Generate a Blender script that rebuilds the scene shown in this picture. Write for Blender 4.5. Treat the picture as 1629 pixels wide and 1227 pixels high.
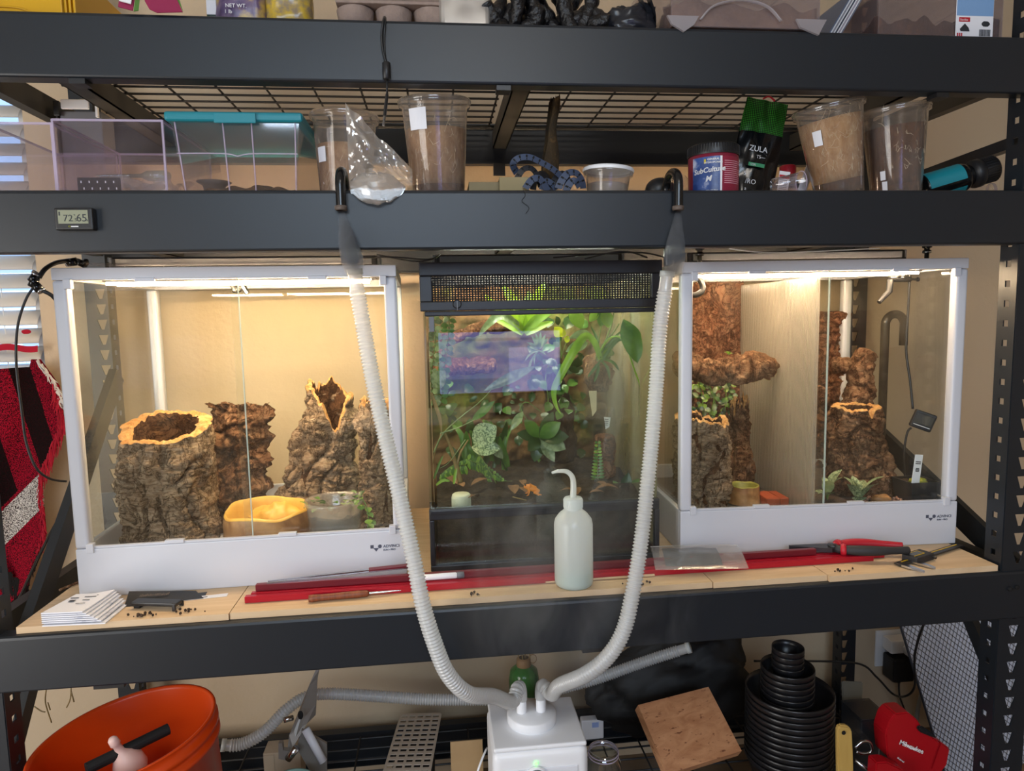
import bpy, bmesh, math, random
from math import sin, cos, pi, radians
from mathutils import Vector, Matrix, noise

scene = bpy.context.scene
for o in list(bpy.data.objects): bpy.data.objects.remove(o)
COL = scene.collection

# ------------------------------------------------------------------ camera
IMG_W, IMG_H, FOC = 1629, 1227, 1079.9
CAM = Vector((-0.1561, -1.1827, 0.524))
yaw, pitch, roll = 0.1081, 0.103, -0.020
FW = Vector((sin(yaw)*cos(pitch), cos(yaw)*cos(pitch), -sin(pitch)))
_r = Vector((cos(yaw), -sin(yaw), 0)); _u = _r.cross(FW)
RT = _r*cos(roll) + _u*sin(roll); UP = -_r*sin(roll) + _u*cos(roll)
cd = bpy.data.cameras.new('camera'); cam = bpy.data.objects.new('camera', cd); COL.objects.link(cam)
cd.sensor_fit = 'HORIZONTAL'; cd.sensor_width = 36; cd.lens = FOC/IMG_W*36; cd.clip_start = 0.02
m3 = Matrix((RT, UP, -FW)).transposed()
cam.matrix_world = Matrix.Translation(CAM) @ m3.to_4x4()
scene.camera = cam

# ------------------------------------------------------------------ world, daylight, exposure
w = bpy.data.worlds.new('sky'); scene.world = w; w.use_nodes = True
bg = w.node_tree.nodes['Background']; bg.inputs[0].default_value = (0.42, 0.62, 1.0, 1); bg.inputs[1].default_value = 1.6
def area(name, loc, target, sx, sy, power, col):
    l = bpy.data.lights.new(name, 'AREA'); l.shape = 'RECTANGLE'; l.size = sx; l.size_y = sy; l.energy = power; l.color = col
    o = bpy.data.objects.new(name, l); COL.objects.link(o); o.location = loc
    o.rotation_euler = (Vector(target)-Vector(loc)).to_track_quat('-Z', 'Y').to_euler(); return o
# daylight entering by the big window in the wall behind the camera
area('window_daylight', (-0.35, -3.36, 1.30), (-0.35, 0, 0.85), 1.7, .75, 38, (0.70, 0.85, 1.0))
# added fill light for the lower wall, set at an added left door
area('added_door_light', (-2.36, -1.55, 0.10), (0.2, 0.5, -0.25), 1.3, 1.5, 44, (1.0, 0.93, 0.84))
# the room's ceiling lamp
area('ceiling_lamp_light', (0.1, -1.9, 1.68), (0.1, -1.9, 0), 0.5, 0.5, 12, (1.0, 0.90, 0.78))
vs = scene.view_settings
vs.view_transform = 'Standard'; vs.look = 'None'; vs.gamma = 1; vs.use_curve_mapping = False; vs.exposure = 0.0
scene.cycles.transparent_max_bounces = 32
scene.cycles.max_bounces = 8
scene.cycles.sample_clamp_indirect = 4.0
scene.cycles.volume_step_rate = 1.0

# ------------------------------------------------------------------ pixel -> place
def _on(px, py, ax, v):
    d = FW*FOC + RT*(px-IMG_W/2) - UP*(py-IMG_H/2)
    t = (v-CAM[ax])/d[ax]; return CAM + d*t
def GX(px, py, v): return _on(px, py, 0, v)
def GY(px, py, v): return _on(px, py, 1, v)
def GZ(px, py, v): return _on(px, py, 2, v)

# ------------------------------------------------------------------ materials
def lin(h):
    if isinstance(h, str):
        h = h.lstrip('#'); c = [int(h[i:i+2], 16)/255 for i in (0, 2, 4)]
    else: c = list(h)
    return tuple((x/12.92 if x <= .04045 else ((x+.055)/1.055)**2.4) for x in c) + (1,)
class NT:
    def __init__(s, name):
        s.m = bpy.data.materials.new(name); s.m.use_nodes = True; s.t = s.m.node_tree
        s.b = s.t.nodes['Principled BSDF']; s.out = s.t.nodes['Material Output']
    def n(s, ty, **kw):
        q = s.t.nodes.new(ty)
        for k, v in kw.items():
            if k.startswith('i_'): q.inputs[k[2:].replace('_', ' ')].default_value = v
            else: setattr(q, k, v)
        return q
    def l(s, a, b): s.t.links.new(a, b)
    def coord(s, scale=(1, 1, 1), kind='Object'):
        c = s.n('ShaderNodeTexCoord'); m = s.n('ShaderNodeMapping'); m.inputs['Scale'].default_value = scale
        s.l(c.outputs[kind], m.inputs[0]); return m.outputs[0]
    def noise(s, vec, scale, detail=4, rough=.55, dist=0):
        q = s.n('ShaderNodeTexNoise'); q.inputs['Scale'].default_value = scale; q.inputs['Detail'].default_value = detail
        q.inputs['Roughness'].default_value = rough; q.inputs['Distortion'].default_value = dist; s.l(vec, q.inputs['Vector']); return q.outputs['Fac']
    def ramp(s, fac, stops):
        q = s.n('ShaderNodeValToRGB'); e = q.color_ramp.elements
        while len(e) < len(stops): e.new(0.5)
        for k, (p, c) in enumerate(stops): e[k].position = p; e[k].color = lin(c) if not isinstance(c, tuple) else c
        s.l(fac, q.inputs[0]); return q.outputs[0]
    def bump(s, h, strength=.3, dist=.01):
        q = s.n('ShaderNodeBump'); q.inputs['Strength'].default_value = strength; q.inputs['Distance'].default_value = dist
        s.l(h, q.inputs['Height']); s.l(q.outputs[0], s.b.inputs['Normal']); return q
def setp(b, **kw):
    for k, v in kw.items(): b.inputs[k].default_value = v
MATS = {}
def pm(name, col, rough=.5, metal=0, col2=None, scale=8, stretch=(1, 1, 1), bump=0, bscale=None, emit=0, trans=0, alpha=1, sss=0, coat=0, spec=.5, bdist=.003):
    q = NT(name); b = q.b
    setp(b, Roughness=rough, Metallic=metal)
    b.inputs['Base Color'].default_value = lin(col); b.inputs['Specular IOR Level'].default_value = spec
    if col2 or bump:
        v = q.coord(stretch)
        if col2:
            f = q.noise(v, scale, 5); q.l(q.ramp(f, [(.32, col), (.68, col2)]), b.inputs['Base Color'])
        if bump: q.bump(q.noise(v, bscale or scale*4, 5), bump, bdist)
    if emit: b.inputs['Emission Color'].default_value = lin(col); b.inputs['Emission Strength'].default_value = emit
    if trans: b.inputs['Transmission Weight'].default_value = trans
    if alpha < 1: b.inputs['Alpha'].default_value = alpha
    if sss: b.inputs['Subsurface Weight'].default_value = sss; b.inputs['Subsurface Radius'].default_value = (.02, .02, .02)
    if coat: b.inputs['Coat Weight'].default_value = coat; b.inputs['Coat Roughness'].default_value = .15
    MATS[name] = q.m; return q.m
def glassm(name, tint=(.97, .985, .975), gloss=1.0, haze=0.0, hazecol='#cfc8b4', hscale=3, hlo=.4, hhi=.7, rough=0.0, f0=.04):
    """thin pane: see-through with mirror reflections growing at grazing angles; haze = fogged / dusty share"""
    q = NT(name); t = q.t; t.nodes.remove(q.b)
    tr = q.n('ShaderNodeBsdfTransparent'); tr.inputs[0].default_value = (*tint, 1)
    gl = q.n('ShaderNodeBsdfGlossy'); gl.inputs['Roughness'].default_value = rough; gl.inputs[0].default_value = (1, 1, 1, 1)
    lw = q.n('ShaderNodeLayerWeight'); lw.inputs[0].default_value = .5
    pw = q.n('ShaderNodeMath', operation='POWER'); pw.inputs[1].default_value = 5; q.l(lw.outputs['Facing'], pw.inputs[0])
    ma = q.n('ShaderNodeMath', operation='MULTIPLY_ADD'); ma.inputs[1].default_value = .96*gloss; ma.inputs[2].default_value = f0*gloss; q.l(pw.outputs[0], ma.inputs[0])
    mx = q.n('ShaderNodeMixShader'); q.l(ma.outputs[0], mx.inputs[0]); q.l(tr.outputs[0], mx.inputs[1]); q.l(gl.outputs[0], mx.inputs[2])
    res = mx
    if haze:
        df = q.n('ShaderNodeBsdfDiffuse'); df.inputs[0].default_value = lin(hazecol)
        ts = q.n('ShaderNodeBsdfTranslucent'); ts.inputs[0].default_value = lin(hazecol)
        ad = q.n('ShaderNodeMixShader'); ad.inputs[0].default_value = .5; q.l(df.outputs[0], ad.inputs[1]); q.l(ts.outputs[0], ad.inputs[2])
        f = q.noise(q.coord((1, 1, .6)), hscale, 5, .6)
        mr = q.n('ShaderNodeMapRange'); q.l(f, mr.inputs[0]); mr.inputs[1].default_value = hlo; mr.inputs[2].default_value = hhi; mr.inputs[3].default_value = 0; mr.inputs[4].default_value = haze
        m2 = q.n('ShaderNodeMixShader'); q.l(mr.outputs[0], m2.inputs[0]); q.l(mx.outputs[0], m2.inputs[1]); q.l(ad.outputs[0], m2.inputs[2]); res = m2
    q.l(res.outputs[0], q.out.inputs[0]); MATS[name] = q.m; return q.m
def milky(name, col, clear=.3, gloss=.08, rough=.2, col2=None, scale=20, mixt=.5):
    """translucent plastic: part see-through, part scattered light"""
    q = NT(name); q.t.nodes.remove(q.b)
    tr = q.n('ShaderNodeBsdfTransparent'); df = q.n('ShaderNodeBsdfDiffuse'); ts = q.n('ShaderNodeBsdfTranslucent')
    gl = q.n('ShaderNodeBsdfGlossy'); gl.inputs['Roughness'].default_value = rough
    if col2:
        c = q.ramp(q.noise(q.coord(), scale, 5), [(.35, col), (.65, col2)]); q.l(c, df.inputs[0]); q.l(c, ts.inputs[0])
    else: df.inputs[0].default_value = lin(col); ts.inputs[0].default_value = lin(col)
    a = q.n('ShaderNodeMixShader'); a.inputs[0].default_value = mixt; q.l(df.outputs[0], a.inputs[1]); q.l(ts.outputs[0], a.inputs[2])
    b = q.n('ShaderNodeMixShader'); b.inputs[0].default_value = clear; q.l(a.outputs[0], b.inputs[1]); q.l(tr.outputs[0], b.inputs[2])
    lw = q.n('ShaderNodeLayerWeight'); lw.inputs[0].default_value = .5
    pw = q.n('ShaderNodeMath', operation='POWER'); pw.inputs[1].default_value = 4; q.l(lw.outputs['Facing'], pw.inputs[0])
    ma = q.n('ShaderNodeMath', operation='MULTIPLY_ADD'); ma.inputs[1].default_value = .5; ma.inputs[2].default_value = gloss; q.l(pw.outputs[0], ma.inputs[0])
    c = q.n('ShaderNodeMixShader'); q.l(ma.outputs[0], c.inputs[0]); q.l(b.outputs[0], c.inputs[1]); q.l(gl.outputs[0], c.inputs[2])
    q.l(c.outputs[0], q.out.inputs[0]); MATS[name] = q.m; return q.m

# ------------------------------------------------------------------ mesh builder
class MB:
    def __init__(s): s.v = []; s.f = []
    def add(s, vs_, fs, M=None):
        k = len(s.v)
        s.v += [tuple(M @ Vector(p)) if M is not None else tuple(p) for p in vs_]
        s.f += [tuple(i+k for i in q) for q in fs]; return s
    def bx(s, x0, x1, y0, y1, z0, z1, M=None):
        return s.add([(x0, y0, z0), (x1, y0, z0), (x1, y1, z0), (x0, y1, z0), (x0, y0, z1), (x1, y0, z1), (x1, y1, z1), (x0, y1, z1)],
                     [(0, 3, 2, 1), (4, 5, 6, 7), (0, 1, 5, 4), (1, 2, 6, 5), (2, 3, 7, 6), (3, 0, 4, 7)], M)
    def rbx(s, x0, x1, y0, y1, z0, z1, r=.003, seg=2, M=None):
        bm = bmesh.new(); bmesh.ops.create_cube(bm, size=1)
        for v in bm.verts: v.co = Vector((x0+(v.co.x+.5)*(x1-x0), y0+(v.co.y+.5)*(y1-y0), z0+(v.co.z+.5)*(z1-z0)))
        r = min(r, .49*min(abs(x1-x0), abs(y1-y0), abs(z1-z0)))
        bmesh.ops.bevel(bm, geom=list(bm.edges), offset=r, segments=seg, profile=.6, affect='EDGES')
        bm.verts.index_update(); s.add([v.co.copy() for v in bm.verts], [tuple(v.index for v in f.verts) for f in bm.faces], M); bm.free(); return s
    def tube(s, pts, r, n=8, cap=True, flat=1.0):
        pts = [Vector(p) for p in pts]; N = len(pts); rr = r if isinstance(r, (list, tuple)) else [r]*N
        t0 = (pts[1]-pts[0]).normalized(); ref = Vector((0, 0, 1)) if abs(t0.z) < .9 else Vector((1, 0, 0))
        a = t0.cross(ref).normalized(); vs_ = []; fs = []
        for i in range(N):
            t = (pts[min(i+1, N-1)]-pts[max(i-1, 0)]).normalized()
            a = (a - t*a.dot(t)).normalized(); b = t.cross(a)
            for j in range(n):
                th = 2*pi*j/n; vs_.append(pts[i] + (a*cos(th)+b*sin(th)*flat)*rr[i])
        for i in range(N-1):
            for j in range(n):
                k = (j+1) % n; fs.append((i*n+j, i*n+k, (i+1)*n+k, (i+1)*n+j))
        if cap: fs.append(tuple(range(n-1, -1, -1))); fs.append(tuple((N-1)*n+j for j in range(n)))
        return s.add(vs_, fs)
    def lathe(s, prof, n=32, M=None, cap0=False, cap1=False):
        vs_ = []; fs = []
        for (r, z) in prof:
            for j in range(n): vs_.append((r*cos(2*pi*j/n), r*sin(2*pi*j/n), z))
        for i in range(len(prof)-1):
            for j in range(n):
                k = (j+1) % n; fs.append((i*n+j, i*n+k, (i+1)*n+k, (i+1)*n+j))
        if cap0: fs.append(tuple(range(n-1, -1, -1)))
        if cap1: fs.append(tuple((len(prof)-1)*n+j for j in range(n)))
        return s.add(vs_, fs, M)
    def prism(s, out, h0, h1, M=None):
        n = len(out); vs_ = [(x, y, h0) for x, y in out] + [(x, y, h1) for x, y in out]
        fs = [tuple(range(n-1, -1, -1)), tuple(range(n, 2*n))] + [(i, (i+1) % n, n+(i+1) % n, n+i) for i in range(n)]
        return s.add(vs_, fs, M)
    def grid(s, fn, nu, nv, M=None, closeu=False):
        vs_ = [fn(i/nu, j/nv) for j in range(nv+1) for i in range(nu + (0 if closeu else 1))]
        c = nu if closeu else nu+1; fs = []
        for j in range(nv):
            for i in range(nu):
                k = (i+1) % c; fs.append((j*c+i, j*c+k, (j+1)*c+k, (j+1)*c+i))
        return s.add(vs_, fs, M)
    def blob(s, c, r, seed=0, amp=.25, freq=2, n=16, M=None):
        c = Vector(c); r = Vector(r) if not isinstance(r, (int, float)) else Vector((r, r, r))
        def fn(u, v):
            th = 2*pi*u; ph = pi*v; d = Vector((sin(ph)*cos(th), sin(ph)*sin(th), -cos(ph)))
            k = 1+amp*noise.noise(d*freq+Vector((seed*7.3, seed*1.9, 0)))
            return c + Vector((d.x*r.x, d.y*r.y, d.z*r.z))*k
        return s.grid(fn, n, max(6, n//2), M, True)
    def leaf(s, a, b, width, up=(0, 0, 1), arch=.15, fold=.25, n=8, shape=.5, twist=0, tipw=0.0):
        a = Vector(a); b = Vector(b); d = b-a; L = d.length; up = Vector(up)
        side = d.cross(up); side = side.normalized() if side.length > 1e-6 else Vector((1, 0, 0)); nrm = side.cross(d).normalized()
        c = a + d*.5 + nrm*L*arch*2
        def fn(u, v):
            p = a*(1-v)**2 + c*2*v*(1-v) + b*v*v
            wv = width*.5*(max(0, sin(pi*min(1, v**(.6+shape*.8))))**.8*(1-tipw) + tipw*(1-v)) + L*.004
            x = (u*2-1); ta = twist*v
            sd = side*cos(ta)+nrm*sin(ta)
            return p + sd*x*wv + nrm*(abs(x)*wv*fold)
        return s.grid(fn, 4, n)
    def build(s, name, mat, parent=None, smooth=False, world=False, kind=None):
        me = bpy.data.meshes.new(name); off = Vector((0, 0, 0))
        if world and parent is not None:
            q = parent
            while q is not None: off += q.location; q = q.parent
        elif world == 'base': off = world
        me.from_pydata([tuple(Vector(p)-off) for p in s.v], [], s.f); me.update()
        if smooth:
            for p in me.polygons: p.use_smooth = True
        me.materials.append(MATS[mat] if isinstance(mat, str) else mat)
        return link(name, me, parent, kind)
def link(name, me, parent=None, kind=None):
    o = bpy.data.objects.new(name, me); COL.objects.link(o)
    if parent is not None: o.parent = parent
    if kind: o['kind'] = kind
    return o
def sharp(o, ang=35):
    me = o.data
    try: me.set_sharp_from_angle(angle=radians(ang))
    except Exception: pass
    return o
def tag(o, label, cat, group=None, kind=None):
    o['label'] = label; o['category'] = cat
    if group: o['group'] = group
    if kind: o['kind'] = kind
    return o
def thing(name, label, cat, loc=(0, 0, 0), rot=None, group=None):
    o = bpy.data.objects.new(name, None); COL.objects.link(o); o.empty_display_size = .02
    o.location = loc
    if rot: o.rotation_euler = rot
    return tag(o, label, cat, group)
def struct(o): o['kind'] = 'structure'; return o
def single(name, mb, mat, label, cat, base=None, smooth=False, group=None, kind=None):
    """a thing that is one mesh; vertices are world positions, origin moved to base"""
    base = Vector(base) if base is not None else Vector((sum(p[0] for p in mb.v)/len(mb.v), sum(p[1] for p in mb.v)/len(mb.v), min(p[2] for p in mb.v)))
    mb.v = [tuple(Vector(p)-base) for p in mb.v]
    o = mb.build(name, mat, None, smooth); o.location = base; return tag(o, label, cat, group, kind)
def curve(pts, step=.01, closed=False):
    """Catmull-Rom through pts, evenly resampled"""
    P = [Vector(p) for p in pts]; out = []
    for i in range(len(P)-1):
        p0 = P[max(i-1, 0)]; p1 = P[i]; p2 = P[i+1]; p3 = P[min(i+2, len(P)-1)]
        n = max(2, int((p2-p1).length/step*1.5))
        for k in range(n):
            t = k/n
            out.append(.5*((2*p1)+(p2-p0)*t+(2*p0-5*p1+4*p2-p3)*t*t+(3*p1-p0-3*p2+p3)*t**3))
    out.append(P[-1]); res = [out[0]]; acc = 0
    for a, b in zip(out, out[1:]):
        L = (b-a).length
        while acc+L >= step and L > 1e-9:
            q = a+(b-a)*((step-acc)/L); res.append(q); a = q; L = (b-a).length; acc = 0
        acc += L
    if (res[-1]-out[-1]).length > step*.3: res.append(out[-1])
    return res
def text(s, size, mat, parent, M, name='lettering', depth=.0002, align='LEFT', bold=0):
    cu = bpy.data.curves.new('t', 'FONT'); cu.body = s; cu.size = size; cu.extrude = depth; cu.align_x = align; cu.offset = bold; cu.resolution_u = 3
    ob = bpy.data.objects.new('t', cu); COL.objects.link(ob)
    dg = bpy.context.evaluated_depsgraph_get(); me = bpy.data.meshes.new_from_object(ob.evaluated_get(dg))
    bpy.data.objects.remove(ob); bpy.data.curves.remove(cu)
    me.transform(M); me.materials.clear(); me.materials.append(MATS[mat]); return link(name, me, parent)
def face_M(loc, xdir, ydir):
    x = Vector(xdir).normalized(); y = Vector(ydir).normalized(); z = x.cross(y)
    m = Matrix((x, y, z)).transposed().to_4x4(); m.translation = Vector(loc); return m
FRONT = lambda x, y, z: face_M((x, y, z), (1, 0, 0), (0, 0, 1))      # a print facing the camera side (-Y)
def marks(parent, M, n, step, hgt, mat, seed=1, name='illegible_print'):
    r_ = random.Random(seed); mb = MB()
    for k in range(n):
        h = hgt*r_.uniform(.55, 1); mb.bx(k*step, k*step+step*r_.uniform(.35, .75), r_.uniform(0, .15)*hgt, h, 0, .0003, M)
    return mb.build(name, mat, parent)
def RZ(a): return Matrix.Rotation(a, 4, 'Z')
def TR(x, y, z): return Matrix.Translation((x, y, z))
def fbm(p, o=4, h=.9): return noise.fractal(p, h, 2.0, o)
random.seed(7)

# ------------------------------------------------------------------ palette
pm('steel', '#181e25', .40, 0, bump=.04, bscale=900, spec=.5)
pm('steel_under', '#30302f', .55)
pm('wire_black', '#1a1a1b', .5)
pm('slot_dark', '#0c0c0c', .8)
pm('white_frame', '#d0d2d9', .38)
pm('white_plastic', '#eceef2', .35)
pm('black_plastic', '#191a1d', .42)
pm('black_matt', '#141415', .75)
pm('black_gloss', '#0f1012', .18)
pm('grey_plastic', '#6d7077', .45)
pm('chrome', '#c9ccd0', .22, 1)
pm('dark_metal', '#4a4a4c', .4, .8)
pm('paper', '#e9e9ee', .8)
pm('ink', '#2b2d33', .7)
pm('white_ink', '#e8e8ea', .6)
pm('cardboard', '#a98a62', .85, col2='#b5966c', scale=12)
glassm('glass')
glassm('glass_back', gloss=.3)
glassm('glass_tank', tint=(.93, .965, .935), f0=.05)
glassm('glass_tank_side', tint=(.90, .95, .91), haze=.55, hazecol='#aca78a', hscale=4, hlo=.25, hhi=.6)
glassm('glass_dusty', haze=.05, hazecol='#e4dccb', hscale=6, hlo=.45, hhi=.8)
glassm('clear_plastic', tint=(.96, .95, .965), f0=.06, gloss=1.2, haze=.10, hazecol='#e5dde4', hscale=5, hlo=.3, hhi=.8, rough=.05)
# ------------------------------------------------------------------ room shell
def wall_mat():
    q = NT('wall_paint'); v = q.coord()
    c = q.ramp(q.noise(v, 1.5, 3), [(.3, '#c2ad90'), (.7, '#c7b296')]); q.l(c, q.b.inputs['Base Color'])
    q.b.inputs['Roughness'].default_value = .7
    q.bump(q.noise(v, 85, 3, .5), .28, .004); MATS['wall_paint'] = q.m
wall_mat()
pm('ceiling_paint', '#dcd6ca', .8); pm('floor_wood', '#6f5a44', .5, col2='#7d664d', scale=3, stretch=(1, 12, 1))
pm('trim_white', '#e6e6e4', .5); pm('blind_white', '#e4e2de', .6)
WY = 0.69; WX0, WX1 = -2.4, 2.6; FLZ, CLZ = -0.80, 1.75; BY = -3.4
# back wall with the window opening on the left
wx0, wx1, wz0, wz1 = -2.05, -1.165, 0.33, 1.45
mb = MB()
mb.bx(wx1, WX1, WY, WY+.12, FLZ, CLZ); mb.bx(WX0, wx0, WY, WY+.12, FLZ, CLZ)
mb.bx(wx0, wx1, WY, WY+.12, FLZ, wz0); mb.bx(wx0, wx1, WY, WY+.12, wz1, CLZ)
struct(mb.build('wall_back', 'wall_paint'))
dy0, dy1, dz1 = -2.25, -.85, .90
mb = MB().bx(WX0-.1, WX0, BY, dy0, FLZ, CLZ); mb.bx(WX0-.1, WX0, dy1, WY+.12, FLZ, CLZ); mb.bx(WX0-.1, WX0, dy0, dy1, dz1, CLZ)
struct(mb.build('wall_left', 'wall_paint'))
d1_ = struct(MB().bx(WX0-.05, WX0-.044, dy0+.05, dy1-.05, FLZ+.06, dz1-.05).build('added_door', 'glass'))  # unseen glazed door, added as a source for the left fill light
MB().bx(WX0-.08, WX0-.02, dy0, dy0+.05, FLZ, dz1).bx(WX0-.08, WX0-.02, dy1-.05, dy1, FLZ, dz1).bx(WX0-.08, WX0-.02, dy0+.05, dy1-.05, dz1-.05, dz1).bx(WX0-.08, WX0-.02, dy0+.05, dy1-.05, FLZ, FLZ+.06).build('added_door_frame', 'trim_white', d1_)
MB().tube([(WX0-.01, dy1-.1, .15), (WX0-.01, dy1-.1, .30)], .01, 10).build('added_door_handle', 'chrome', d1_)
struct(MB().bx(WX1, WX1+.1, BY, WY+.12, FLZ, CLZ).build('wall_right', 'wall_paint'))
fx0, fx1, fz0, fz1 = -1.25, .55, .90, 1.70
mb = MB().bx(fx1, WX1, BY-.12, BY, FLZ, CLZ); mb.bx(WX0, fx0, BY-.12, BY, FLZ, CLZ); mb.bx(fx0, fx1, BY-.12, BY, FLZ, fz0); mb.bx(fx0, fx1, BY-.12, BY, fz1, CLZ)
struct(mb.build('wall_front', 'wall_paint'))
struct(MB().bx(WX0, WX1, BY, WY, FLZ-.1, FLZ).build('floor', 'floor_wood'))
struct(MB().bx(WX0, WX1, BY, WY, CLZ, CLZ+.1).build('ceiling', 'ceiling_paint'))
# window 1 (left, behind the rack)
w1 = MB().bx(wx0-.0, wx1, WY+.06, WY+.065, wz0, wz1).build('window_1', 'glass'); struct(w1)
fr = MB(); t = .035
fr.bx(wx0, wx0+t, WY+.045, WY+.085, wz0, wz1).bx(wx1-t, wx1, WY+.045, WY+.085, wz0, wz1).bx(wx0+t, wx1-t, WY+.045, WY+.085, wz0, wz0+t).bx(wx0+t, wx1-t, WY+.045, WY+.085, wz1-t, wz1)
fr.build('window_frame', 'trim_white', w1)
struct(MB().bx(wx0-.04, wx1-.005, WY-.03, WY+.05, wz0-.025, wz0).build('trim_1', 'trim_white'))
# window 2 (behind the camera)
w2 = MB().bx(fx0, fx1, BY-.06, BY-.055, fz0, fz1).build('window_2', 'glass'); struct(w2)
fr = MB(); fr.bx(fx0, fx0+t, BY-.08, BY-.04, fz0, fz1).bx(fx1-t, fx1, BY-.08, BY-.04, fz0, fz1).bx(fx0+t, fx1-t, BY-.08, BY-.04, fz0, fz0+t).bx(fx0+t, fx1-t, BY-.08, BY-.04, fz1-t, fz1).build('window_frame', 'trim_white', w2)
# white horizontal blind in window 1: each slat a part
bl = thing('window_blind', 'white horizontal slat blind hanging in the window', 'blind', (wx0+.44, WY+.022, wz0))
sl = MB(); L = (wx1-wx0)/2-.012
prof = [(-.026, -.004), (-.013, .0005), (0, .002), (.013, .0005), (.026, -.004)]
vs_ = []; fs = []
for sx in (-L, L):
    for (y, z) in prof: vs_.append((sx, y, z+.0012))
    for (y, z) in reversed(prof): vs_.append((sx, y, z-.0012))
for i in range(9): fs.append((i, i+1, 11+i, 10+i))
fs.append((9, 0, 10, 19)); fs.append(tuple(range(9, -1, -1))); fs.append(tuple(range(10, 20)))
sme = MB().add(vs_, fs).build('slat', 'blind_white', bl, True).data
first = bpy.data.objects[-1] if False else None
z = .075; k = 0
for o in list(bl.children): bpy.data.objects.remove(o)
while z < wz1-wz0-.03:
    o = link('slat', sme, bl); o.location = (0, 0, z); o.rotation_euler = (radians(46), 0, 0); z += .047
for i in range(6):
    o = link('slat', sme, bl); o.location = (0, 0, .014+i*.0075); o.rotation_euler = (radians(4), 0, 0)
MB().bx(-L, L, -.03, .03, wz1-wz0-.03, wz1-wz0).build('headrail', 'blind_white', bl)
for sx in (-L*.8, L*.8): MB().tube([(sx, -.001, .005), (sx, -.001, wz1-wz0-.03)], .0012, 5).build('cord', 'blind_white', bl)
# ceiling lamp behind the camera (gives the warm room light)
cl = thing('ceiling_lamp', 'flush white square ceiling lamp behind the viewer', 'lamp', (.1, -1.9, CLZ-.05))
MB().rbx(-.28, .28, -.28, .28, .03, .05, .005).build('base_plate', 'white_plastic', cl)
MB().rbx(-.26, .26, -.26, .26, -.0, .03, .012).build('diffuser', 'white_plastic', cl)
# monitor on a desk behind the viewer is what the tank glass mirrors
# ------------------------------------------------------------------ storage rack
S3, S2, S1, SB, HB = 0.0, 0.7378, 1.0103, -0.60, 0.0991
rack = thing('storage_rack', 'black steel boltless storage rack with four wire and board shelves', 'shelving', (.02, .3, FLZ))
RXL, RXR = -0.912, 0.942         # inner corners of the front posts
def post(x, y, sx, sy):
    """L-section upright, one flange facing the front (key-hole slots), one facing sideways (square slots)"""
    zb, zt = FLZ, 1.75-.02; fwid = .07; dep = .042; th = .003
    mbf = MB()
    pitch = .0381; n = int((zt-zb)/pitch)
    # front flange with tear-drop holes: strips left/right and bridges between holes
    def X(a): return x + sx*a
    def strip(a0, a1, z0, z1):
        mbf.bx(min(X(a0), X(a1)), max(X(a0), X(a1)), y-th/2, y+th/2, z0, z1)
    strip(0, .022, zb, zt); strip(.046, fwid, zb, zt)
    for i in range(n):
        z0 = zb+i*pitch
        strip(.022, .046, z0, z0+.0135)
        # wedge sides making a tapered hole
        a, b = (.022, .046)
        hz0, hz1 = z0+.0135, z0+pitch
        for (p, q) in ((a, a+.008), (b, b-.008)):
            vs_ = [(X(p), y-th/2, hz0), (X(q), y-th/2, hz0), (X(p), y-th/2, hz1), (X(p), y+th/2, hz0), (X(q), y+th/2, hz0), (X(p), y+th/2, hz1)]
            mbf.add(vs_, [(0, 1, 2), (5, 4, 3), (0, 3, 4, 1), (1, 4, 5, 2), (2, 5, 3, 0)])
    mbf.build('post_flange', 'steel', rack, world=True)
    ms = MB()
    def strip2(b0, b1, z0, z1):
        ya, yb = y+sy*b0, y+sy*b1
        ms.bx(x-th/2, x+th/2, min(ya, yb), max(ya, yb), z0, z1)
    strip2(0, .015, zb, zt); strip2(.027, dep, zb, zt)
    for i in range(n): strip2(.015, .027, zb+i*pitch, zb+i*pitch+.026)
    ms.build('post_flange', 'steel', rack, world=True)
post(RXL, .006, -1, 1); post(RXR, .006, 1, 1)
post(-.955, .63, -1, -1); post(.985, .63, 1, -1)
def beam(z, y0, y1, x0, x1):
    mb = MB()
    # C-shaped pressed beam: web, rolled top lip, bottom lip
    d = 1 if y1 > y0 else -1
    prof = [(0, -HB+.004), (.0, -.006), (.0015, -.002), (.005, 0), (.03, 0), (.03, -.003), (.006, -.003), (.003, -.007), (.003, -HB+.006), (.006, -HB+.003), (.03, -HB+.003), (.03, -HB), (.004, -HB), (.001, -HB+.0015)]
    n = len(prof)
    vs_ = [(x0, y0+d*p[0], z+p[1]) for p in prof]+[(x1, y0+d*p[0], z+p[1]) for p in prof]
    fs = [(i, (i+1) % n, n+(i+1) % n, n+i) for i in range(n)]+[tuple(range(n)), tuple(range(2*n-1, n-1, -1))]
    o = mb.add(vs_, fs).build('beam', 'steel', rack, world=True)
    return o
BX0, BX1 = RXL-.07, RXR+.07
for z in (S3, S2, S1, SB):
    beam(z, -.0, .03, BX0, BX1)
    beam(z, .63, .60, BX0-.02, BX1+.02)
    for sx in (-1, 1):          # end rails joining front and back posts
        xa = (BX0+.012) if sx < 0 else (BX1-.012)
        MB().bx(xa-.012, xa+.012, .03, .60, z-.05, z-.004).build('end_rail', 'steel_under', rack, world=True)
    for xb in (-.80, .02, .83): # cross supports under the deck
        mb = MB(); mb.bx(xb-.018, xb+.018, .004, .626, z-.055, z-.052).bx(xb-.018, xb-.0155, .004, .626, z-.055, z-.0155).bx(xb+.0155, xb+.018, .004, .626, z-.055, z-.0155)
        mb.build('cross_support', 'steel_under', rack, world=True)
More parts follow.
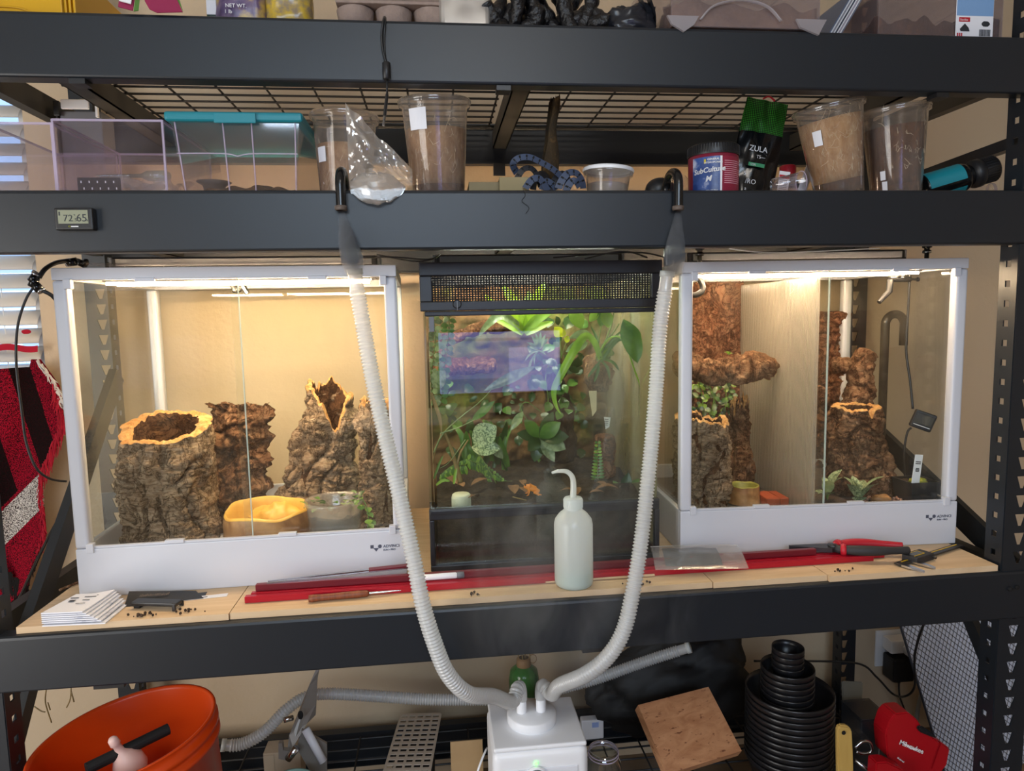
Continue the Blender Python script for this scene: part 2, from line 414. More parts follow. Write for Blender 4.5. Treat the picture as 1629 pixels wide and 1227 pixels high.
# support hooks below the beams
for (px, py) in ((130, 130), (800, 147), (1490, 151)):
    p = GY(px, py, .02); MB().bx(p.x-.012, p.x+.012, .004, .03, S1-HB-.008, S1-HB).build('hook', 'black_plastic', rack, world=True)
p = GY(795, 245, .6); MB().bx(.0, .03, .59, .6, S1-HB-.03, S1-HB).build('hook', 'black_plastic', rack, world=True)
for x in (-.74, .12): MB().bx(x-.025, x+.025, .004, .03, S3-HB-.006, S3-HB).build('hook', 'black_plastic', rack, world=True)
# bolts at the right end of the lower beam
for (px, py) in ((1606, 937), (1617, 934)):
    p = GY(px, py, 0); MB().lathe([(.0045, 0), (.0045, .003), (.002, .004)], 10, TR(p.x, -.0, p.z) @ Matrix.Rotation(pi/2, 4, 'X'), False, True).build('bolt', 'slot_dark', rack, world=True)
# diagonal side braces
def bar(a, b, wd, th, name, mat='steel'):
    a = Vector(a); b = Vector(b); d = (b-a).normalized(); n = Vector((1, 0, 0)); s = d.cross(n).normalized()
    vs_ = [];
    for p in (a, b):
        for (i, j) in ((-1, -1), (1, -1), (1, 1), (-1, 1)): vs_.append(p+s*i*wd/2+n*j*th/2)
    return MB().add(vs_, [(3, 2, 1, 0), (4, 5, 6, 7), (0, 1, 5, 4), (1, 2, 6, 5), (2, 3, 7, 6), (3, 0, 4, 7)]).build(name, mat, rack, world=True)
bar((.98, .04, .842), (.98, .60, .815), .022, .02, 'side_brace')
bar((-.93, .55, .40), (-.93, .05, -.12), .045, .018, 'side_brace')
bar((1.024, .60, .22), (1.024, .06, -.02), .055, .014, 'side_brace')
bar((.985, .17, -.10), (.985, .05, -.26), .03, .015, 'side_brace'); bar((-.94, .17, -.10), (-.94, .05, -.26), .03, .015, 'side_brace')
# wire decks: two panels on each wire shelf, every wire a part
def deck(x0, x1, z, label, dx=.0975, dy=.0487):
    t = thing('wire_deck', label, 'wire deck', ((x0+x1)/2, .315, z), group=None)
    cx = (x0+x1)/2
    mx = MB().tube([(-(x1-x0)/2, 0, 0), ((x1-x0)/2, 0, 0)], .0024, 6); my = MB().tube([(0, -.275, .0042), (0, .275, .0042)], .0024, 6)
    a = mx.build('wire', 'wire_black', t); b = my.build('wire', 'wire_black', t)
    ny = int(.55/dy)+1
    a.location = (0, -.275, 0)
    for i in range(1, ny+1):
        o = link('wire', a.data, t); o.location = (0, -.275+i*.55/ny, 0)
    nx = max(2, int((x1-x0)/dx)); b.location = (-(x1-x0)/2+.004, 0, 0)
    for i in range(1, nx+1):
        o = link('wire', b.data, t); o.location = (-(x1-x0)/2+.004+i*(x1-x0-.008)/nx, 0, 0)
    return t
deck(-.885, -.005, S1-.012, 'black wire deck under the egg carton on the top shelf')
deck(.045, .932, S1-.012, 'black wire deck under the clear shoeboxes on the top shelf')
deck(-.885, -.005, S2-.012, 'black wire deck under the clear acrylic boxes on the middle shelf')
deck(.045, .932, S2-.012, 'black wire deck under the measuring tape and tubs on the middle shelf')
deck(-.885, -.005, SB-.012, 'black wire deck under the orange bucket on the bottom shelf')
deck(.045, .932, SB-.012, 'black wire deck under the humidifier and plant pots on the bottom shelf')
# wooden boards on the terrarium shelf
def wood(name, a, b):
    q = NT(name); v = q.coord((1.2, 16, 1)); f = q.noise(v, 3.5, 6, .6, 1.2)
    q.l(q.ramp(f, [(.3, a), (.72, b)]), q.b.inputs['Base Color']); q.b.inputs['Roughness'].default_value = .62
    q.bump(f, .12, .002); MATS[name] = q.m
wood('pine_board', '#c9aa84', '#dfc4a0'); wood('block_wood', '#9a6440', '#bb8257')
cuts = [-.885, -.535, .35, .58, .935]
y0s = [.012, .014, .012, .006]; labs = ['pale pine board under the folded papers and left terrarium corner', 'long pale pine board under the red rods and wash bottle', 'short pale pine board under the small zip bag', 'pale pine board under the pliers and caliper']
BT = .012
for i in range(4):
    mb = MB().bx(cuts[i]+.0008, cuts[i+1]-.0008, y0s[i], .62, .0004, BT)
    single('pine_board', mb, 'pine_board', labs[i], 'board')
# ------------------------------------------------------------------ glass cases
pm('led_warm', '#ffe3b0', .5, emit=0); pm('logo_grey', '#4c5060', .6)
def ledmat(name, col, st):
    q = NT(name); q.t.nodes.remove(q.b); e = q.n('ShaderNodeEmission'); e.inputs[0].default_value = col; e.inputs[1].default_value = st
    q.l(e.outputs[0], q.out.inputs[0]); MATS[name] = q.m
ledmat('led_left', (1.0, .69, .40, 1), 240); ledmat('led_right', (1.0, .71, .44, 1), 195); ledmat('led_tank', (.95, 1.0, .82, 1), 125)
ledmat('led_left_rear', (1.0, .70, .42, 1), 280); ledmat('led_right_rear', (1.0, .70, .42, 1), 190); ledmat('led_tank_rear', (1.0, .72, .44, 1), 150)  # rear emitters added to brighten the wall behind the middle shelf
TW, TD, TH = .6083, .4543, .6125
def terrarium(loc, rz, label, fill_left):
    t = thing('terrarium', label, 'terrarium', loc, (0, 0, rz))
    P = .024; hb = .094; g = .004
    # base tray panels
    MB().rbx(0, TW, 0, .012, 0, hb, .003).build('base_panel', 'white_frame', t)
    MB().rbx(0, TW, TD-.012, TD, 0, hb, .003).build('base_panel', 'white_frame', t)
    MB().rbx(0, .012, .0125, TD-.0125, 0, hb, .003).build('base_panel', 'white_frame', t)
    MB().rbx(TW-.012, TW, .0125, TD-.0125, 0, hb, .003).build('base_panel', 'white_frame', t)
    MB().bx(.0125, TW-.0125, .0125, TD-.0125, .004, .014).build('floor_panel', 'white_frame', t)
    for x in (0, TW-P):
        for y in (0, TD-P):
            MB().rbx(x, x+P, y, y+P, hb+.0005, TH-.0225, .006, 3).build('post', 'white_frame', t, True) and None
    for (x0, x1, y0, y1) in ((0, TW, 0, .02), (0, TW, TD-.02, TD), (0, .02, .0205, TD-.0205), (TW-.02, TW, .0205, TD-.0205)):
        MB().rbx(x0, x1, y0, y1, TH-.022, TH, .002).build('top_rail', 'white_frame', t)
    # mesh lid
    mb = MB()
    for i in range(1, 46): x = .02+i*(TW-.04)/46; mb.bx(x-.0003, x+.0003, .02, TD-.02, TH-.006, TH-.0052)
    for i in range(1, 34): y = .02+i*(TD-.04)/34; mb.bx(.02, TW-.02, y-.0003, y+.0003, TH-.0052, TH-.0044)
    mb.build('lid_mesh', 'wire_black', t, kind='stuff')
    # panes
    z0, z1 = hb-.006, TH-.018
    MB().bx(P-.004, TW/2+.012, .009, .009+g, z0, z1).build('sliding_door', 'glass_dusty', t)
    MB().bx(TW/2-.004, TW-P+.004, .0145, .0145+g, z0, z1).build('sliding_door', 'glass_dusty', t)
    MB().bx(.009, .009+g, P+.001, TD-P-.001, hb+.001, z1-.005).build('side_pane', 'glass', t)
    MB().bx(TW-.009-g, TW-.009, P+.001, TD-P-.001, hb+.001, z1-.005).build('side_pane', 'glass', t)
    MB().bx(P+.001, TW-P-.001, TD-.013, TD-.009, hb+.001, z1-.005).build('back_pane', 'glass_back', t)
    MB().bx(TW/2+.0105, TW/2+.0122, .0086, .0134, z0, z1).build('door_edge', pm('edge_glass', '#d5e4dc', .15, alpha=.55) if 'edge_glass' not in MATS else 'edge_glass', t)
    # door runner, clips and tabs
    MB().bx(P, TW-P, .001, .0075, hb+.0002, hb+.004).build('door_runner', 'white_frame', t)
    for x in (P-.004, TW-P-.008):
        for z in (hb-.008, TH-.022-.016):
            MB().rbx(x, x+.013, -.004, .0085, z, z+.018, .0015).build('corner_clip', 'white_frame', t)
    for (x, z) in ((TW*.23, TH-.026), (TW*.73, TH-.026), (TW*.26, hb+.001), (TW*.6, hb+.001)):
        MB().rbx(x, x+.034, -.002, .008, z, z+.007, .001).build('finger_tab', 'white_frame', t)
    # maker's mark printed on the base
    lm = thing_part('logo', t, (TW-.066, -.0004, .060))
    k = .0040
    mb = MB().bx(-k*1.0, k*.6, 0, .0006, -k*.2, k*1.5)
    mb.lathe([(k*.95, 0), (k*.95, .0006)], 12, TR(k*3.6, .0006, k*.65) @ Matrix.Rotation(pi/2, 4, 'X'), True, True)
    mb.add([(k*.4, 0, -k*.1), (k*3.1, 0, -k*.1), (k*1.75, 0, -k*1.9), (k*.4, .0006, -k*.1), (k*3.1, .0006, -k*.1), (k*1.75, .0006, -k*1.9)], [(0, 2, 1), (3, 4, 5), (0, 1, 4, 3), (1, 2, 5, 4), (2, 0, 3, 5)])
    mb.build('logo_mark', 'logo_grey', lm)
    text('ADVINCI', .0080, 'logo_grey', lm, FRONT(k*5.2, -.0001, -k*.1), 'lettering', bold=.0001)
    text('SUN \u2022 PRO', .0050, 'logo_grey', lm, FRONT(k*5.2, -.0001, -k*1.7), 'lettering', bold=.0001)
    return t
def thing_part(name, parent, loc, rot=None):
    o = bpy.data.objects.new(name, None); COL.objects.link(o); o.parent = parent; o.location = loc; o.empty_display_size = .01
    if rot: o.rotation_euler = rot
    return o
TLp = (-.838, .1253, BT); TLa = .0304
TRp = (.3412, .1642, BT); TRa = -.0482
terL = terrarium(TLp, TLa, 'white framed glass terrarium with cork stumps and a yellow water dish', True)
terR = terrarium(TRp, TRa, 'white framed glass terrarium split by a ribbed plastic divider', False)
def LW(p): return Vector(TLp) + RZ(TLa) @ Vector(p)        # place inside the left terrarium
def RW(p): return Vector(TRp) + RZ(TRa) @ Vector(p)
# LED fixtures lying on the mesh lids
def fixture(loc, rz, L, led, label):
    t = thing('light_fixture', label, 'light fixture', loc, (0, 0, rz))
    mb = MB().rbx(-L/2, L/2, -.045, .045, .006, .03, .004); mb.bx(-L/2, L/2, -.047, -.043, .006, .012); mb.build('housing', 'black_plastic', t)
    MB().rbx(-L/2+.01, L/2-.01, -.05, -.046, .012, .026, .001).build('side_trim', 'grey_plastic', t)
    for y in ((-.032, .034) if led == 'led_tank' else ()):
        MB().tube([(-L/2+.02, y, .004), (L/2-.02, y, .004)], .0028, 8).build('light_tube', led, t)
    MB().tube([(-L/2+.02, .0495, .020), (L/2-.02, .0495, .020)], .0022, 8).build('light_tube', led+'_rear', t)  # glowing tube added behind the housing to light the wall
    for x in (-L/2-.006, L/2+.001): MB().rbx(x, x+.006, -.04, .04, .006, .03, .002).build('end_cap', 'grey_plastic', t)
    for x in (-L/2+.03, L/2-.03): MB().rbx(x-.012, x+.012, .026, .045, .0003, .0055, .001).build('foot', 'black_plastic', t)
    return t
fixture(LW((.305, .185, TH+.0005)), TLa, .52, 'led_left', 'long black LED bar lying on the terrarium with the yellow water dish')
fixture(RW((.305, .175, TH+.0005)), TRa, .50, 'led_right', 'long black LED bar lying on the terrarium with the ribbed divider')

def ledbar(W_, y, rz, led, label):
    t = thing('led_strip', label, 'LED strip', W_((.305, y, TH-.0255)), (0, 0, rz))
    MB().bx(-.25, .25, -.005, .005, .003, .0185).build('channel', 'chrome', t); MB().tube([(-.245, 0, 0), (.245, 0, 0)], .0026, 8).build('light_tube', led, t)
    return t
ledbar(LW, .075, TLa, 'led_left', 'front glowing LED strip under the lid above the water dish'); ledbar(LW, .125, TLa, 'led_left', 'rear glowing LED strip under the lid above the water dish')
ledbar(RW, .075, TRa, 'led_right', 'front glowing LED strip under the lid above the ribbed divider'); ledbar(RW, .125, TRa, 'led_right', 'rear glowing LED strip under the lid above the ribbed divider')
# ------------------------------------------------------------------ middle tank
pm('tank_black', '#1c1d22', .4)
CX0, CX1, CY0, CY1, CZ0, CZ1 = -.183, .292, .155, .605, BT, .629
tank = thing('glass_tank', 'black trimmed planted glass tank with a front vent and an orange frog', 'terrarium', ((CX0+CX1)/2, CY0, BT))
def tb(name, mat, *a, bev=.002): return MB().rbx(*a, bev).build(name, mat, tank, world=True)
zt0 = .535                                                           # underside of the vent hood
tb('top_frame', 'tank_black', CX0-.004, CX1+.004, CY0-.004, CY0+.012, .603, CZ1)
tb('top_frame', 'tank_black', CX0-.004, CX0+.02, CY0-.004, CY0+.012, .553, .6028)
tb('top_frame', 'tank_black', CX1-.018, CX1+.004, CY0-.004, CY0+.012, .553, .6028)
tb('top_frame', 'tank_black', CX0-.004, CX1+.004, CY0-.004, CY0+.012, zt0, .5528)
tb('top_frame', 'tank_black', CX0+.004, CX1-.004, CY0+.002, CY0+.014, zt0-.010, zt0-.0005)
for (a) in ((CX0-.004, CX1+.004, CY1-.012, CY1, .603, CZ1), (CX0-.004, CX0+.008, CY0+.0125, CY1-.0125, .603, CZ1), (CX1-.008, CX1+.004, CY0+.0125, CY1-.0125, .603, CZ1)): tb('top_frame', 'tank_black', *a)
mb = MB(); n1, n2 = 78, 11; vx0, vx1, vz0, vz1 = CX0+.02, CX1-.018, .553, .603
for i in range(n1+1): x = vx0+(vx1-vx0)*i/n1; mb.bx(x-.0015, x+.0015, CY0+.004, CY0+.0052, vz0, vz1)
for i in range(n2+1): z = vz0+(vz1-vz0)*i/n2; mb.bx(vx0, vx1, CY0+.0052, CY0+.0062, z-.0012, z+.0012)
mb.build('vent_mesh', 'black_matt', tank, world=True, kind='stuff')
kp = GY(727, 484, CY0)
kn = MB().lathe([(.0085, 0), (.0085, .005), (.007, .0065)], 20, TR(kp.x, CY0-.0045, kp.z) @ Matrix.Rotation(pi/2, 4, 'X'), True, True).build('lock_knob', 'black_plastic', tank, world=True)
MB().bx(kp.x-.0007, kp.x+.0007, CY0-.0118, CY0-.011, kp.z-.012, kp.z+.006).build('key_slot', 'grey_plastic', kn, world=True)
zr = .118                                                            # rail over the substrate window
tb('front_rail', 'tank_black', CX0, CX1, CY0-.002, CY0+.012, zr, zr+.022)
tb('front_rail', 'tank_black', CX0+.002, CX1-.002, CY0-.005, CY0-.0022, zr+.012, zr+.02)
tb('base_frame', 'tank_black', CX0, CX1, CY0-.003, CY0+.012, CZ0, CZ0+.012)
for x in (CX0, CX1-.01): tb('base_frame', 'tank_black', x, x+.01, CY0-.003, CY0+.012, CZ0+.0122, zr-.0002)
tb('base_frame', 'tank_black', CX0, CX0+.012, CY0+.0125, CY1-.0125, CZ0, CZ0+.02); tb('base_frame', 'tank_black', CX1-.012, CX1, CY0+.0125, CY1-.0125, CZ0, CZ0+.02); tb('base_frame', 'tank_black', CX0, CX1, CY1-.012, CY1, CZ0, CZ0+.02)
MB().bx(CX0+.012, CX1-.012, CY0+.0125, CY1-.0125, CZ0+.002, CZ0+.008).build('bottom_pane', 'tank_black', tank, world=True)
MB().bx(CX0+.004, CX1-.004, CY0+.003, CY0+.008, zr+.0225, zt0-.0105).build('front_door', 'glass_tank', tank, world=True)
MB().bx(CX0+.0102, CX1-.0102, CY0+.003, CY0+.008, CZ0+.0122, zr-.0002).build('lower_pane', 'glass_tank', tank, world=True)
MB().bx(CX0+.001, CX0+.006, CY0+.0125, CY1-.0125, CZ0+.021, .6025).build('side_pane', 'glass_tank', tank, world=True)
MB().bx(CX1-.006, CX1-.001, CY0+.0125, CY1-.0125, CZ0+.021, .6025).build('side_pane', 'glass_tank_side', tank, world=True)
MB().bx(CX0+.008, CX1-.008, CY1-.008, CY1-.003, CZ0+.021, .6025).build('back_pane', 'glass_tank', tank, world=True)
tb('hinge_strip', 'grey_plastic', CX0+.012, CX0+.022, CY0-.0005, CY0+.0025, .495, zt0-.0105, bev=.001)
t = fixture(((CX0+CX1)/2, .38, CZ1+.0005), 0, .42, 'led_tank', 'black LED bar lying on the planted tank')
# ------------------------------------------------------------------ cork bark
def barkmat(name, a, b, c, zs=3.2, bump=.9, crack=.75):
    q = NT(name); v = q.coord((1, 1, zs)); v2 = q.coord((1, 1, 1)); v3 = q.coord((1, 1, .55 if zs > 1 else 1))
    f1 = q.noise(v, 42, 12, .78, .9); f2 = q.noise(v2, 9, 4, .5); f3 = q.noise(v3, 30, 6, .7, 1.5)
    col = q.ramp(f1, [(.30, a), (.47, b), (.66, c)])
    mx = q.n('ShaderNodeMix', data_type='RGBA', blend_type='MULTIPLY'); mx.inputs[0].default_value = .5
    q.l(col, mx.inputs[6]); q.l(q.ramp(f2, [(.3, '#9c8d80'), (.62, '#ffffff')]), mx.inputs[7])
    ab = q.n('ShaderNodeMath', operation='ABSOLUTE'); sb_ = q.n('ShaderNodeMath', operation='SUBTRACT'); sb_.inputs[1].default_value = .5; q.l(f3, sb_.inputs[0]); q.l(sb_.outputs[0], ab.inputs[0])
    m2 = q.n('ShaderNodeMix', data_type='RGBA', blend_type='MULTIPLY'); m2.inputs[0].default_value = crack; q.l(mx.outputs[2], m2.inputs[6]); q.l(q.ramp(ab.outputs[0], [(.0, '#5a4a3e'), (.035, '#ffffff')]), m2.inputs[7]); q.l(m2.outputs[2], q.b.inputs['Base Color'])  # crack lines darkened in the colour: crevice dirt plus painted crevice shade
    q.b.inputs['Roughness'].default_value = .9; q.b.inputs['Specular IOR Level'].default_value = .12
    ad = q.n('ShaderNodeMath', operation='MULTIPLY_ADD'); ad.inputs[1].default_value = 1.0; q.l(f1, ad.inputs[0]); mr = q.n('ShaderNodeMapRange'); q.l(ab.outputs[0], mr.inputs[0]); mr.inputs[2].default_value = .05; mr.inputs[4].default_value = .5; q.l(mr.outputs[0], ad.inputs[2])
    q.bump(ad.outputs[0], bump, .008); MATS[name] = q.m
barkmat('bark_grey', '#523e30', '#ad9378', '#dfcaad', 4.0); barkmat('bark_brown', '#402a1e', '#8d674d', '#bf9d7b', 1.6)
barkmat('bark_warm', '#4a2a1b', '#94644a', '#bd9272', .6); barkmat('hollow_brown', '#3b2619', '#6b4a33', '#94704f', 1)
barkmat('cork_rim', '#a8733f', '#d8a467', '#eac48c', 1, .5, .35)
def lerp(prof, v):
    v = max(0, min(1, v))*(len(prof)-1); i = min(int(v), len(prof)-2); return prof[i]+(prof[i+1]-prof[i])*(v-i)
def bark_d(x, y, z, sd, k=1.0):
    o = Vector((sd*3.1, sd*5.7, sd*1.3)); p = Vector((x, y, z))
    wp = noise.noise_vector(p*9+o)*.03; q = p+wp
    low = fbm(p*8+o, 3)
    g1 = max(0, 1-abs(noise.noise(Vector((q.x*24, q.y*24, q.z*8))+o*2))/.16)        # long upright furrows
    g2 = max(0, 1-abs(noise.noise(Vector((q.x*10, q.y*10, q.z*36))+o*3))/.20)       # cross cracks between plates
    fine = fbm(Vector((x*60, y*60, z*110))+o, 4)
    return k*(.018*low-.015*g1-.007*g2+.0042*fine+.003)
def cork(label, c, h, prof, lean=(0, 0), sq=(1, 1), seed=1, rag=.04, notch=(), thick=.018, bark='bark_grey', rim='cork_rim', nth=190, nz=120, amp=1.0, tilt=(0, 0), name='cork_bark_tube', rimname='cut_rim', group=None):
    t = thing(name, label, 'cork bark', c, group=group); c = Vector(c)
    def top(th):
        d = Vector((cos(th), sin(th), seed)); k = 1+rag*fbm(d*2.2+Vector((seed, 0, 0)), 5)*1.3 + rag*.6*noise.noise(d*9)
        k += tilt[0]*cos(th)+tilt[1]*sin(th)
        for (a, wd, dp) in notch:
            da = (th-a+pi) % (2*pi)-pi; k -= dp*math.exp(-(da/wd)**2)
        return h*k
    def R(th, v, inner):
        r = lerp(prof, v); z = v*top(th)
        x, y = r*cos(th)*sq[0], r*sin(th)*sq[1]
        if not inner: d = bark_d(x, y, z, seed, amp*(1-.55*max(0, (v-.88)/.12)))
        else: d = -thick + .35*bark_d(x*.8, y*.8, z, seed+9, amp)
        n = Vector((cos(th), sin(th), 0))
        return Vector((x, y, z)) + n*d + Vector((lean[0]*v**1.1, lean[1]*v**1.1, 0))
    MB().grid(lambda u, v: R(2*pi*u, v, False), nth, nz, None, True).build('bark', bark, t, True)
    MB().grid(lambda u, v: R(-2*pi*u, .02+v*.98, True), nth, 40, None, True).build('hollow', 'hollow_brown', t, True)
    def rm(u, v):
        th = 2*pi*u; p = R(th, 1, False).lerp(R(th, 1, True), v); return p+Vector((0, 0, .004*sin(pi*v)*(1+noise.noise(p*120))))
    MB().grid(rm, nth, 5, None, True).build(rimname, rim, t, True)
    return t
def bark_branch(pts, rad, seed, label, name='cork_branch', mat='bark_brown', step=.004, n=44, amp=1.0, ends=True):
    P = curve(pts, step); N = len(P); mb = MB(); rr = [lerp(rad, i/(N-1)) for i in range(N)]
    if ends: rr[0] *= .45; rr[-1] *= .45; rr[1] *= .85; rr[-2] *= .85
    mb.tube(P, rr, n)
    for i in range(N):
        for j in range(n):
            v = Vector(mb.v[i*n+j]); d = (v-P[i]).normalized(); mb.v[i*n+j] = tuple(v + d*bark_d(v.x*1.2, v.y*1.2, v.z*1.2, seed, amp*min(1, rr[i]/.03)))
    return single(name, mb, mat, label, 'cork bark', smooth=True)
def bark_slab(label, org, w_, h_, th, seed, mat='bark_warm', ang=0, leanback=.0, curl=.02, edge=.02, nx=60, nz=80, straight=False, name='cork_slab'):
    """upright plate of bark; ragged outline, own thickness, rough face towards the front"""
    t = thing(name, label, 'cork bark', org, (leanback, 0, ang))
    def ed(v, s):
        return s*w_/2 + (0 if straight else edge*fbm(Vector((seed+s, v*5, 0)), 4)*1.5) + edge*.15*noise.noise(Vector((seed*3+s, v*30, 0)))
    def tp(u): return h_*(1 + (0 if straight else .06*fbm(Vector((u*4, seed, 2)), 4))) + .004*noise.noise(Vector((u*40, seed, 1)))
    def P(u, v, f):
        x = ed(v, -1)+(ed(v, 1)-ed(v, -1))*u; z = v*tp(u)
        y = -curl*(1-(2*u-1)**2)
        if f: y -= th*min(1, 6*u, 6*(1-u))**.5 + bark_d(x*1.2, z*.8, z, seed, 1.0)*1.2
        return Vector((x, y, z))
    nf = (nx+1)*(nz+1); mb = MB()
    mb.grid(lambda u, v: P(u, v, True), nx, nz); mb.grid(lambda u, v: P(1-u, v, False), nx, nz)
    F = lambda i, j: j*(nx+1)+i; B = lambda i, j: nf+j*(nx+1)+(nx-i)
    for i in range(nx): mb.f.append((F(i, nz), F(i+1, nz), B(i+1, nz), B(i, nz))); mb.f.append((F(i+1, 0), F(i, 0), B(i, 0), B(i+1, 0)))
    for j in range(nz): mb.f.append((F(0, j+1), F(0, j), B(0, j), B(0, j+1))); mb.f.append((F(nx, j), F(nx, j+1), B(nx, j+1), B(nx, j)))
    mb.build('bark', mat, t, True); return t
# ---- left terrarium
zf = BT+.0145
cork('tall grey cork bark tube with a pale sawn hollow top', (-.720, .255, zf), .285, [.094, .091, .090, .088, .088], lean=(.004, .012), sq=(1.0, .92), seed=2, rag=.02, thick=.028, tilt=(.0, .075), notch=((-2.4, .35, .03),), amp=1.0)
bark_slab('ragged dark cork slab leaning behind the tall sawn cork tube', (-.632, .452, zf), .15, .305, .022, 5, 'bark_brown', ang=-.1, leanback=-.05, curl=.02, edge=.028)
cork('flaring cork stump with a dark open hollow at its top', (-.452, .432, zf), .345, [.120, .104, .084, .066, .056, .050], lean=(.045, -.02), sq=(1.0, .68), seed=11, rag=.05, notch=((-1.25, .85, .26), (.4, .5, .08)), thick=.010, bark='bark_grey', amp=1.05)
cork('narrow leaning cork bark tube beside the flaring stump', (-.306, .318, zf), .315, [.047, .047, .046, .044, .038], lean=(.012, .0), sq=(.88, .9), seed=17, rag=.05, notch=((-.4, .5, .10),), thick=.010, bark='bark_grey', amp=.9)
# water dish: moulded resin rock with a shallow bowl
def resin(name, a, b):
    q = NT(name); f = q.noise(q.coord(), 16, 6, .6, .4); q.l(q.ramp(f, [(.35, a), (.65, b)]), q.b.inputs['Base Color']); q.b.inputs['Roughness'].default_value = .42
    q.bump(f, .35, .003); MATS[name] = q.m
resin('resin_side', '#8f5f38', '#cf9f68'); resin('resin_yellow', '#cfa044', '#e2bb5c'); resin('resin_green', '#8d8a3d', '#a9a04e')
def dish(label, c, rx, ry, h, seed, side, inner, n=72, name='water_dish', rock=0):
    t = thing(name, label, 'dish', c)
    def wob(th, k=1): return 1+.07*k*noise.noise(Vector((cos(th)*1.3, sin(th)*1.3, seed)))+.012*k*noise.noise(Vector((cos(th)*5, sin(th)*5, seed)))
    def hz(th): return h*(1+.10*noise.noise(Vector((cos(th)*1.2, sin(th)*1.2, seed+4)))+rock*max(0, sin(th))*.4)
    def outp(u, v):
        th = 2*pi*u; k = wob(th, 1.2)*(1.06-.10*v)
        k += .03*noise.noise(Vector((cos(th)*6, sin(th)*6, v*4+seed)))
        return Vector((rx*k*cos(th), ry*k*sin(th), hz(th)*v))
    MB().grid(outp, n, 12, None, True).build('side', side, t, True)
    def inn(u, v):
        th = 2*pi*u
        if v < .12: k = .96-.6*v; z = hz(th)*(1+.06*sin(v/.12*pi))
        else: k = .888*(1-(v-.12)/.88)**.8; z = max(h*.35, hz(th)*(1-(v-.12)*4.2))
        return Vector((rx*wob(th, 1.2)*k*cos(th), ry*wob(th, 1.2)*k*sin(th), z))
    MB().grid(inn, n, 22, None, True).build('bowl', inner, t, True)
    return t
d1 = dish('large yellow and tan moulded rock water dish between the cork stumps', (-.521, .252, zf), .089, .080, .100, 3, 'resin_side', 'resin_yellow', rock=.25)
mb = MB()
def rockf(u, v):
    th = 2*pi*u; r = .038*(1-v); p = Vector((r*cos(th)*1.5, r*sin(th), .03*v**.6)); return p*(1+.3*noise.noise(p*60)) + Vector((.01, .048, .078))
mb.grid(rockf, 30, 8, None, True).build('moulded_ledge', 'resin_yellow', d1, True)
for k, (x, y, a) in enumerate(((.03, -.02, .5), (-.02, .0, 2.6), (.015, .01, .9))):
    MB().tube(curve([(x-.028*cos(a), y-.028*sin(a), .054), (x, y, .057), (x+.028*cos(a+.2), y+.028*sin(a+.2), .055)], .004), .0009, 5).build('debris_twig', 'bark_brown', d1)
# clear planting cup with soil and seedlings
milky('cup_plastic', '#e2ded6', clear=.74, gloss=.08); pm('soil', '#2c2119', .95, col2='#4a382a', scale=60, bump=.8, bscale=120, bdist=.004)
milky('leaf_green', '#5f8a3a', clear=0, gloss=.05, rough=.35, col2='#3f6a2c', scale=30, mixt=.25); milky('leaf_light', '#9cc24a', clear=0, gloss=.05, rough=.35, col2='#7dab38', scale=25, mixt=.35)
milky('leaf_dark', '#35552c', clear=0, gloss=.06, rough=.3, col2='#24401f', scale=25, mixt=.2); milky('leaf_lime', '#b5d940', clear=0, gloss=.05, col2='#9ac42f', scale=20, mixt=.5)
milky('leaf_pale', '#a9b98a', clear=0, gloss=.05, col2='#7f9668', scale=60, mixt=.3); milky('leaf_yellow', '#d9d83a', clear=0, gloss=.04, col2='#c8cc30', mixt=.5)
milky('leaf_grey', '#93a382', clear=0, gloss=.04, col2='#5d6f52', scale=90, mixt=.25); milky('stem_tan', '#a58a5c', clear=0, col2='#7c6a44', mixt=.15); pm('moss', '#4a5a22', .95, col2='#6f8230', scale=90, bump=1, bscale=200, bdist=.004)
pm('stem_green', '#6f8a45', .6)
pc = (-.378, .221, zf)
t = thing('planting_cup', 'clear plastic cup of soil with small creeping seedlings', 'plant pot', pc)
MB().lathe([(.039, 0), (.041, .002), (.0515, .070), (.0530, .072), (.0530, .078), (.0525, .080), (.0560, .118), (.0595, .120), (.0595, .128), (.0575, .128), (.0545, .118), (.040, .006), (0, .004)], 40).build('cup', 'cup_plastic', t, True)
MB().lathe([(.0385, .008), (.0515, .096)], 32).build('soil_side', 'soil', t, True)
def so(u, v): th = 2*pi*u; return Vector((.0515*v*cos(th), .0515*v*sin(th), .100+.010*noise.noise(Vector((v*3*cos(th), v*3*sin(th), 3)))))
MB().grid(so, 28, 8, None, True).build('soil_top', 'soil', t, True)
rnd = random.Random(3)
for k in range(26):
    a = rnd.uniform(0, 2*pi); r = rnd.uniform(.01, .05); cl = Vector((-.03, -.01, .115)) if k < 10 else Vector((.045, -.01, .122))
    p = cl+Vector((rnd.gauss(0, .016), max(-.03, min(.035, rnd.gauss(0, .016))), rnd.uniform(-.004, .014)))
    MB().leaf(p, p+Vector((cos(a), sin(a)*.8, rnd.uniform(-.2, .6)))*.018, .013, arch=.1, n=4).build('leaf', rnd.choice(['leaf_green', 'leaf_light', 'leaf_pale', 'leaf_dark']), t, True)
for k in range(7):
    p = Vector((.062, -.02, .118))+Vector((rnd.uniform(-.004, .012), rnd.uniform(-.015, .015), -k*.009)); MB().leaf(p, p+Vector((rnd.uniform(-.3, .8), -.4, -.5))*.018, .017, arch=.05, n=5).build('leaf', 'leaf_light' if k % 2 else 'leaf_green', t, True)
MB().tube(curve([(.04, -.01, .118), (.06, -.02, .128), (.07, -.022, .10), (.068, -.024, .066)], .006), .0012, 5).build('stem', 'stem_green', t)
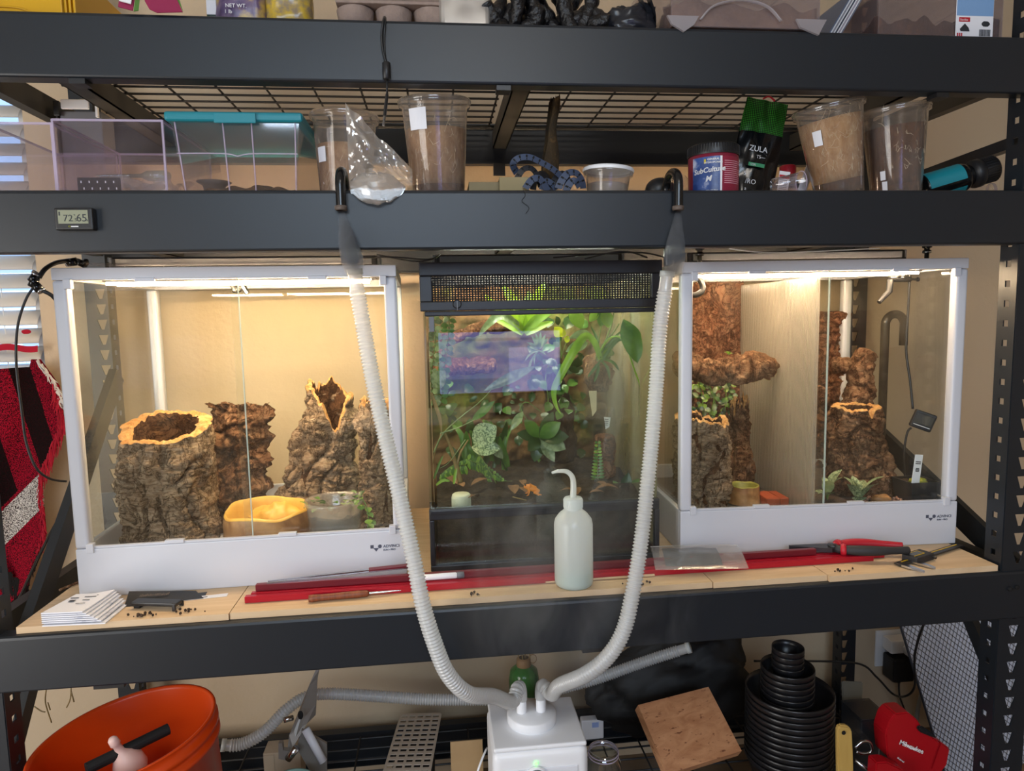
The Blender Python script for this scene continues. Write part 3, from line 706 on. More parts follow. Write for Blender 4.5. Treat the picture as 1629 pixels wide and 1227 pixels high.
# white back corner crate edge seen behind the dish is the terrarium's own base
# mist nozzle assembly, reused
def nozzle(label, p, flip=1, style=0):
    t = thing('mist_nozzle', label, 'mist nozzle', p)
    if style == 0:
        MB().tube([(0, 0, .022), (0, 0, .003)], .0055, 10).build('stem', 'black_plastic', t); MB().lathe([(.0075, 0), (.0075, .004), (.006, .005)], 12, TR(0, 0, -.004), True, True).build('collar', 'black_plastic', t)
        MB().tube([(0, 0, .0), (.004*flip, -.004, -.014)], .0065, 10).build('elbow', 'dark_metal', t)
        MB().tube([(.004*flip, -.004, -.014), (.020*flip, -.006, -.004)], .0055, 10).build('arm', 'dark_metal', t)
        MB().tube([(.020*flip, -.006, -.004), (.028*flip, -.008, -.019)], [.0062, .005], 10).build('tip', 'chrome', t)
    else:
        MB().tube([(0, 0, .03), (0, 0, .006)], .0045, 10).build('stem', 'black_plastic', t)
        MB().tube([(-.024, 0, -.001), (.026, 0, -.001)], .0062, 10).build('arm', 'black_plastic', t); MB().tube([(.026, 0, -.001), (.046, 0, -.002)], .0028, 8).build('plug', 'black_plastic', t); MB().lathe([(.005, 0), (.005, .003)], 10, TR(.043, 0, -.002) @ Matrix.Rotation(pi/2, 4, 'Y'), True, True).build('plug_head', 'black_plastic', t)
        MB().tube([(-.022, 0, -.002), (-.026, -.002, -.030)], .0072, 10).build('elbow', 'black_plastic', t)
        MB().tube([(-.026, -.002, -.028), (-.052, -.006, -.052)], [.0068, .005], 10).build('tip', 'dark_metal', t)
    return t
q = GY(372, 450, .30); nozzle('twin elbow mist nozzle hanging under the lid of the terrarium with the water dish', (q.x, q.y, TH+BT-.026))
q = GY(1475, 430, .26); nozzle('angled mist nozzle hanging beside the thermometer cable', (.885, .26, TH+BT-.036), 1, 1)
q = GY(1113, 450, .27); t = thing('mist_nozzle', 'short hooked mist nozzle above the sawn bark panel', 'mist nozzle', (q.x, q.y, TH+BT-.03))
MB().tube([(0, 0, .028), (0, 0, -.004)], .005, 10).build('stem', 'black_plastic', t); MB().tube(curve([(0, 0, 0), (.006, -.002, -.014), (.004, -.004, -.026), (-.010, -.005, -.034), (-.022, -.006, -.033)], .004), .0065, 10).build('elbow', 'black_plastic', t)

# ---- right terrarium
pm('substrate', '#3a2c22', .95, col2='#5b4534', scale=70, bump=1, bscale=150, bdist=.006)
def patch(name, x0, x1, y0, y1, z, seed, mat, label, cat='soil'):
    def fn(u, v):
        p = RW((x0+(x1-x0)*u, y0+(y1-y0)*v, 0)); return Vector((p.x, p.y, zf+z*(1 if 0 < u < 1 and 0 < v < 1 else 1)+.006*fbm(Vector((u*9, v*9, seed)), 4)))
    mb = MB().grid(fn, 40, 30); n = len(mb.v); m = 41
    mb.v += [(p[0], p[1], zf+.0006) for p in mb.v]
    for i in range(40): mb.f += [(i, i+n, i+1+n, i+1), (30*m+i, 30*m+i+1, n+30*m+i+1, n+30*m+i)]
    for j in range(30): mb.f += [(j*m, (j+1)*m, n+(j+1)*m, n+j*m), (j*m+40, n+j*m+40, n+(j+1)*m+40, (j+1)*m+40)]
    return single(name, mb, mat, label, cat, smooth=True, kind='stuff')
pm('wet_slate', '#5b574e', .3, col2='#4a463f', scale=20)
patch('dark_substrate', .306, .590, .022, .430, .058, 2, 'substrate', 'dark loose soil under the striped leaf plants')
mb = MB().bx(*[0]*6) if False else MB()
c0 = RW((.016, .02, 0))
sl = thing('floor_slate', 'wet grey floor sheet under the food dish and terracotta tile', 'floor sheet', RW((.155, .22, .0145)), (0, 0, TRa)); MB().rbx(-.138, .138, -.2, .2, 0, .05, .003).build('sheet', 'wet_slate', sl)
zs = BT+.065
# ribbed polycarbonate divider: two skins and many webs
milky('polycarb', '#d8d0c4', clear=.80, gloss=.06, rough=.3, mixt=.6)
def ribbed(m):        # fine moulded ribs every 6 mm: denser plastic along each rib
    tr = m.node_tree; n_ = tr.nodes; mixn = [x for x in n_ if x.type == 'MIX_SHADER' and abs(x.inputs[0].default_value-.80) < 1e-4][0]
    c = n_.new('ShaderNodeTexCoord'); w_ = n_.new('ShaderNodeTexWave'); w_.bands_direction = 'Y'; w_.inputs['Scale'].default_value = 52; tr.links.new(c.outputs['Object'], w_.inputs['Vector'])
    mr = n_.new('ShaderNodeMapRange'); mr.inputs[1].default_value = .35; mr.inputs[2].default_value = .75; mr.inputs[3].default_value = .90; mr.inputs[4].default_value = .48; tr.links.new(w_.outputs['Fac'], mr.inputs[0]); tr.links.new(mr.outputs[0], mixn.inputs[0])
ribbed(MATS['polycarb']); milky('polycarb_web', '#f4ede0', clear=.90, gloss=.05)
dv = thing('divider_sheet', 'ribbed translucent plastic divider standing across the terrarium', 'divider', RW((.298, .022, .0145)), (0, 0, TRa))
for x in (-.004, .0034): MB().bx(x, x+.0007, 0, .40, 0, .565).build('skin', 'polycarb', dv)
mb = MB()
for i in range(68): y = i*.40/67; mb.bx(-.0033, .0033, y-.0005, y+.0005, .001, .564)
mb.build('web', 'polycarb_web', dv, kind='stuff')
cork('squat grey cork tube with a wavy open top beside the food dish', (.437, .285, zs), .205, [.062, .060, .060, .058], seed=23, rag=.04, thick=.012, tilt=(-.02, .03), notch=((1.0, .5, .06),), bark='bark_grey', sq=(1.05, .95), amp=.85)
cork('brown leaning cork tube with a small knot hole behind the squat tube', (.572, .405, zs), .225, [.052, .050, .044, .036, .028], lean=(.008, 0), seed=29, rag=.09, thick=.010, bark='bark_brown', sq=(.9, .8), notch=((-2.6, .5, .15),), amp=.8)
bark_slab('straight red brown bark panel standing above the cork branch', (.585, .585, zs), .165, .525, .014, 31, 'bark_warm', ang=TRa, curl=.0, edge=.006, straight=True, nz=120)
bark_slab('narrow red brown bark panel behind the small branching cork', (.925, .59, zs), .10, .44, .014, 37, 'bark_warm', ang=TRa, curl=.0, edge=.006, straight=True, nx=36, nz=120)
b1 = GY(1100, 585, .36); b2 = GY(1150, 590, .36); b3 = GY(1205, 585, .36); b4 = GY(1210, 592, .34)
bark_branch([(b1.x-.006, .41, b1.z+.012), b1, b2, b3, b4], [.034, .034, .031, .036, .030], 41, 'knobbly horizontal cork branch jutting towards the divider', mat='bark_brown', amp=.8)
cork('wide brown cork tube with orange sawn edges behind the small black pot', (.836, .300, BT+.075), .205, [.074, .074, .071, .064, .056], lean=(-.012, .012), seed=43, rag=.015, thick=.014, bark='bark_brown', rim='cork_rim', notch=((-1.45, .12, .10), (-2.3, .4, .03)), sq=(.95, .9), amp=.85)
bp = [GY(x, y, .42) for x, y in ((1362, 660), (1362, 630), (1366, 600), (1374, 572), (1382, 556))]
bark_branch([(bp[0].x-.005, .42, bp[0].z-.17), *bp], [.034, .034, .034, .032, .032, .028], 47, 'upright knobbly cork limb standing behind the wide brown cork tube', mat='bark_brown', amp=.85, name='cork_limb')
s1 = [GY(x, y, .405) for x, y in ((1326, 581), (1338, 580), (1350, 583))]
bark_branch([*s1], [.021, .020, .022], 53, 'short side branch of cork reaching the divider', mat='bark_brown', amp=.6, name='cork_branch')
dish('small yellow green moulded food dish beside the terracotta tile', (.545, .305, zs+.001), .036, .036, .040, 8, 'resin_side', 'resin_green', 48, 'food_dish')
pm('terracotta', '#b5522c', .7, col2='#9a4323', scale=25, bump=.2)
tp = RW((.262, .14, 0)); t = thing('terracotta_tile', 'small broken terracotta tile lying beside the food dish', 'tile', (.604, .285, zs+.001), (0, 0, -.05))
for (x0, x1) in ((-.026, .005), (.006, .026)): MB().rbx(x0, x1, -.034, .034, 0, .020, .002).build('slab', 'terracotta', t)
# leafy plants
def scat_plant(name, label, c, n, spread, L, wd, mats, seed, tilt=.6, cat='plant', up=.5):
    t = thing(name, label, cat, c); rr = random.Random(seed)
    for k in range(n):
        a = 2*pi*k/n+rr.uniform(-.4, .4); e = rr.uniform(.2, 1)
        b = Vector((cos(a)*spread*e*.3, sin(a)*spread*e*.3, up*L*rr.uniform(.2, .9)))
        tip = b+Vector((cos(a)*L*e, sin(a)*L*e, L*tilt*rr.uniform(.1, 1)))
        MB().leaf(b, tip, wd*rr.uniform(.8, 1.1), arch=.12, fold=.2, n=7, shape=.35).build('leaf', rr.choice(mats), t, True)
        MB().tube([(0, 0, 0), b*.6+Vector((0, 0, .002)), b], .0011, 5).build('stem', 'stem_green', t)
    return t
# silver striped leaves: pale blade, dark margin veins
def striped(name, a, b):
    q = NT(name); f = q.noise(q.coord((1, 1, 1)), 130, 3, .5, 2.0); q.l(q.ramp(f, [(.42, a), (.56, b)]), q.b.inputs['Base Color']); q.b.inputs['Roughness'].default_value = .4; MATS[name] = q.m
striped('leaf_silver', '#4d6644', '#a9b98e')
p = GY(1366, 788, .209); scat_plant('striped_plant', 'low plant with silver striped pointed leaves beside the wide cork tube', (p.x, p.y, zs+.004), 9, .024, .046, .029, ['leaf_silver'], 3, 1.1, up=.9)
p = GY(1317, 770, .250); scat_plant('striped_plant', 'pale striped plant touching the divider', (p.x, p.y, zs+.012), 9, .022, .038, .026, ['leaf_silver', 'leaf_pale'], 5, 1.1, up=1.0)
p = GY(1320, 792, .19); scat_plant('round_leaf_plant', 'small bright green round leaf plant at the foot of the divider', (p.x, p.y, zs+.004), 4, .01, .022, .022, ['leaf_light', 'leaf_green'], 7, .5)
# clay pebbles on the substrate
pm('clay_pebble', '#7d4a34', .8, col2='#c9a896', scale=150); rr = random.Random(5)
pe = MB()
for k in range(150):
    x, y = .40+rr.uniform(.04, .18), rr.uniform(.03, .10); w_ = RW((x, y, 0)); pe.blob((w_.x, w_.y, zs+.012+rr.uniform(0, .006)), rr.uniform(.0025, .005), k, .2, 2, 7)
single('clay_pebbles', pe, 'clay_pebble', 'reddish clay granules scattered round the striped plant', 'granules', kind='stuff', smooth=True)
p = GY(1402, 800, .195); single('tan_stone', MB().blob((p.x, p.y, zs+.022), (.022, .016, .012), 4, .3, 2.2, 20), 'resin_side', 'rounded tan stone among the clay granules', 'stone', smooth=True)
# square black pot with a label stake
p = GY(1456, 795, .205)
t = thing('square_pot', 'square black plastic pot of yellow moss with a white stake', 'plant pot', (.8985, .200, zs+.012), (0, 0, .0))
a, b, hh = .027, .034, .052; v8 = [(-a, -a, 0), (a, -a, 0), (a, a, 0), (-a, a, 0), (-b, -b, hh), (b, -b, hh), (b, b, hh), (-b, b, hh)]
b2 = b-.003; v8 += [(-b2, -b2, hh), (b2, -b2, hh), (b2, b2, hh), (-b2, b2, hh), (-a+.002, -a+.002, .004), (a-.002, -a+.002, .004), (a-.002, a-.002, .004), (-a+.002, a-.002, .004)]
MB().add(v8, [(3, 2, 1, 0)]+[(i, (i+1) % 4, 4+(i+1) % 4, 4+i) for i in range(4)]+[(4+i, 4+(i+1) % 4, 8+(i+1) % 4, 8+i) for i in range(4)]+[(8+i, 8+(i+1) % 4, 12+(i+1) % 4, 12+i) for i in range(4)]+[(12, 13, 14, 15)]).build('pot', 'black_plastic', t)
MB().rbx(-b-.0015, b+.0015, -b-.0015, -b+.0008, hh-.009, hh+.001, .0008).build('rim', 'black_plastic', t)
MB().grid(lambda u, v: Vector(((u-.5)*.060, (v-.5)*.060, hh-.008+.006*fbm(Vector((u*6, v*6, 4)), 4))), 24, 24).build('soil_top', 'soil', t, True)
MB().blob((.0, -.008, hh-.004), (.020, .014, .010), 2, .5, 3, 20).build('moss_tuft', pm('moss_yellow', '#a9a42c', .95, col2='#8a9a2a', scale=120, bump=1, bscale=300), t, True)
sk = MB().rbx(-.0095, .0095, -.0006, .0006, -.02, .062, .0005, 1, TR(-.020, -.026, hh) @ Matrix.Rotation(.10, 4, 'Y')).build('plant_label', 'white_plastic', t)
mb = MB()
for z, w_ in ((.045, .012), (.041, .012), (.030, .008), (.027, .009), (.024, .008)): mb.bx(-w_/2, w_/2, -.0010, -.0007, z, z+.0022, TR(-.020, -.026, hh) @ Matrix.Rotation(.10, 4, 'Y'))
mb.build('label_print', 'ink', sk)
# thermometer on the side glass, with its cable
p = GY(1470, 665, .235); t = thing('probe_thermometer', 'small black digital thermometer hanging on its cable by the side glass', 'thermometer', (.910, .20, p.z), (0, .35, -.45))
MB().rbx(-.022, .022, -.008, .008, -.020, .020, .004, 3).build('case', 'black_plastic', t)
MB().rbx(-.018, .018, -.0088, -.0078, -.008, .014, .0004, 1).build('screen', pm('lcd_off', '#3d3e36', .25), t)
MB().bx(-.017, .017, -.0092, -.0084, -.0125, -.0112).build('trim_line', 'white_ink', t)
ca = thing('thermometer_cable', 'thin black cable running down past the digital thermometer', 'cable', (0.912, .25, .3))
top = GY(1485, 440, .26); mid = GY(1478, 560, .25); mid2 = GY(1486, 620, .24); th_ = GY(1482, 650, .235)
MB().tube(curve([(0.911, .262, TH+BT-.008), (0.910, .262, .52), (0.906, .258, .43), (0.911, .248, .36), (0.912, .236, p.z+.02)], .006), .0026, 8).build('cable', 'black_plastic', ca, True, True)
MB().tube(curve([(0.910, .236, p.z-.022), (0.902, .238, .24), (0.902, .246, .19), (0.908, .25, .15), (0.910, .25, .135)], .006), .0026, 8).build('cable', 'black_plastic', ca, True, True)
# fern tuft under the branch
t = thing('trailing_fern', 'mass of small trailing green leaves under the cork branch', 'plant', (.53, .51, zs+.10)); rr = random.Random(9)
for k in range(120):
    px, py = rr.uniform(1100, 1166), rr.uniform(598, 660); y = rr.uniform(.48, .54); p = GY(px, py, y); a = rr.uniform(0, 2*pi)
    MB().leaf(p, p+Vector((cos(a), -.3, sin(a)-.4))*.016, .012, up=(0, -1, .4), arch=.1, n=4).build('leaf', rr.choice(['leaf_green', 'leaf_dark', 'leaf_light', 'leaf_pale']), t, True, True)
for k, (x0, x1) in enumerate(((1108, 1118), (1135, 1130), (1150, 1152), (1122, 1140))):
    MB().tube(curve([GY(x0, 600, .50), GY((x0+x1)/2+4, 630, .51), GY(x1, 660, .52)], .01), .0016, 5).build('stem', 'leaf_light', t, True, True)
p = GY(1151, 564, .40); scat_plant('seedling', 'tiny green seedling on top of the cork branch', (p.x, .37, p.z), 5, .005, .012, .010, ['leaf_light'], 2)
# inverted J of brown tube standing outside the right glass
def jtube(label, base, top, span, short, r, ydir, mat, loc_y=None, name='bent_tube', collar=True):
    t = thing(name, label, 'tube', base); b = Vector(base); d = Vector(ydir); R_ = span/2
    pts = [Vector((0, 0, 0)), Vector((0, 0, (top-R_-b.z)*.5)), Vector((0, 0, top-R_-b.z))]
    for i in range(1, 13): a = pi*i/12; pts.append(Vector((0, 0, top-R_-b.z))+d*(R_-R_*cos(a))+Vector((0, 0, R_*sin(a))))
    pts.append(Vector((0, 0, top-R_-b.z))+d*span+Vector((0, 0, -short)))
    MB().tube(pts, r, 18).build('tube', mat, t, True)
    e = pts[-1]
    if collar:
        MB().lathe([(r*1.02, 0), (r*1.18, .0005), (r*1.18, .008), (r*1.02, .0085)], 18, TR(*(e+Vector((0, 0, -.002))))).build('collar', 'dark_metal', t, True)
    return t
glassm('smoked', tint=(.22, .19, .17), f0=.06)
pm('tube_brown', '#3a332f', .25); pm('tube_black', '#121315', .22)
p = GY(1402, 600, .46); p2 = GY(1422, 500, .46); jtube('brown bent tube standing outside the glass behind the thermometer', (p.x+.006, .46, -.003), p2.z, .052, .055, .0105, (1, 0, 0), 'tube_brown', collar=False)
# ------------------------------------------------------------------ inside the planted tank
pm('tank_soil', '#17110d', .95, col2='#3a2c21', scale=50, bump=1, bscale=130, bdist=.006)
pm('leaf_litter', '#6a4a33', .8, col2='#86603f', scale=40); pm('tree_fern', '#1f1812', .95, col2='#3b2c1e', scale=45, stretch=(1, 1, .25), bump=1, bscale=120, bdist=.008)
q = NT('back_panel_rock'); v = q.coord(); f = q.noise(v, 12, 7, .65, .5); m = q.noise(v, 5, 4, .6)
mx = q.n('ShaderNodeMix', data_type='RGBA'); q.l(q.ramp(m, [(.48, (0, 0, 0, 1)), (.62, (1, 1, 1, 1))]), mx.inputs[0]); q.l(q.ramp(f, [(.3, '#33281d'), (.7, '#8d6a4a')]), mx.inputs[6]); q.l(q.ramp(f, [(.3, '#2f3a1c'), (.7, '#6a7434')]), mx.inputs[7])
q.l(mx.outputs[2], q.b.inputs['Base Color']); q.b.inputs['Roughness'].default_value = .95; q.bump(f, .8, .01); MATS['back_panel_rock'] = q.m
IX0, IX1, IY0, IY1 = CX0+.0075, CX1-.0075, CY0+.014, CY1-.0095
t = thing('rock_background', 'mossy brown carved background across the back of the planted tank', 'background panel', ((IX0+IX1)/2, IY1, CZ0+.022))
def bgf(u, v):
    x = IX0+(IX1-IX0)*u; z = CZ0+.024+(.575-CZ0)*v
    d = .030+.030*fbm(Vector((x*7, 1, z*7)), 5)+.012*abs(noise.noise(Vector((x*20, 3, z*30)))); return Vector((x, IY1-max(.006, d), z))
mb = MB().grid(bgf, 90, 110); n = len(mb.v); nu = 91
mb.v += [(p[0], IY1-.001, p[2]) for p in mb.v]
for i in range(90): mb.f += [(110*nu+i, 110*nu+i+1, n+110*nu+i+1, n+110*nu+i), (i+1, i, n+i, n+i+1)]
for j in range(110): mb.f += [((j+1)*nu, j*nu, n+j*nu, n+(j+1)*nu), (j*nu+90, (j+1)*nu+90, n+(j+1)*nu+90, n+j*nu+90)]
mb.build('face', 'back_panel_rock', t, True, True)
# side root panel on the left wall and ledges
for (x0, y0, x1, y1, Y_, d, mat) in ((700, 545, 830, 512, .50, .035, 'bark_warm'), (690, 590, 790, 580, .52, .03, 'bark_warm')):
    a, b = GY(x0, y0, Y_), GY(x1, y1, Y_); bark_branch([a, (a+b)/2+Vector((0, 0, .006)), b], [.018, .022, .018], x0, 'mossy ledge of bark across the tank background, %s one' % ('upper' if x1 > 800 else 'lower'), 'bark_ledge', mat, step=.006, n=24, amp=.7)
# soil bed
def sb(u, v):
    x = IX0+.008+(IX1-IX0-.016)*u; y = IY0+.001+(IY1-.075-IY0)*v; e = min(1, 8*v)
    return Vector((x, y, .124+.03*v+e*.014*fbm(Vector((x*14, y*14, 5)), 4)))
mb = MB().grid(sb, 70, 50); n = len(mb.v); nu = 71
mb.v += [(p[0], p[1], CZ0+.0085) for p in mb.v]
for i in range(70): mb.f += [(i, n+i, n+i+1, i+1), (50*nu+i+1, n+50*nu+i+1, n+50*nu+i, 50*nu+i)]
for j in range(50): mb.f += [((j+1)*nu, n+(j+1)*nu, n+j*nu, j*nu), (j*nu+70, n+j*nu+70, n+(j+1)*nu+70, (j+1)*nu+70)]
single('soil_bed', mb, 'tank_soil', 'deep dark soil layer filling the bottom of the planted tank', 'soil', smooth=True, kind='stuff')
def soilz(p): return .124+.03*max(0, (p.y-IY0)/(IY1-.075-IY0))+.012
# leaf litter
rr = random.Random(21)
for k in range(26):
    px = rr.uniform(860, 1030) if k < 18 else rr.uniform(700, 860); p = GZ(px, rr.uniform(778, 802), .14); z = soilz(p)+.004; a = rr.uniform(0, 6.28); L = rr.uniform(.025, .05)
    if not (IX0+.03 < p.x < IX1-.03 and IY0+.03 < p.y < .5): continue
    mb = MB().leaf((p.x, p.y, z), (p.x+cos(a)*L, p.y+sin(a)*L, z+rr.uniform(0, .012)), L*.5, arch=.1, fold=.25, n=6)
    single('dead_leaf', mb, 'leaf_litter', 'curled brown dead leaf on the soil behind the wash bottle' if k < 18 else 'curled brown dead leaf on the soil near the frog', 'dead leaf', smooth=True, group='leaf litter behind the wash bottle' if k < 18 else 'leaf litter near the frog')
# central tree fern trunk, side stump and driftwood stem
a = GY(888, 770, .40); b = GY(885, 580, .40)
bark_branch([(a.x, .40, .170), (a.x+.004, .405, .25), (b.x-.004, .40, .36), b], [.042, .036, .034, .030], 61, 'dark mossy tree fern trunk standing in the middle of the planted tank', 'tree_fern_trunk', 'tree_fern', step=.006, n=36, amp=.8)
a = GY(962, 745, .36); b = GY(962, 690, .36)
bark_branch([(a.x, .36, .135), (a.x, .36, .2), b], [.026, .024, .022], 67, 'short brown stump with a white tag at its top', 'stump', 'bark_warm', step=.005, n=30, amp=.5)
a = GY(955, 600, .37); bark_branch([(a.x+.0, .44, a.z+.03), a, GY(935, 590, .36)], [.03, .033, .025], 71, 'brown root lump under the strap leaf plant', 'root_lump', 'bark_brown', step=.006, n=30, amp=.7)
st = thing('driftwood_stem', 'thin tan forked driftwood stem rising above the white cap', 'driftwood', GY(734, 768, .24))
for pts, r in (([(733, 768), (727, 745), (718, 715), (708, 690)], [.0055, .005, .0035, .002]), ([(727, 745), (732, 722), (745, 700)], [.003, .0024, .0015])):
    P = curve([GY(x, y, .24) for x, y in pts], .006); MB().tube(P, [lerp(r, i/(len(P)-1)) for i in range(len(P))], 8).build('stem', 'stem_tan', st, True, True)
# ---- plants drawn from their places in the tank
def PS(Y_): return (Y_-CAM.y)/FOC*1.02        # metres per picture step at that depth
def clampb(mb):
    mb.v = [(min(max(p_[0], IX0+.002), IX1-.002), min(max(p_[1], IY0+.002), IY1-.07), min(max(p_[2], .150), .598)) for p_ in mb.v]; return mb
class Plant:
    def __init__(s, name, label, px, py, Y_): s.Y = Y_; s.t = thing(name, label, 'plant', GY(px, py, Y_))
    def leaf(s, x0, y0, x1, y1, w_, mat, dy0=0, dy1=0, arch=.1, fold=.2, shape=.5, up=None, twist=0, n=9):
        a, b = GY(x0, y0, s.Y+dy0), GY(x1, y1, s.Y+dy1); u = Vector(up) if up else Vector((0, -1, .35))
        clampb(MB().leaf(a, b, w_*PS(s.Y), u, arch, fold, n, shape, twist)).build('leaf', mat, s.t, True, True); return s
    def stem(s, pts, r, mat='stem_green', dys=None):
        P = curve([GY(x, y, s.Y+(dys[i] if dys else 0)) for i, (x, y) in enumerate(pts)], .006); clampb(MB().tube(P, [r*(1-.5*i/len(P)) for i in range(len(P))], 6)).build('stem', mat, s.t, True, True); return s
    def strap(s, pts, w_, mat, dys=None, twist=0):
        """long bending strap leaf through several places"""
        P = curve([GY(x, y, s.Y+(dys[i] if dys else 0)) for i, (x, y) in enumerate(pts)], .007); N = len(P)-1; W_ = w_*PS(s.Y)/2
        def fn(u, v):
            i = min(int(v*N+.5), N); d = (P[min(i+1, N)]-P[max(i-1, 0)]).normalized(); sd = d.cross(Vector((0, -1, .3))).normalized(); nr = sd.cross(d)
            k = max(.05, sin(pi*min(1, (.12+.88*v)))**.6); x = 2*u-1; return P[i]+sd*x*W_*k+nr*abs(x)*W_*k*.35
        clampb(MB().grid(fn, 4, N)).build('leaf', mat, s.t, True, True); return s
B = Plant('bromeliad', 'bright green bromeliad with strap leaves under the tank hood', 830, 532, .40)
B.strap([(832, 528), (815, 512), (795, 503), (775, 518), (762, 535)], 14, 'leaf_pale', [0, -.01, -.03, -.05, -.06])
B.strap([(832, 530), (812, 505), (790, 490), (772, 470)], 16, 'leaf_lime', [0, -.01, -.02, -.02]).strap([(832, 530), (828, 505), (815, 478), (800, 455)], 20, 'leaf_lime', [0, 0, .01, .02]).strap([(834, 530), (843, 505), (852, 478), (868, 448)], 18, 'leaf_lime', [0, 0, .0, .0])
B.strap([(834, 530), (850, 512), (868, 500), (885, 488)], 15, 'leaf_light', [0, -.01, -.02, -.02]).strap([(836, 530), (835, 510), (838, 490), (842, 462)], 16, 'leaf_light', [0, .02, .03, .04]).strap([(832, 532), (805, 515), (780, 505)], 12, 'leaf_light', [0, .02, .03]).strap([(836, 532), (858, 520), (880, 512)], 12, 'leaf_light', [0, .02, .03])
V = Plant('creeping_vine', 'creeping vine of small paired leaves up the left tank glass', 700, 660, .26)
rr = random.Random(4)
for (xs, y0, y1, mats) in (((690, 692, 686, 688), 505, 640, ['leaf_pale', 'leaf_grey']), ((715, 712, 706, 702), 500, 640, ['leaf_pale', 'leaf_grey', 'leaf_green'])):
    V.stem([(xs[i], y0+(y1-y0)*i/3) for i in range(4)], .0014, 'leaf_green')
    for k in range(17):
        f = k/16; x = lerp(xs, f); y = y0+(y1-y0)*f
        for sgn in (-1, 1): V.leaf(x, y, x+sgn*rr.uniform(9, 14), y+rr.uniform(-3, 5), rr.uniform(8, 11), rr.choice(mats), 0, rr.uniform(-.01, .01), .05, .1, n=4)
O = Plant('strap_leaf_plant', 'large plant of arching strap leaves in the upper right of the tank', 958, 575, .315)
O.strap([(955, 572), (945, 545), (930, 536), (912, 560), (893, 595), (881, 620), (884, 645), (893, 660)], 13, 'leaf_light', [0, -.01, -.03, -.05, -.06, -.07, -.07, -.07])
O.leaf(925, 524, 908, 490, 24, 'leaf_light', 0, .02, .05).leaf(938, 512, 952, 493, 14, 'leaf_light', 0, 0).leaf(955, 520, 962, 490, 20, 'leaf_green', 0, 0).leaf(968, 522, 960, 492, 20, 'leaf_light', -.01, 0)
O.stem([(955, 570), (962, 545), (972, 520), (977, 495)], .0026).stem([(950, 575), (958, 550), (975, 530), (985, 515)], .0022).stem([(948, 572), (952, 545), (957, 515)], .002)
O.stem([(955, 560), (968, 540), (985, 536), (997, 552), (1008, 585), (1020, 620), (1025, 660)], .0026, 'leaf_light', [0, -.02, -.05, -.06, -.06, -.05, -.05])
O.leaf(992, 508, 1014, 578, 34, 'leaf_green', -.03, -.08, .08, .25, .6).strap([(956, 575), (985, 540), (1005, 560), (1020, 610), (1022, 660)], 7, 'leaf_green', [0, -.0, -.01, -.01, -.01])
O.leaf(940, 530, 905, 538, 14, 'leaf_pale', 0, -.03).leaf(935, 545, 900, 560, 18, 'leaf_pale', 0, -.02).leaf(930, 535, 915, 560, 16, 'leaf_pale', .0, .0)
for (x0, y0, x1, y1) in ((955, 575, 935, 600), (957, 575, 970, 605), (952, 578, 945, 608), (960, 572, 985, 590), (950, 560, 940, 520), (958, 560, 990, 525)): O.strap([(x0, y0), ((x0+x1)/2+3, (y0+y1)/2-4), (x1, y1)], 5, 'leaf_green')
Yl = Plant('yellow_leaf_plant', 'slender plant with two yellow heart leaves', 893, 560, .33)
Yl.stem([(893, 570), (892, 550), (890, 535)], .0014).stem([(894, 565), (898, 552), (902, 542)], .0012).leaf(891, 536, 882, 520, 18, 'leaf_yellow', 0, -.01).leaf(892, 536, 897, 524, 12, 'leaf_yellow').leaf(901, 546, 903, 534, 9, 'leaf_yellow').leaf(890, 552, 880, 545, 9, 'leaf_pale')
Gp = Plant('pale_air_plant', 'pale silvery air plant tuft left of the tree fern trunk', 858, 560, .31)
for (x, y) in ((846, 535), (852, 530), (860, 528), (868, 532), (838, 545), (842, 552), (872, 538), (850, 545)): Gp.leaf(857, 556, x, y, 6, 'leaf_pale', 0, rr.uniform(-.02, .0), .12)
for (x, y) in ((835, 575), (842, 590), (838, 598), (850, 582), (870, 566)): Gp.strap([(857, 558), ((857+x)/2-3, (558+y)/2-3), (x, y)], 3, 'leaf_pale')
L = Plant('long_leaf_orchid', 'orchid with two long stalked oval leaves along the left glass', 700, 700, .23)
L.stem([(690, 720), (705, 690), (735, 662), (765, 638), (788, 612)], .0018, 'leaf_pale', [0, 0, .02, .04, .05]).leaf(770, 622, 852, 583, 17, 'leaf_grey', .04, .06, .03).stem([(700, 690), (730, 680), (755, 668)], .0016, 'leaf_pale').leaf(750, 670, 787, 638, 13, 'leaf_green', 0, .02, -.05)
L.strap([(686, 625), (693, 645), (700, 668), (702, 690)], 6, 'stem_tan').stem([(702, 690), (697, 705), (690, 730), (686, 760)], .002, 'stem_tan').stem([(740, 700), (715, 735), (700, 745)], .0012, 'leaf_pale')
L.leaf(690, 615, 708, 590, 26, 'leaf_grey', 0, -.03, .05)
Ph = Plant('rosette_plant', 'dark green rosette of broad glossy leaves below the tree fern trunk', 858, 700, .29)
for (x, y, w_, m_) in ((892, 672, 24, 'leaf_green'), (905, 695, 24, 'leaf_dark'), (900, 715, 26, 'leaf_grey'), (872, 725, 24, 'leaf_dark'), (840, 718, 20, 'leaf_dark'), (834, 668, 20, 'leaf_green'), (822, 690, 18, 'leaf_dark'), (880, 655, 18, 'leaf_dark'), (850, 735, 20, 'leaf_dark'), (882, 735, 18, 'leaf_grey')):
    Ph.leaf(858, 697, x, y, w_, m_, 0, rr.uniform(-.05, -.01), .08, .15, .75)
Ph.leaf(832, 655, 812, 685, 13, 'leaf_pale', 0, -.02)
Ph.stem([(858, 700), (840, 670), (828, 650), (838, 640), (860, 655)], .0016, 'leaf_green')
Sp = Plant('variegated_plant', 'pale variegated round leaf beside the rosette', 790, 720, .27)
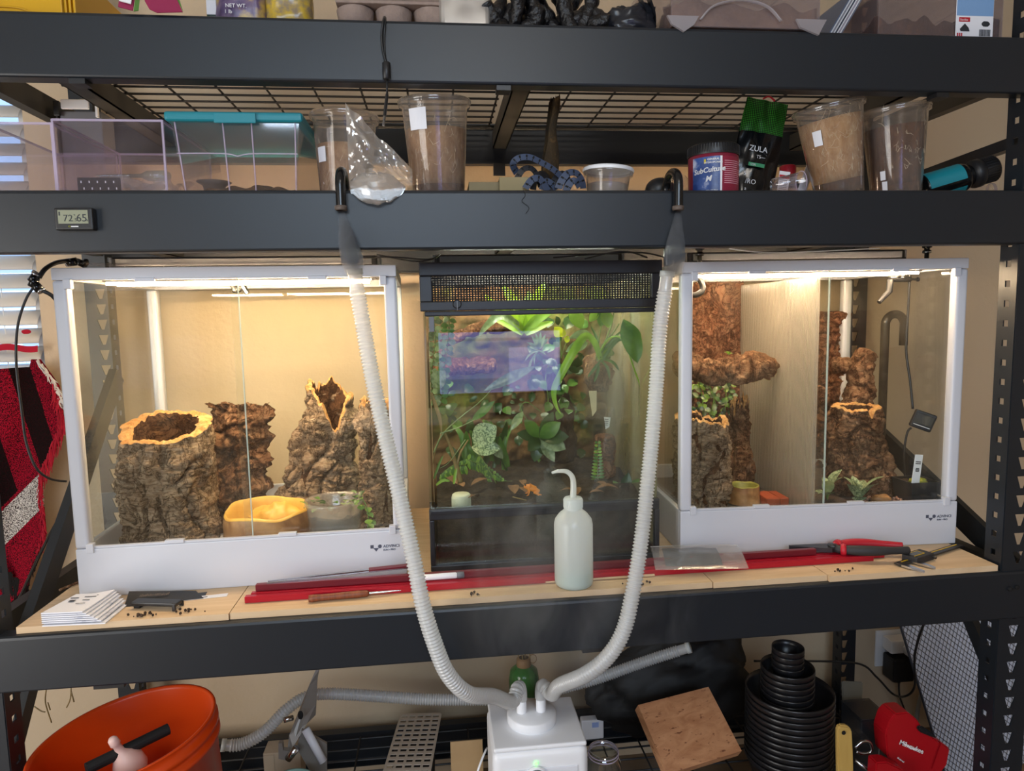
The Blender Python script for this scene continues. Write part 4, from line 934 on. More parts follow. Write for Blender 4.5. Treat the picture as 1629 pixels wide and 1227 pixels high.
Sp.leaf(752, 705, 790, 678, 38, 'leaf_silver', 0, -.01, .08, .1, .5).leaf(750, 712, 795, 715, 26, 'leaf_silver', 0, -.02).leaf(800, 730, 775, 700, 16, 'leaf_grey', 0, 0).stem([(752, 712), (770, 735), (790, 770)], .0018)
F = Plant('fern', 'green drooping fern frond behind the frog', 760, 735, .32)
for (x0, y0, x1, y1) in ((745, 732, 812, 775), (740, 740, 700, 758), (760, 735, 780, 768)):
    F.stem([(x0, y0), ((x0+x1)/2, (y0+y1)/2-8), (x1, y1)], .0012)
    for k in range(16):
        f = k/15; x = x0+(x1-x0)*f; y = y0+(y1-y0)*f-8*4*f*(1-f)*.5
        for sg in (-1, 1): F.leaf(x, y, x+3, y+sg*(13-9*f)+3, 5.5, 'leaf_green' if k % 3 else 'leaf_light', 0, 0, .05, .1, n=4)
# glossy small vine down the trunk
Tv = Plant('trunk_vine', 'vine of heart shaped leaves climbing down the tree fern trunk', 872, 640, .325)
Tv.stem([(878, 570), (868, 600), (872, 640), (862, 680)], .0015)
for k in range(22):
    x, y = rr.uniform(850, 905), rr.uniform(572, 668); Tv.leaf(x, y, x+rr.uniform(-14, 14), y+rr.uniform(8, 16), rr.uniform(10, 15), rr.choice(['leaf_dark', 'leaf_green', 'leaf_green']), 0, -.02, .08, .2, .3, n=6)
for k in range(12):
    x = 815+rr.uniform(-12, 12); y = 615+k*4; Tv.leaf(x, y, x+8, y+3, 6, 'leaf_dark', .03, .02, n=4)
Gr = Plant('lower_leaf_plant', 'green leaf plant at the right foot of the planted tank', 995, 785, .26)
Gr.leaf(990, 785, 1000, 752, 18, 'leaf_dark', 0, -.0).leaf(992, 782, 1018, 762, 12, 'leaf_green').leaf(988, 786, 975, 765, 12, 'leaf_green').leaf(994, 786, 984, 770, 14, 'leaf_dark')
Fn = Plant('thin_fern', 'thin upright fern sprig beside the short stump', 955, 765, .30)
Fn.stem([(952, 770), (950, 735), (953, 700)], .0012)
for k in range(13):
    y = 705+k*5
    for sg in (-1, 1): Fn.leaf(951, y, 951+sg*(5+k*.6), y-2, 4.5, rr.choice(['leaf_green', 'leaf_light']), 0, 0, .05, .1, n=4)
Gs = Plant('grass_sprig', 'small grass sprig at the left foot of the planted tank', 695, 770, .21)
Gs.strap([(694, 772), (705, 764), (716, 766)], 5, 'leaf_light').strap([(722, 770), (724, 755), (727, 745)], 5, 'leaf_light').strap([(690, 762), (700, 735), (705, 725)], 4, 'leaf_green')
Ms = Plant('moss_cushion', 'bright green moss cushion on the root lump', 962, 562, .35)
MB().blob(GY(962, 563, .345), (.018, .014, .014), 3, .5, 3, 24).build('cushion', pm('moss_bright', '#7d9c2a', .95, col2='#5d7d22', scale=140, bump=1, bscale=300), Ms.t, True, True)
bk = Plant('background_creeper', 'mat of dark creeping foliage over the tank background', 860, 640, .50)
rr = random.Random(77)
for k in range(150):
    x, y = rr.uniform(700, 930), rr.uniform(500, 722)
    if (x < 845 and y < 605) or (rr.random() < .35 and x < 840): continue
    w_ = rr.uniform(9, 20); bk.leaf(x, y, x+rr.uniform(-14, 14), y+rr.uniform(6, 18), w_, rr.choice(['leaf_dark', 'leaf_dark', 'leaf_green', 'leaf_dark']), rr.uniform(-.03, .01), rr.uniform(-.05, -.01), .08, .2, .4, n=5)
md = Plant('filler_fern', 'dense dark fern clump filling the middle of the planted tank', 820, 760, .36)
for k in range(40):
    x0 = rr.uniform(720, 960); y0 = rr.uniform(730, 752); x1 = x0+rr.uniform(-35, 35); y1 = y0-rr.uniform(30, 75)
    if 838 < x0 < 935 or 935 < x0 < 990 or 838 < x1 < 935: continue
    md.strap([(x0, y0), ((x0+x1)/2+rr.uniform(-6, 6), (y0+y1)/2-8), (x1, y1)], rr.uniform(7, 14), rr.choice(['leaf_dark', 'leaf_green', 'leaf_dark']), [0, rr.uniform(-.02, .02), rr.uniform(-.04, .03)])
# tags
def stake(label, px, py, Y_, w_, h_, mat, ang=0, prn=False):
    p = GY(px, py, Y_); t = thing('plant_tag', label, 'plant tag', p, (0.1, ang, 0))
    a, b = w_*PS(Y_)/2, h_*PS(Y_); MB().prism([(-a, 0), (a, 0), (a, b*.78), (0, b)], -.0006, .0006, Matrix.Rotation(pi/2, 4, 'X') @ Matrix.Scale(-1, 4, (0, 1, 0))).build('blade', mat, t)
    if prn:
        mb = MB()
        for k in range(4): mb.bx(-a*.7, a*.5, -.0011, -.0008, -b*.2-k*b*.15, -b*.2-k*b*.15+.0012)
        mb.build('print', 'ink', t)
    return t
stake('cream pointed stake hanging below the root lump', 943, 622, .30, 13, 42, pm('cream_stake', '#cdbf9a', .6))
stake('small white printed tag on the short stump', 966, 664, .33, 11, 20, 'white_plastic', .12, True)
# white cap on the soil
p = GZ(734, 812, .125); t = thing('upturned_jar_cap', 'round white plastic cap standing upside down on the tank soil', 'cap', (-.117, .19, .131))
MB().lathe([(.0195, 0), (.0195, .024), (.0185, .028), (.016, .030), (0, .030)], 32, None, True).build('cap', pm('cap_cream', '#d9d6c2', .5, col2='#c9c9b4', scale=30), t, True)
mb = MB()
for k in range(36): a = 2*pi*k/36; mb.bx(-.0005, .0005, .0190, .0201, .004, .022, RZ(a))
mb.build('grip_ridges', 'cap_cream', t)
# frog: one continuous body grown on a skeleton
def skin_mesh(verts, edges, radii, mat, name, parent, root=0, sub=2):
    me = bpy.data.meshes.new('sk'); me.from_pydata(verts, edges, []); ob = bpy.data.objects.new('sk', me); COL.objects.link(ob)
    md = ob.modifiers.new('s', 'SKIN'); ob.modifiers.new('u', 'SUBSURF').levels = sub; md.use_smooth_shade = True
    for i, d in enumerate(me.skin_vertices[0].data): r = radii[i]; d.radius = r if isinstance(r, tuple) else (r, r); d.use_root = (i == root)
    dg = bpy.context.evaluated_depsgraph_get(); m2 = bpy.data.meshes.new_from_object(ob.evaluated_get(dg)); bpy.data.objects.remove(ob)
    m2.materials.clear(); m2.materials.append(MATS[mat]); 
    for p_ in m2.polygons: p_.use_smooth = True
    return link(name, m2, parent)
pm('frog_orange', '#e88a14', .38, col2='#d97a10', scale=60)
p = GZ(847, 788, .148); fz = p.z
fr = thing('frog', 'small orange frog sitting on the tank soil', 'frog', (p.x, p.y, .150))
fv = [(-.014, 0, .017), (-.008, 0, .017), (0, 0, .014), (.008, 0, .010), (.015, 0, .006),
      (-.007, -.006, .010), (-.008, -.009, .005), (-.010, -.008, .0005), (-.014, -.010, .0002),
      (-.007, .006, .010), (-.008, .009, .005), (-.010, .008, .0005), (-.014, .010, .0002),
      (.011, -.007, .006), (.001, -.011, .006), (.013, -.012, .002), (.018, -.012, .0005), (.009, -.015, .0004),
      (.011, .007, .006), (.001, .011, .006), (.013, .012, .002), (.005, .014, .0004), (-.0185, 0, .0165)]
fe = [(0, 1), (1, 2), (2, 3), (3, 4), (1, 5), (5, 6), (6, 7), (7, 8), (1, 9), (9, 10), (10, 11), (11, 12), (3, 13), (13, 14), (14, 15), (15, 16), (15, 17), (3, 18), (18, 19), (19, 20), (20, 21), (0, 22)]
fr_r = [.0052, .0058, .0068, .0062, .003, .0022, .0015, .0013, .0012, .0022, .0015, .0013, .0012, .0032, .0026, .0016, .001, .001, .0032, .0026, .0016, .001, .003]
skin_mesh(fv, fe, fr_r, 'frog_orange', 'body', fr, 2)
for s_ in (-1, 1): MB().blob((-.015, s_*.0042, .0212), .0019, 1, 0, 1, 10).build('eye', 'black_gloss', fr, True)
# small loose sticks in front
p = GZ(825, 800, .135); single('twig', MB().tube([(p.x-.012, p.y+.004, .147), (p.x+.016, p.y-.006, .141)], .0012, 6), 'stem_tan', 'short pale twig lying on the soil in front of the frog', 'twig')
# ------------------------------------------------------------------ things on the terrarium shelf
BZ = BT+.0004
pm('rod_red', '#b3122a', .33, .25, spec=.6); pm('rod_dark', '#6d1a24', .4)
rodsd = [(-.519, .712, .064, .078, 0, 'rod_red', 'bright red square metal rod, frontmost on the pine boards'),
         (-.512, .745, .0785, .0905, 0, 'rod_red', 'bright red square metal rod, second row behind the frontmost'),
         (-.500, .730, .0925, .1035, 0, 'rod_red', 'red square metal rod, third row, nearest the terrariums'),
         (-.505, .60, .0855, .097, .0125, 'rod_dark', 'dark red rod lying on top of the red rods')]
for (x0, x1, ya, yb, z, mat, lab) in rodsd:
    t = thing('metal_rod', lab, 'rod', ((x0+x1)/2, ya, BZ+z), (0, 0, math.atan2(yb-ya, x1-x0)))
    L = (x1-x0)/2; MB().rbx(-L, L, -.0055, .0055, .0, .012, .0008, 1).build('bar', mat, t)
    for z2 in (.0035, .0085): MB().bx(-L+.001, L-.001, -.0058, -.0053, z2-.0005, z2+.0005).build('edge_bead', mat, t)
# wash bottle
milky('pe_plastic', '#fafffd', clear=.14, gloss=.05, rough=.3, mixt=.5); milky('pe_liquid', '#a5d6bf', clear=.12, gloss=.03, mixt=.5); milky('pe_tube', '#eef2ee', clear=.2, gloss=.07)
bc = Vector((.088, .044, BZ)); t = thing('wash_bottle', 'translucent white wash bottle with a bent spout on the pine board', 'bottle', bc)
R_ = .0365
MB().lathe([(0, .002), (R_-.006, 0), (R_-.001, .004), (R_, .012), (R_, .118), (R_-.002, .128), (R_-.010, .139), (.019, .145), (.0155, .148), (.0155, .152)], 48).build('body', 'pe_plastic', t, True)
MB().lathe([(0, .004), (R_-.007, .003), (R_-.003, .007), (R_-.0022, .013), (R_-.0022, .032), (0, .032)], 40).build('liquid', 'pe_liquid', t, True)
cp = MB().lathe([(.0175, .148), (.0178, .151), (.0175, .166), (.0165, .169), (.006, .170)], 32, None, False, True).build('cap', 'pe_plastic', t, True)
mb = MB()
for k in range(40): mb.bx(-.0006, .0006, .0172, .0184, .151, .166, RZ(2*pi*k/40))
mb.build('cap_ribs', 'pe_plastic', cp)
SPP = curve([(0, 0, .168), (.001, 0, .190), (-.001, 0, .208), (-.011, 0, .219), (-.027, -.001, .221), (-.040, -.002, .2185)], .003)
MB().tube(SPP, [lerp([.0062, .0058, .0052, .0046, .0036, .0022], i/(len(SPP)-1)) for i in range(len(SPP))], 14).build('spout', 'pe_tube', t, True)
MB().tube([(0, 0, .006), (0, 0, .15)], .004, 10).build('dip_tube', 'pe_tube', t, True)
# corrugated fog hoses
milky('hose_plastic', '#eef0f0', clear=.22, gloss=.10, rough=.25, mixt=.45)
def hose(label, pts, r=.0142, cuff=.03, pitch=.0062, name='corrugated_hose', cuff2=0):
    P = curve(pts, pitch/4); N = len(P); rr_ = []; L = 0; tot = sum((P[i+1]-P[i]).length for i in range(N-1))
    for i in range(N):
        if i: L += (P[i]-P[i-1]).length
        k = (L/pitch) % 1
        rr_.append(r*.86 if (L < cuff or L > tot-cuff2) else r*(.80+.24*(.5-.5*cos(2*pi*k))**.7))
    t = thing(name, label, 'hose', P[-1]); MB().tube(P, rr_, 18, True).build('tube', 'hose_plastic', t, True, True)
    MB().tube([P[0], P[0]+(P[3]-P[0]).normalized()*.010], r*.98, 18, True).build('cuff_ring', 'pe_plastic', t, True, True)
    return t
def px3(*a): return [GY(x, y, Y_) for (x, y, Y_) in a]
HZ = -.322
hose('white corrugated fog hose running down in front of the water dish terrarium', px3((564, 428, .052), (568, 460, .052), (578, 520, .050), (592, 600, .042), (614, 700, .022), (638, 800, -.004), (658, 890, -.026), (672, 960, -.040), (690, 1020, -.044), (712, 1072, -.040), (745, 1104, -.018), (785, 1108, .05))+[Vector((-.030, .105, -.250)), Vector((-.015, .132, -.240)), Vector((-.006, .149, -.250)), Vector((-.005, .150, -.2735))], cuff=.035, cuff2=.03)
hose('white corrugated fog hose running down between the tank and the divided terrarium', px3((1062, 432, .052), (1058, 462, .052), (1050, 520, .05), (1045, 600, .044), (1038, 690, .03), (1029, 780, .012), (1020, 860, -.010), (1008, 935, -.034), (992, 1003, -.044), (966, 1046, -.040), (930, 1074, -.018), (890, 1091, .05))+[Vector((.054, .115, -.246)), Vector((.040, .140, -.242)), Vector((.0365, .150, -.254)), Vector((.036, .150, -.2735))], cuff=.035, cuff2=.03)
# J tubes hooked over the middle beam
for (pf, pb, lab) in (((543, 334), (563, 420), 'glossy black bent tube hooked over the beam beside the crumpled bag'), ((1079, 334), (1063, 424), 'glossy black bent tube hooked over the beam beside the supplement jar')):
    a = GY(*pb, .052); f_ = GY(*pf, -.0145); topz = S2+.034
    pts = [a, a.lerp(Vector((f_.x, .048, topz-.03)), .6), Vector((f_.x, .047, topz-.028))]
    for i in range(1, 12): an = pi*i/12; pts.append(Vector((f_.x, .016+.031*cos(an), topz-.028+.026*sin(an))))
    pts += [Vector((f_.x, -.0150, topz-.03)), f_]
    t = thing('fog_tube', lab, 'tube', f_); MB().tube(curve(pts, .004), .0082, 18).build('tube', 'tube_black', t, True, True)
    MB().lathe([(.0084, 0), (.0097, .0004), (.0097, .0075), (.0084, .0079)], 18, TR(0, 0, -.001)).build('end_collar', pm('collar_brown', '#5d5149', .6) if 'collar_brown' not in MATS else 'collar_brown', t, True)
    MB().rbx(-.0105, -.0075, -.004, .002, .0005, .0065, .0005, 1).build('clamp_screw', 'collar_brown', t)
# folded leaflets
q = NT('print_paper'); v = q.coord(); f = q.noise(v, 60, 2); q.l(q.ramp(f, [(.60, '#dfe0e8'), (.66, '#c2c4d2')]), q.b.inputs['Base Color']); q.b.inputs['Roughness'].default_value = .8; MATS['print_paper'] = q.m
t = thing('folded_leaflets', 'stack of folded white instruction leaflets on the pine board', 'papers', (-.785, .045, BZ), (0, 0, -.05))
for k in range(7):
    z0 = .0006+k*.0034; sk_ = .004*k
    def sh(u, v, k=k, z0=z0):
        x = -.052+u*(.104-.006*k); y = -.042+v*(.078); lift = .0016+.010*max(0, u-.45)*(v**1.5)*(1 if k > 2 else .4)
        return Vector((x+sk_*.6*v, y, z0+lift*(k > 0)))
    mb = MB().grid(sh, 10, 6); n = len(mb.v); mb.v += [(p[0], p[1], p[2]+.0021) for p in mb.v]; mb.f += [tuple(i+n for i in reversed(q_)) for q_ in mb.f]
    for i in range(10): mb.f += [(i, n+i, n+i+1, i+1), (6*11+i+1, n+6*11+i+1, n+6*11+i, 6*11+i)]
    for j in range(6): mb.f += [((j+1)*11, n+(j+1)*11, n+j*11, j*11), (j*11+10, n+j*11+10, n+(j+1)*11+10, (j+1)*11+10)]
    mb.build('leaflet', 'print_paper' if k % 2 else 'paper', t)
pr = MB()
for (x, y, w_, d_) in ((-.034, .012, .014, .003), (-.012, .016, .020, .0025), (-.030, -.002, .010, .006), (-.008, .002, .012, .002), (.006, .022, .012, .002), (-.012, -.012, .016, .0016)): pr.bx(x, x+w_, y, y+d_, .0265, .0268)
pr.build('print', 'ink', t)
# black packet with a torn flap, and black clip in front of it
t = thing('black_packet', 'flat glossy black printed packet lying against the terrarium base', 'packet', (-.675, .095, BZ), (0, 0, .12))
MB().grid(lambda u, v: Vector((-.062+u*(.134-.02*v), -.018+v*.032, .0010+.012*v*(1-u)+.004*v)), 12, 6).build('packet', 'black_plastic', t)
MB().grid(lambda u, v: Vector((-.062+u*.134, -.018+v*.032, .0003)), 6, 3).build('packet_back', 'black_plastic', t)
marks(t, face_M((-.040, -.006, .0115), (1, .1, -.09), (.25, 1, .42)), 18, .0027, .008, 'collar_brown', 3)
t = thing('paper_slip', 'narrow white paper slip under the black packet', 'paper', (-.597, .093, BZ), (0, 0, .12)); MB().bx(-.04, .035, -.007, .007, 0, .0006).build('sheet', 'paper', t); MB().bx(-.03, .0, -.002, .001, .0007, .0009).build('print', 'ink', t)
t = thing('black_clip', 'short black plastic clip with a bent end in front of the packet', 'clip', (-.672, .058, BZ), (0, 0, -.22))
MB().rbx(-.044, .042, -.010, .010, .006, .013, .002).build('body', 'black_plastic', t); MB().rbx(-.042, -.03, -.007, .007, 0, .0058, .001).build('foot', 'black_plastic', t); MB().rbx(.036, .0425, -.0135, -.0102, -.0, .013, .001).build('prong', 'black_plastic', t); MB().rbx(.034, .0425, .0102, .0135, 0, .010, .001).build('prong', 'black_plastic', t)
# crumbs
rr = random.Random(8); cr = MB()
for k in range(60):
    c_ = rr.choice([(-.69, .022), (-.68, .016), (-.61, .025), (-.1, .02), (.2, .016), (.62, .018)]); x, y = c_[0]+rr.gauss(0, .012), max(.018, c_[1]+rr.gauss(0, .005)+.006); rd = rr.uniform(.0008, .0028)
    cr.blob((x, y, BZ+rd*1.25), rd, k, .4, 2, 6)
single('soil_crumbs', cr, 'soil', 'dark soil crumbs scattered over the pine boards', 'crumbs', kind='stuff')
# twig by the left corner
a = GZ(108, 942, BZ+.004); b = GZ(122, 925, BZ+.004); single('dry_twig', MB().tube(curve([(-.893, .165, BZ+.003), (-.88, .19, BZ+.004), (-.862, .215, BZ+.005)], .006), .0026, 6), 'bark_brown', 'short dark twig lying beside the white terrarium corner', 'twig')
# wooden handled awl
t = thing('awl', 'wooden handled awl lying in front of the red rods', 'tool', (-.345, .043, BZ), (0, 0, .07))
MB().lathe([(0, -.058), (.006, -.058), (.0068, -.050), (.0058, -.035), (.0062, 0), (.0066, .030), (.0058, .046), (.0035, .050), (0, .050)], 18, TR(0, 0, .0068) @ Matrix.Rotation(pi/2, 4, 'Y')).build('handle', pm('handle_brown', '#8a4a2c', .5, col2='#6d3a22', scale=30, stretch=(8, 1, 1)), t, True)
MB().lathe([(.0024, .050), (.0022, .080), (.0004, .108)], 10, TR(0, 0, .0068) @ Matrix.Rotation(pi/2, 4, 'Y')).build('spike', 'chrome', t, True)
# tweezers lying on the rods
t = thing('tweezers', 'long steel tweezers lying on the red rods', 'tweezers', (-.355, .095, BZ+.0265), (0, -.012, .10))
for s_ in (-1, 1):
    MB().grid(lambda u, v, s_=s_: Vector((-.13+.26*u, s_*(.0012+.006*sin(pi*u))+(v-.5)*.004*(.3+u), .003+(v-.5)*.0)), 20, 2).build('arm', 'chrome', t)
    MB().bx(-.13, .13, s_*.004-.001, s_*.004+.001, 0, .002).build('arm_edge', 'chrome', t)
MB().rbx(.055, .135, -.006, .006, .0022, .0065, .001).build('sleeve', 'rod_dark', t)
# white marker
t = thing('marker_pen', 'white capped paint marker lying on the red rods', 'pen', (-.155, .078, BZ+.0185), (0, 0, .03))
MB().lathe([(0, -.06), (.0058, -.06), (.006, .020), (.0048, .022), (.0048, .027), (.006, .027), (.006, .034), (.003, .036), (0, .036)], 16, Matrix.Rotation(pi/2, 4, 'Y')).build('barrel', 'white_plastic', t, True)
MB().lathe([(.0062, .022), (.0064, .026), (.0062, .036), (0, .0365)], 16, Matrix.Rotation(pi/2, 4, 'Y')).build('cap', 'grey_plastic', t, True)
# wooden skewer by the bottle
single('wood_skewer', MB().tube([(.035, .055, BZ+.0028), (.25, .058, BZ+.0028)], [.0018, .0026], 8), 'pine_board', 'thin wooden skewer lying beside the wash bottle', 'skewer')
# small zip bag
milky('poly_bag', '#dfe2e6', clear=.72, gloss=.07, rough=.15)
t = thing('zip_bag', 'small clear zip bag holding a black sheet in front of the divided terrarium', 'plastic bag', (.345, .092, BZ), (0, 0, -.12))
def bagf(u, v, s_): 
    x = -.090+.18*u; y = -.055+.105*v; e = (sin(pi*u)*sin(pi*v))**.5
    return Vector((x+.01*v, y, .0275+.004*s_*e+.004*noise.noise(Vector((x*40, y*40, s_)))*e-.011*max(0, -y/.055)*1.0))
for s_ in (-1, 1): MB().grid(lambda u, v, s_=s_: bagf(u, v, s_), 30, 20).build('film', 'poly_bag', t, True)
MB().grid(lambda u, v: bagf(.12+.62*u, .12+.72*v, 0)+Vector((0, 0, .0005)), 16, 10).build('sheet', pm('dark_sheet', '#3c4048', .35), t, True)
MB().grid(lambda u, v: bagf(u, .93+.03*v, 1)+Vector((0, 0, .0006)), 30, 1).build('zip_seal', 'white_plastic', t)
# pliers
pm('grip_red', '#b8192c', .45); pm('grip_black', '#2c2b2d', .6)
t = thing('pliers', 'red and black handled long nose pliers lying across the red rods', 'pliers', (.640, .098, BZ+.0138), (0, -.0, -.20))
jaw = [(-.085, .001), (-.05, .007), (-.02, .012), (-.004, .014), (.004, .010), (.004, -.001), (-.085, -.001)]
for s_ in (1, -1): MB().prism([(x, s_*y+s_*.0012) for x, y in (jaw if s_ > 0 else jaw[::-1])], .002, .011).build('jaw', 'dark_metal', t)
MB().lathe([(.0095, 0), (.0095, .0035), (0, .0035)], 18, TR(.002, 0, .0112)).build('pivot', 'dark_metal', t, True)
for s_, mat, mat2 in ((1, 'grip_red', 'grip_red'), (-1, 'grip_black', 'grip_red')):
    P = curve([(.006, s_*.006, .007), (.022, s_*.015, .008), (.06, s_*.022, .009), (.10, s_*.020, .009), (.145, s_*.013, .008)], .005)
    h = MB().tube(P, [.0078+.0028*sin(pi*min(1, i/len(P)*1.4)) for i in range(len(P))], 12).build('handle', mat, t, True)
    MB().tube([P[2], P[3], P[4]], [.0110, .0125, .0110], 14).build('guard', mat2, h, True)
    MB().tube([P[-2], P[-1]], [.0072, .0066], 12).build('end_cap', mat2, h, True)
# digital caliper
t = thing('caliper', 'dark digital caliper lying on the pine board by the pliers', 'caliper', (.79, .052, BZ), (0, 0, .39))
MB().rbx(-.055, .165, -.008, .008, .002, .0055, .0006, 1).build('beam_scale', 'dark_metal', t); MB().bx(-.04, .155, .001, .0035, .0056, .0060).build('scale_strip', pm('caliper_yellow', '#d8b222', .5), t)
MB().rbx(-.018, .042, -.016, .015, .0, .014, .002).build('slider', 'grip_black', t); MB().rbx(-.010, .022, -.006, .008, .0141, .0150, .0004, 1).build('screen', 'lcd_off', t)
mb = MB()
for (x0, x1, y0, y1) in ((-.011, .023, .0082, .0092), (-.011, .023, -.0072, -.0062), (.0222, .0232, -.007, .009)): mb.bx(x0, x1, y0, y1, .0142, .0152)
mb.build('screen_border', 'caliper_yellow', t)
for (x, s_) in ((-.056, -1), (-.020, -1)): MB().prism([(x, -.008), (x+.016, -.008), (x+.010, -.048), (x+.006, -.05)], .0018, .0058).build('jaw', 'chrome', t)
MB().lathe([(.003, 0), (.003, .006)], 10, TR(.036, -.0165, .007) @ Matrix.Rotation(pi/2, 4, 'X'), False, True).build('thumb_screw', 'dark_metal', t)
# digital hygrometer stuck on the middle beam
p0 = GY(92, 330, 0); p1 = GY(160, 370, 0)
hw, hh2 = .029, .0175; cx, cz = (p0.x+p1.x)/2-.002, (p0.z+p1.z)/2
t = thing('hygrometer', 'small black digital hygrometer stuck on the middle beam', 'hygrometer', (cx, -.0004, cz))
MB().rbx(-hw, hw, -.013, 0, -hh2, hh2, .003, 3).build('case', 'black_plastic', t)
MB().bx(-hw+.006, hw-.007, -.0135, -.0128, -.0075, hh2-.004).build('screen', pm('lcd', '#8b8f78', .35), t)
text('72', .0150, 'ink', t, FRONT(-.0155, -.0137, -.0040), 'digits', .0001); text('65', .0165, 'ink', t, FRONT(.0040, -.0137, -.0042), 'digits', .0001); text('.5', .0070, 'ink', t, FRONT(-.0000, -.0137, -.0040), 'digits', .0001)
text('\u00b0F', .0032, 'ink', t, FRONT(.0005, -.0137, .0045), 'digits', .0001); text('%', .0040, 'ink', t, FRONT(.0190, -.0137, -.0040), 'digits', .0001)
MB().bx(-.0215, -.0195, -.0138, -.0135, .005, .011).build('battery_mark', 'ink', t)
text('IQ', .0035, 'leaf_yellow', t, FRONT(-.009, -.0131, -.0130), 'lettering', .0001); MB().bx(-.0045, .0065, -.0134, -.0130, -.0128, -.0112).build('brand_line', 'white_ink', t)
# ------------------------------------------------------------------ things on the middle shelf
Z2 = S2-.0050
glassm('deli_plastic', tint=(.95, .94, .93), f0=.05, gloss=1.3, haze=.20, hazecol='#efe8e0', hscale=9, hlo=.25, hhi=.75, rough=.08)
def media(name, a, b, c):
    q = NT(name); v = q.coord((1, 1, .5)); f = q.noise(v, 60, 8, .75, .5); g = q.noise(q.coord(), 14, 3)
    col = q.ramp(f, [(.3, a), (.55, b), (.75, c)]); q.l(col, q.b.inputs['Base Color']); q.b.inputs['Roughness'].default_value = .9; q.bump(f, .8, .004); MATS[name] = q.m
media('media_tan', '#8a6242', '#b28c67', '#dfc59c'); media('media_dark', '#3a2216', '#633d26', '#a06c42'); media('media_orange', '#a87848', '#caa274', '#ecd4aa')
pm('mycelium', '#e6d5b4', .8)
def cup(label, loc, rot=(0, 0, 0), h=.143, r0=.0445, r1=.0585, fill=.70, mat='media_tan', dark=.12, lab=None, lid=False, seed=1, strands=26, name='deli_cup'):
    t = thing(name, label, 'tub', loc, rot)
    MB().lathe([(0, .003), (r0-.006, .003), (r0-.003, 0), (r0, .002), (r1-.002, h-.012), (r1+.003, h-.010), (r1+.004, h), (r1+.001, h), (r1-.003, h-.010), (r0-.001, .005)], 48).build('cup', 'deli_plastic', t, True)
    R = lambda z: r0+(r1-.002-r0)*z/(h-.012)
    if dark: MB().lathe([(0, .005), (R(.006)-.002, .005), (R(dark*h)-.002, dark*h), (0, dark*h)], 40).build('base_layer', 'media_dark', t, True)
    z0, z1 = dark*h+.0002, fill*h
    prof = [(0, z0)]+[(R(z0+(z1-z0)*k/6)-.0022, z0+(z1-z0)*k/6) for k in range(7)]+[(0, z1+.002)]
    MB().lathe(prof, 40).build('medium', mat, t, True)
    rr = random.Random(seed); mb = MB()
    for k in range(strands):
        th = rr.uniform(-2.6, -.5); z = rr.uniform(z0+.2*(z1-z0), z1+.012); rad = R(z)-.0016; pts = []
        a = th; d = rr.uniform(-.12, .12)
        for j in range(4): pts.append((rad*cos(a), rad*sin(a), z)); a += d; z += rr.uniform(-.008, .012)
        mb.tube(pts, .0003, 3)
    mb.build('fibre', 'mycelium', t, kind='stuff')
    if lid: MB().lathe([(r1+.0045, h-.004), (r1+.0055, h), (r1+.004, h+.003), (0, h+.002)], 40).build('lid', 'white_plastic' if lid == 'white' else 'deli_plastic', t, True)
    if lab:
        for (th0, th1, za, zb) in lab: MB().grid(lambda u, v: Vector(((R(za)+.0012+(R(zb)-R(za))*v)*cos(th0+(th1-th0)*u), (R(za)+.0012+(R(zb)-R(za))*v)*sin(th0+(th1-th0)*u), za+(zb-za)*v)), 8, 3).build('sticker', 'paper', t)
    return t
def base_at(px, Y_, z=Z2): p = GY(px, 300, Y_); return (p.x, Y_, z)
cup('clear tub of tan growing medium standing behind the crumpled bag', base_at(549, .14), (0, .03, 0), lid='clear', h=.160, fill=.66, mat='media_tan', lab=[(-2.55, -2.15, .072, .098)], seed=3, dark=0)
cup('clear tub of tan growing medium with a square white sticker', base_at(698, .115, Z2+.006), (.09, -.02, 0), h=.172, r1=.061, r0=.047, lid='clear', fill=.72, mat='media_tan', lab=[(-2.45, -1.85, .118, .154)], seed=5, dark=.16)
cup('clear tub of pale medium leaning against the darker tub', base_at(1336, .119, Z2+.015), (.05, -.20, 0), lid='clear', h=.170, r1=.062, fill=.86, mat='media_orange', lab=[(-2.75, -2.45, .10, .128)], seed=7, dark=.17, strands=70)
cup('clear tub of dark brown medium next to the teal bottle', base_at(1426, .115, Z2+.010), (.05, -.10, 0), lid='clear', h=.168, r1=.060, fill=.80, mat='media_dark', lab=[(-2.75, -2.55, .035, .052), (-2.7, -2.5, .010, .032)], seed=9, dark=.15, strands=34)
t = cup('small empty white lidded tub beside the measuring tape', base_at(965, .10), (.0, .06, 0), h=.058, r0=.036, r1=.043, fill=.55, mat=milky('milk_tub', '#cfc8c4', clear=.2), lid='white', seed=11, dark=0, strands=0)
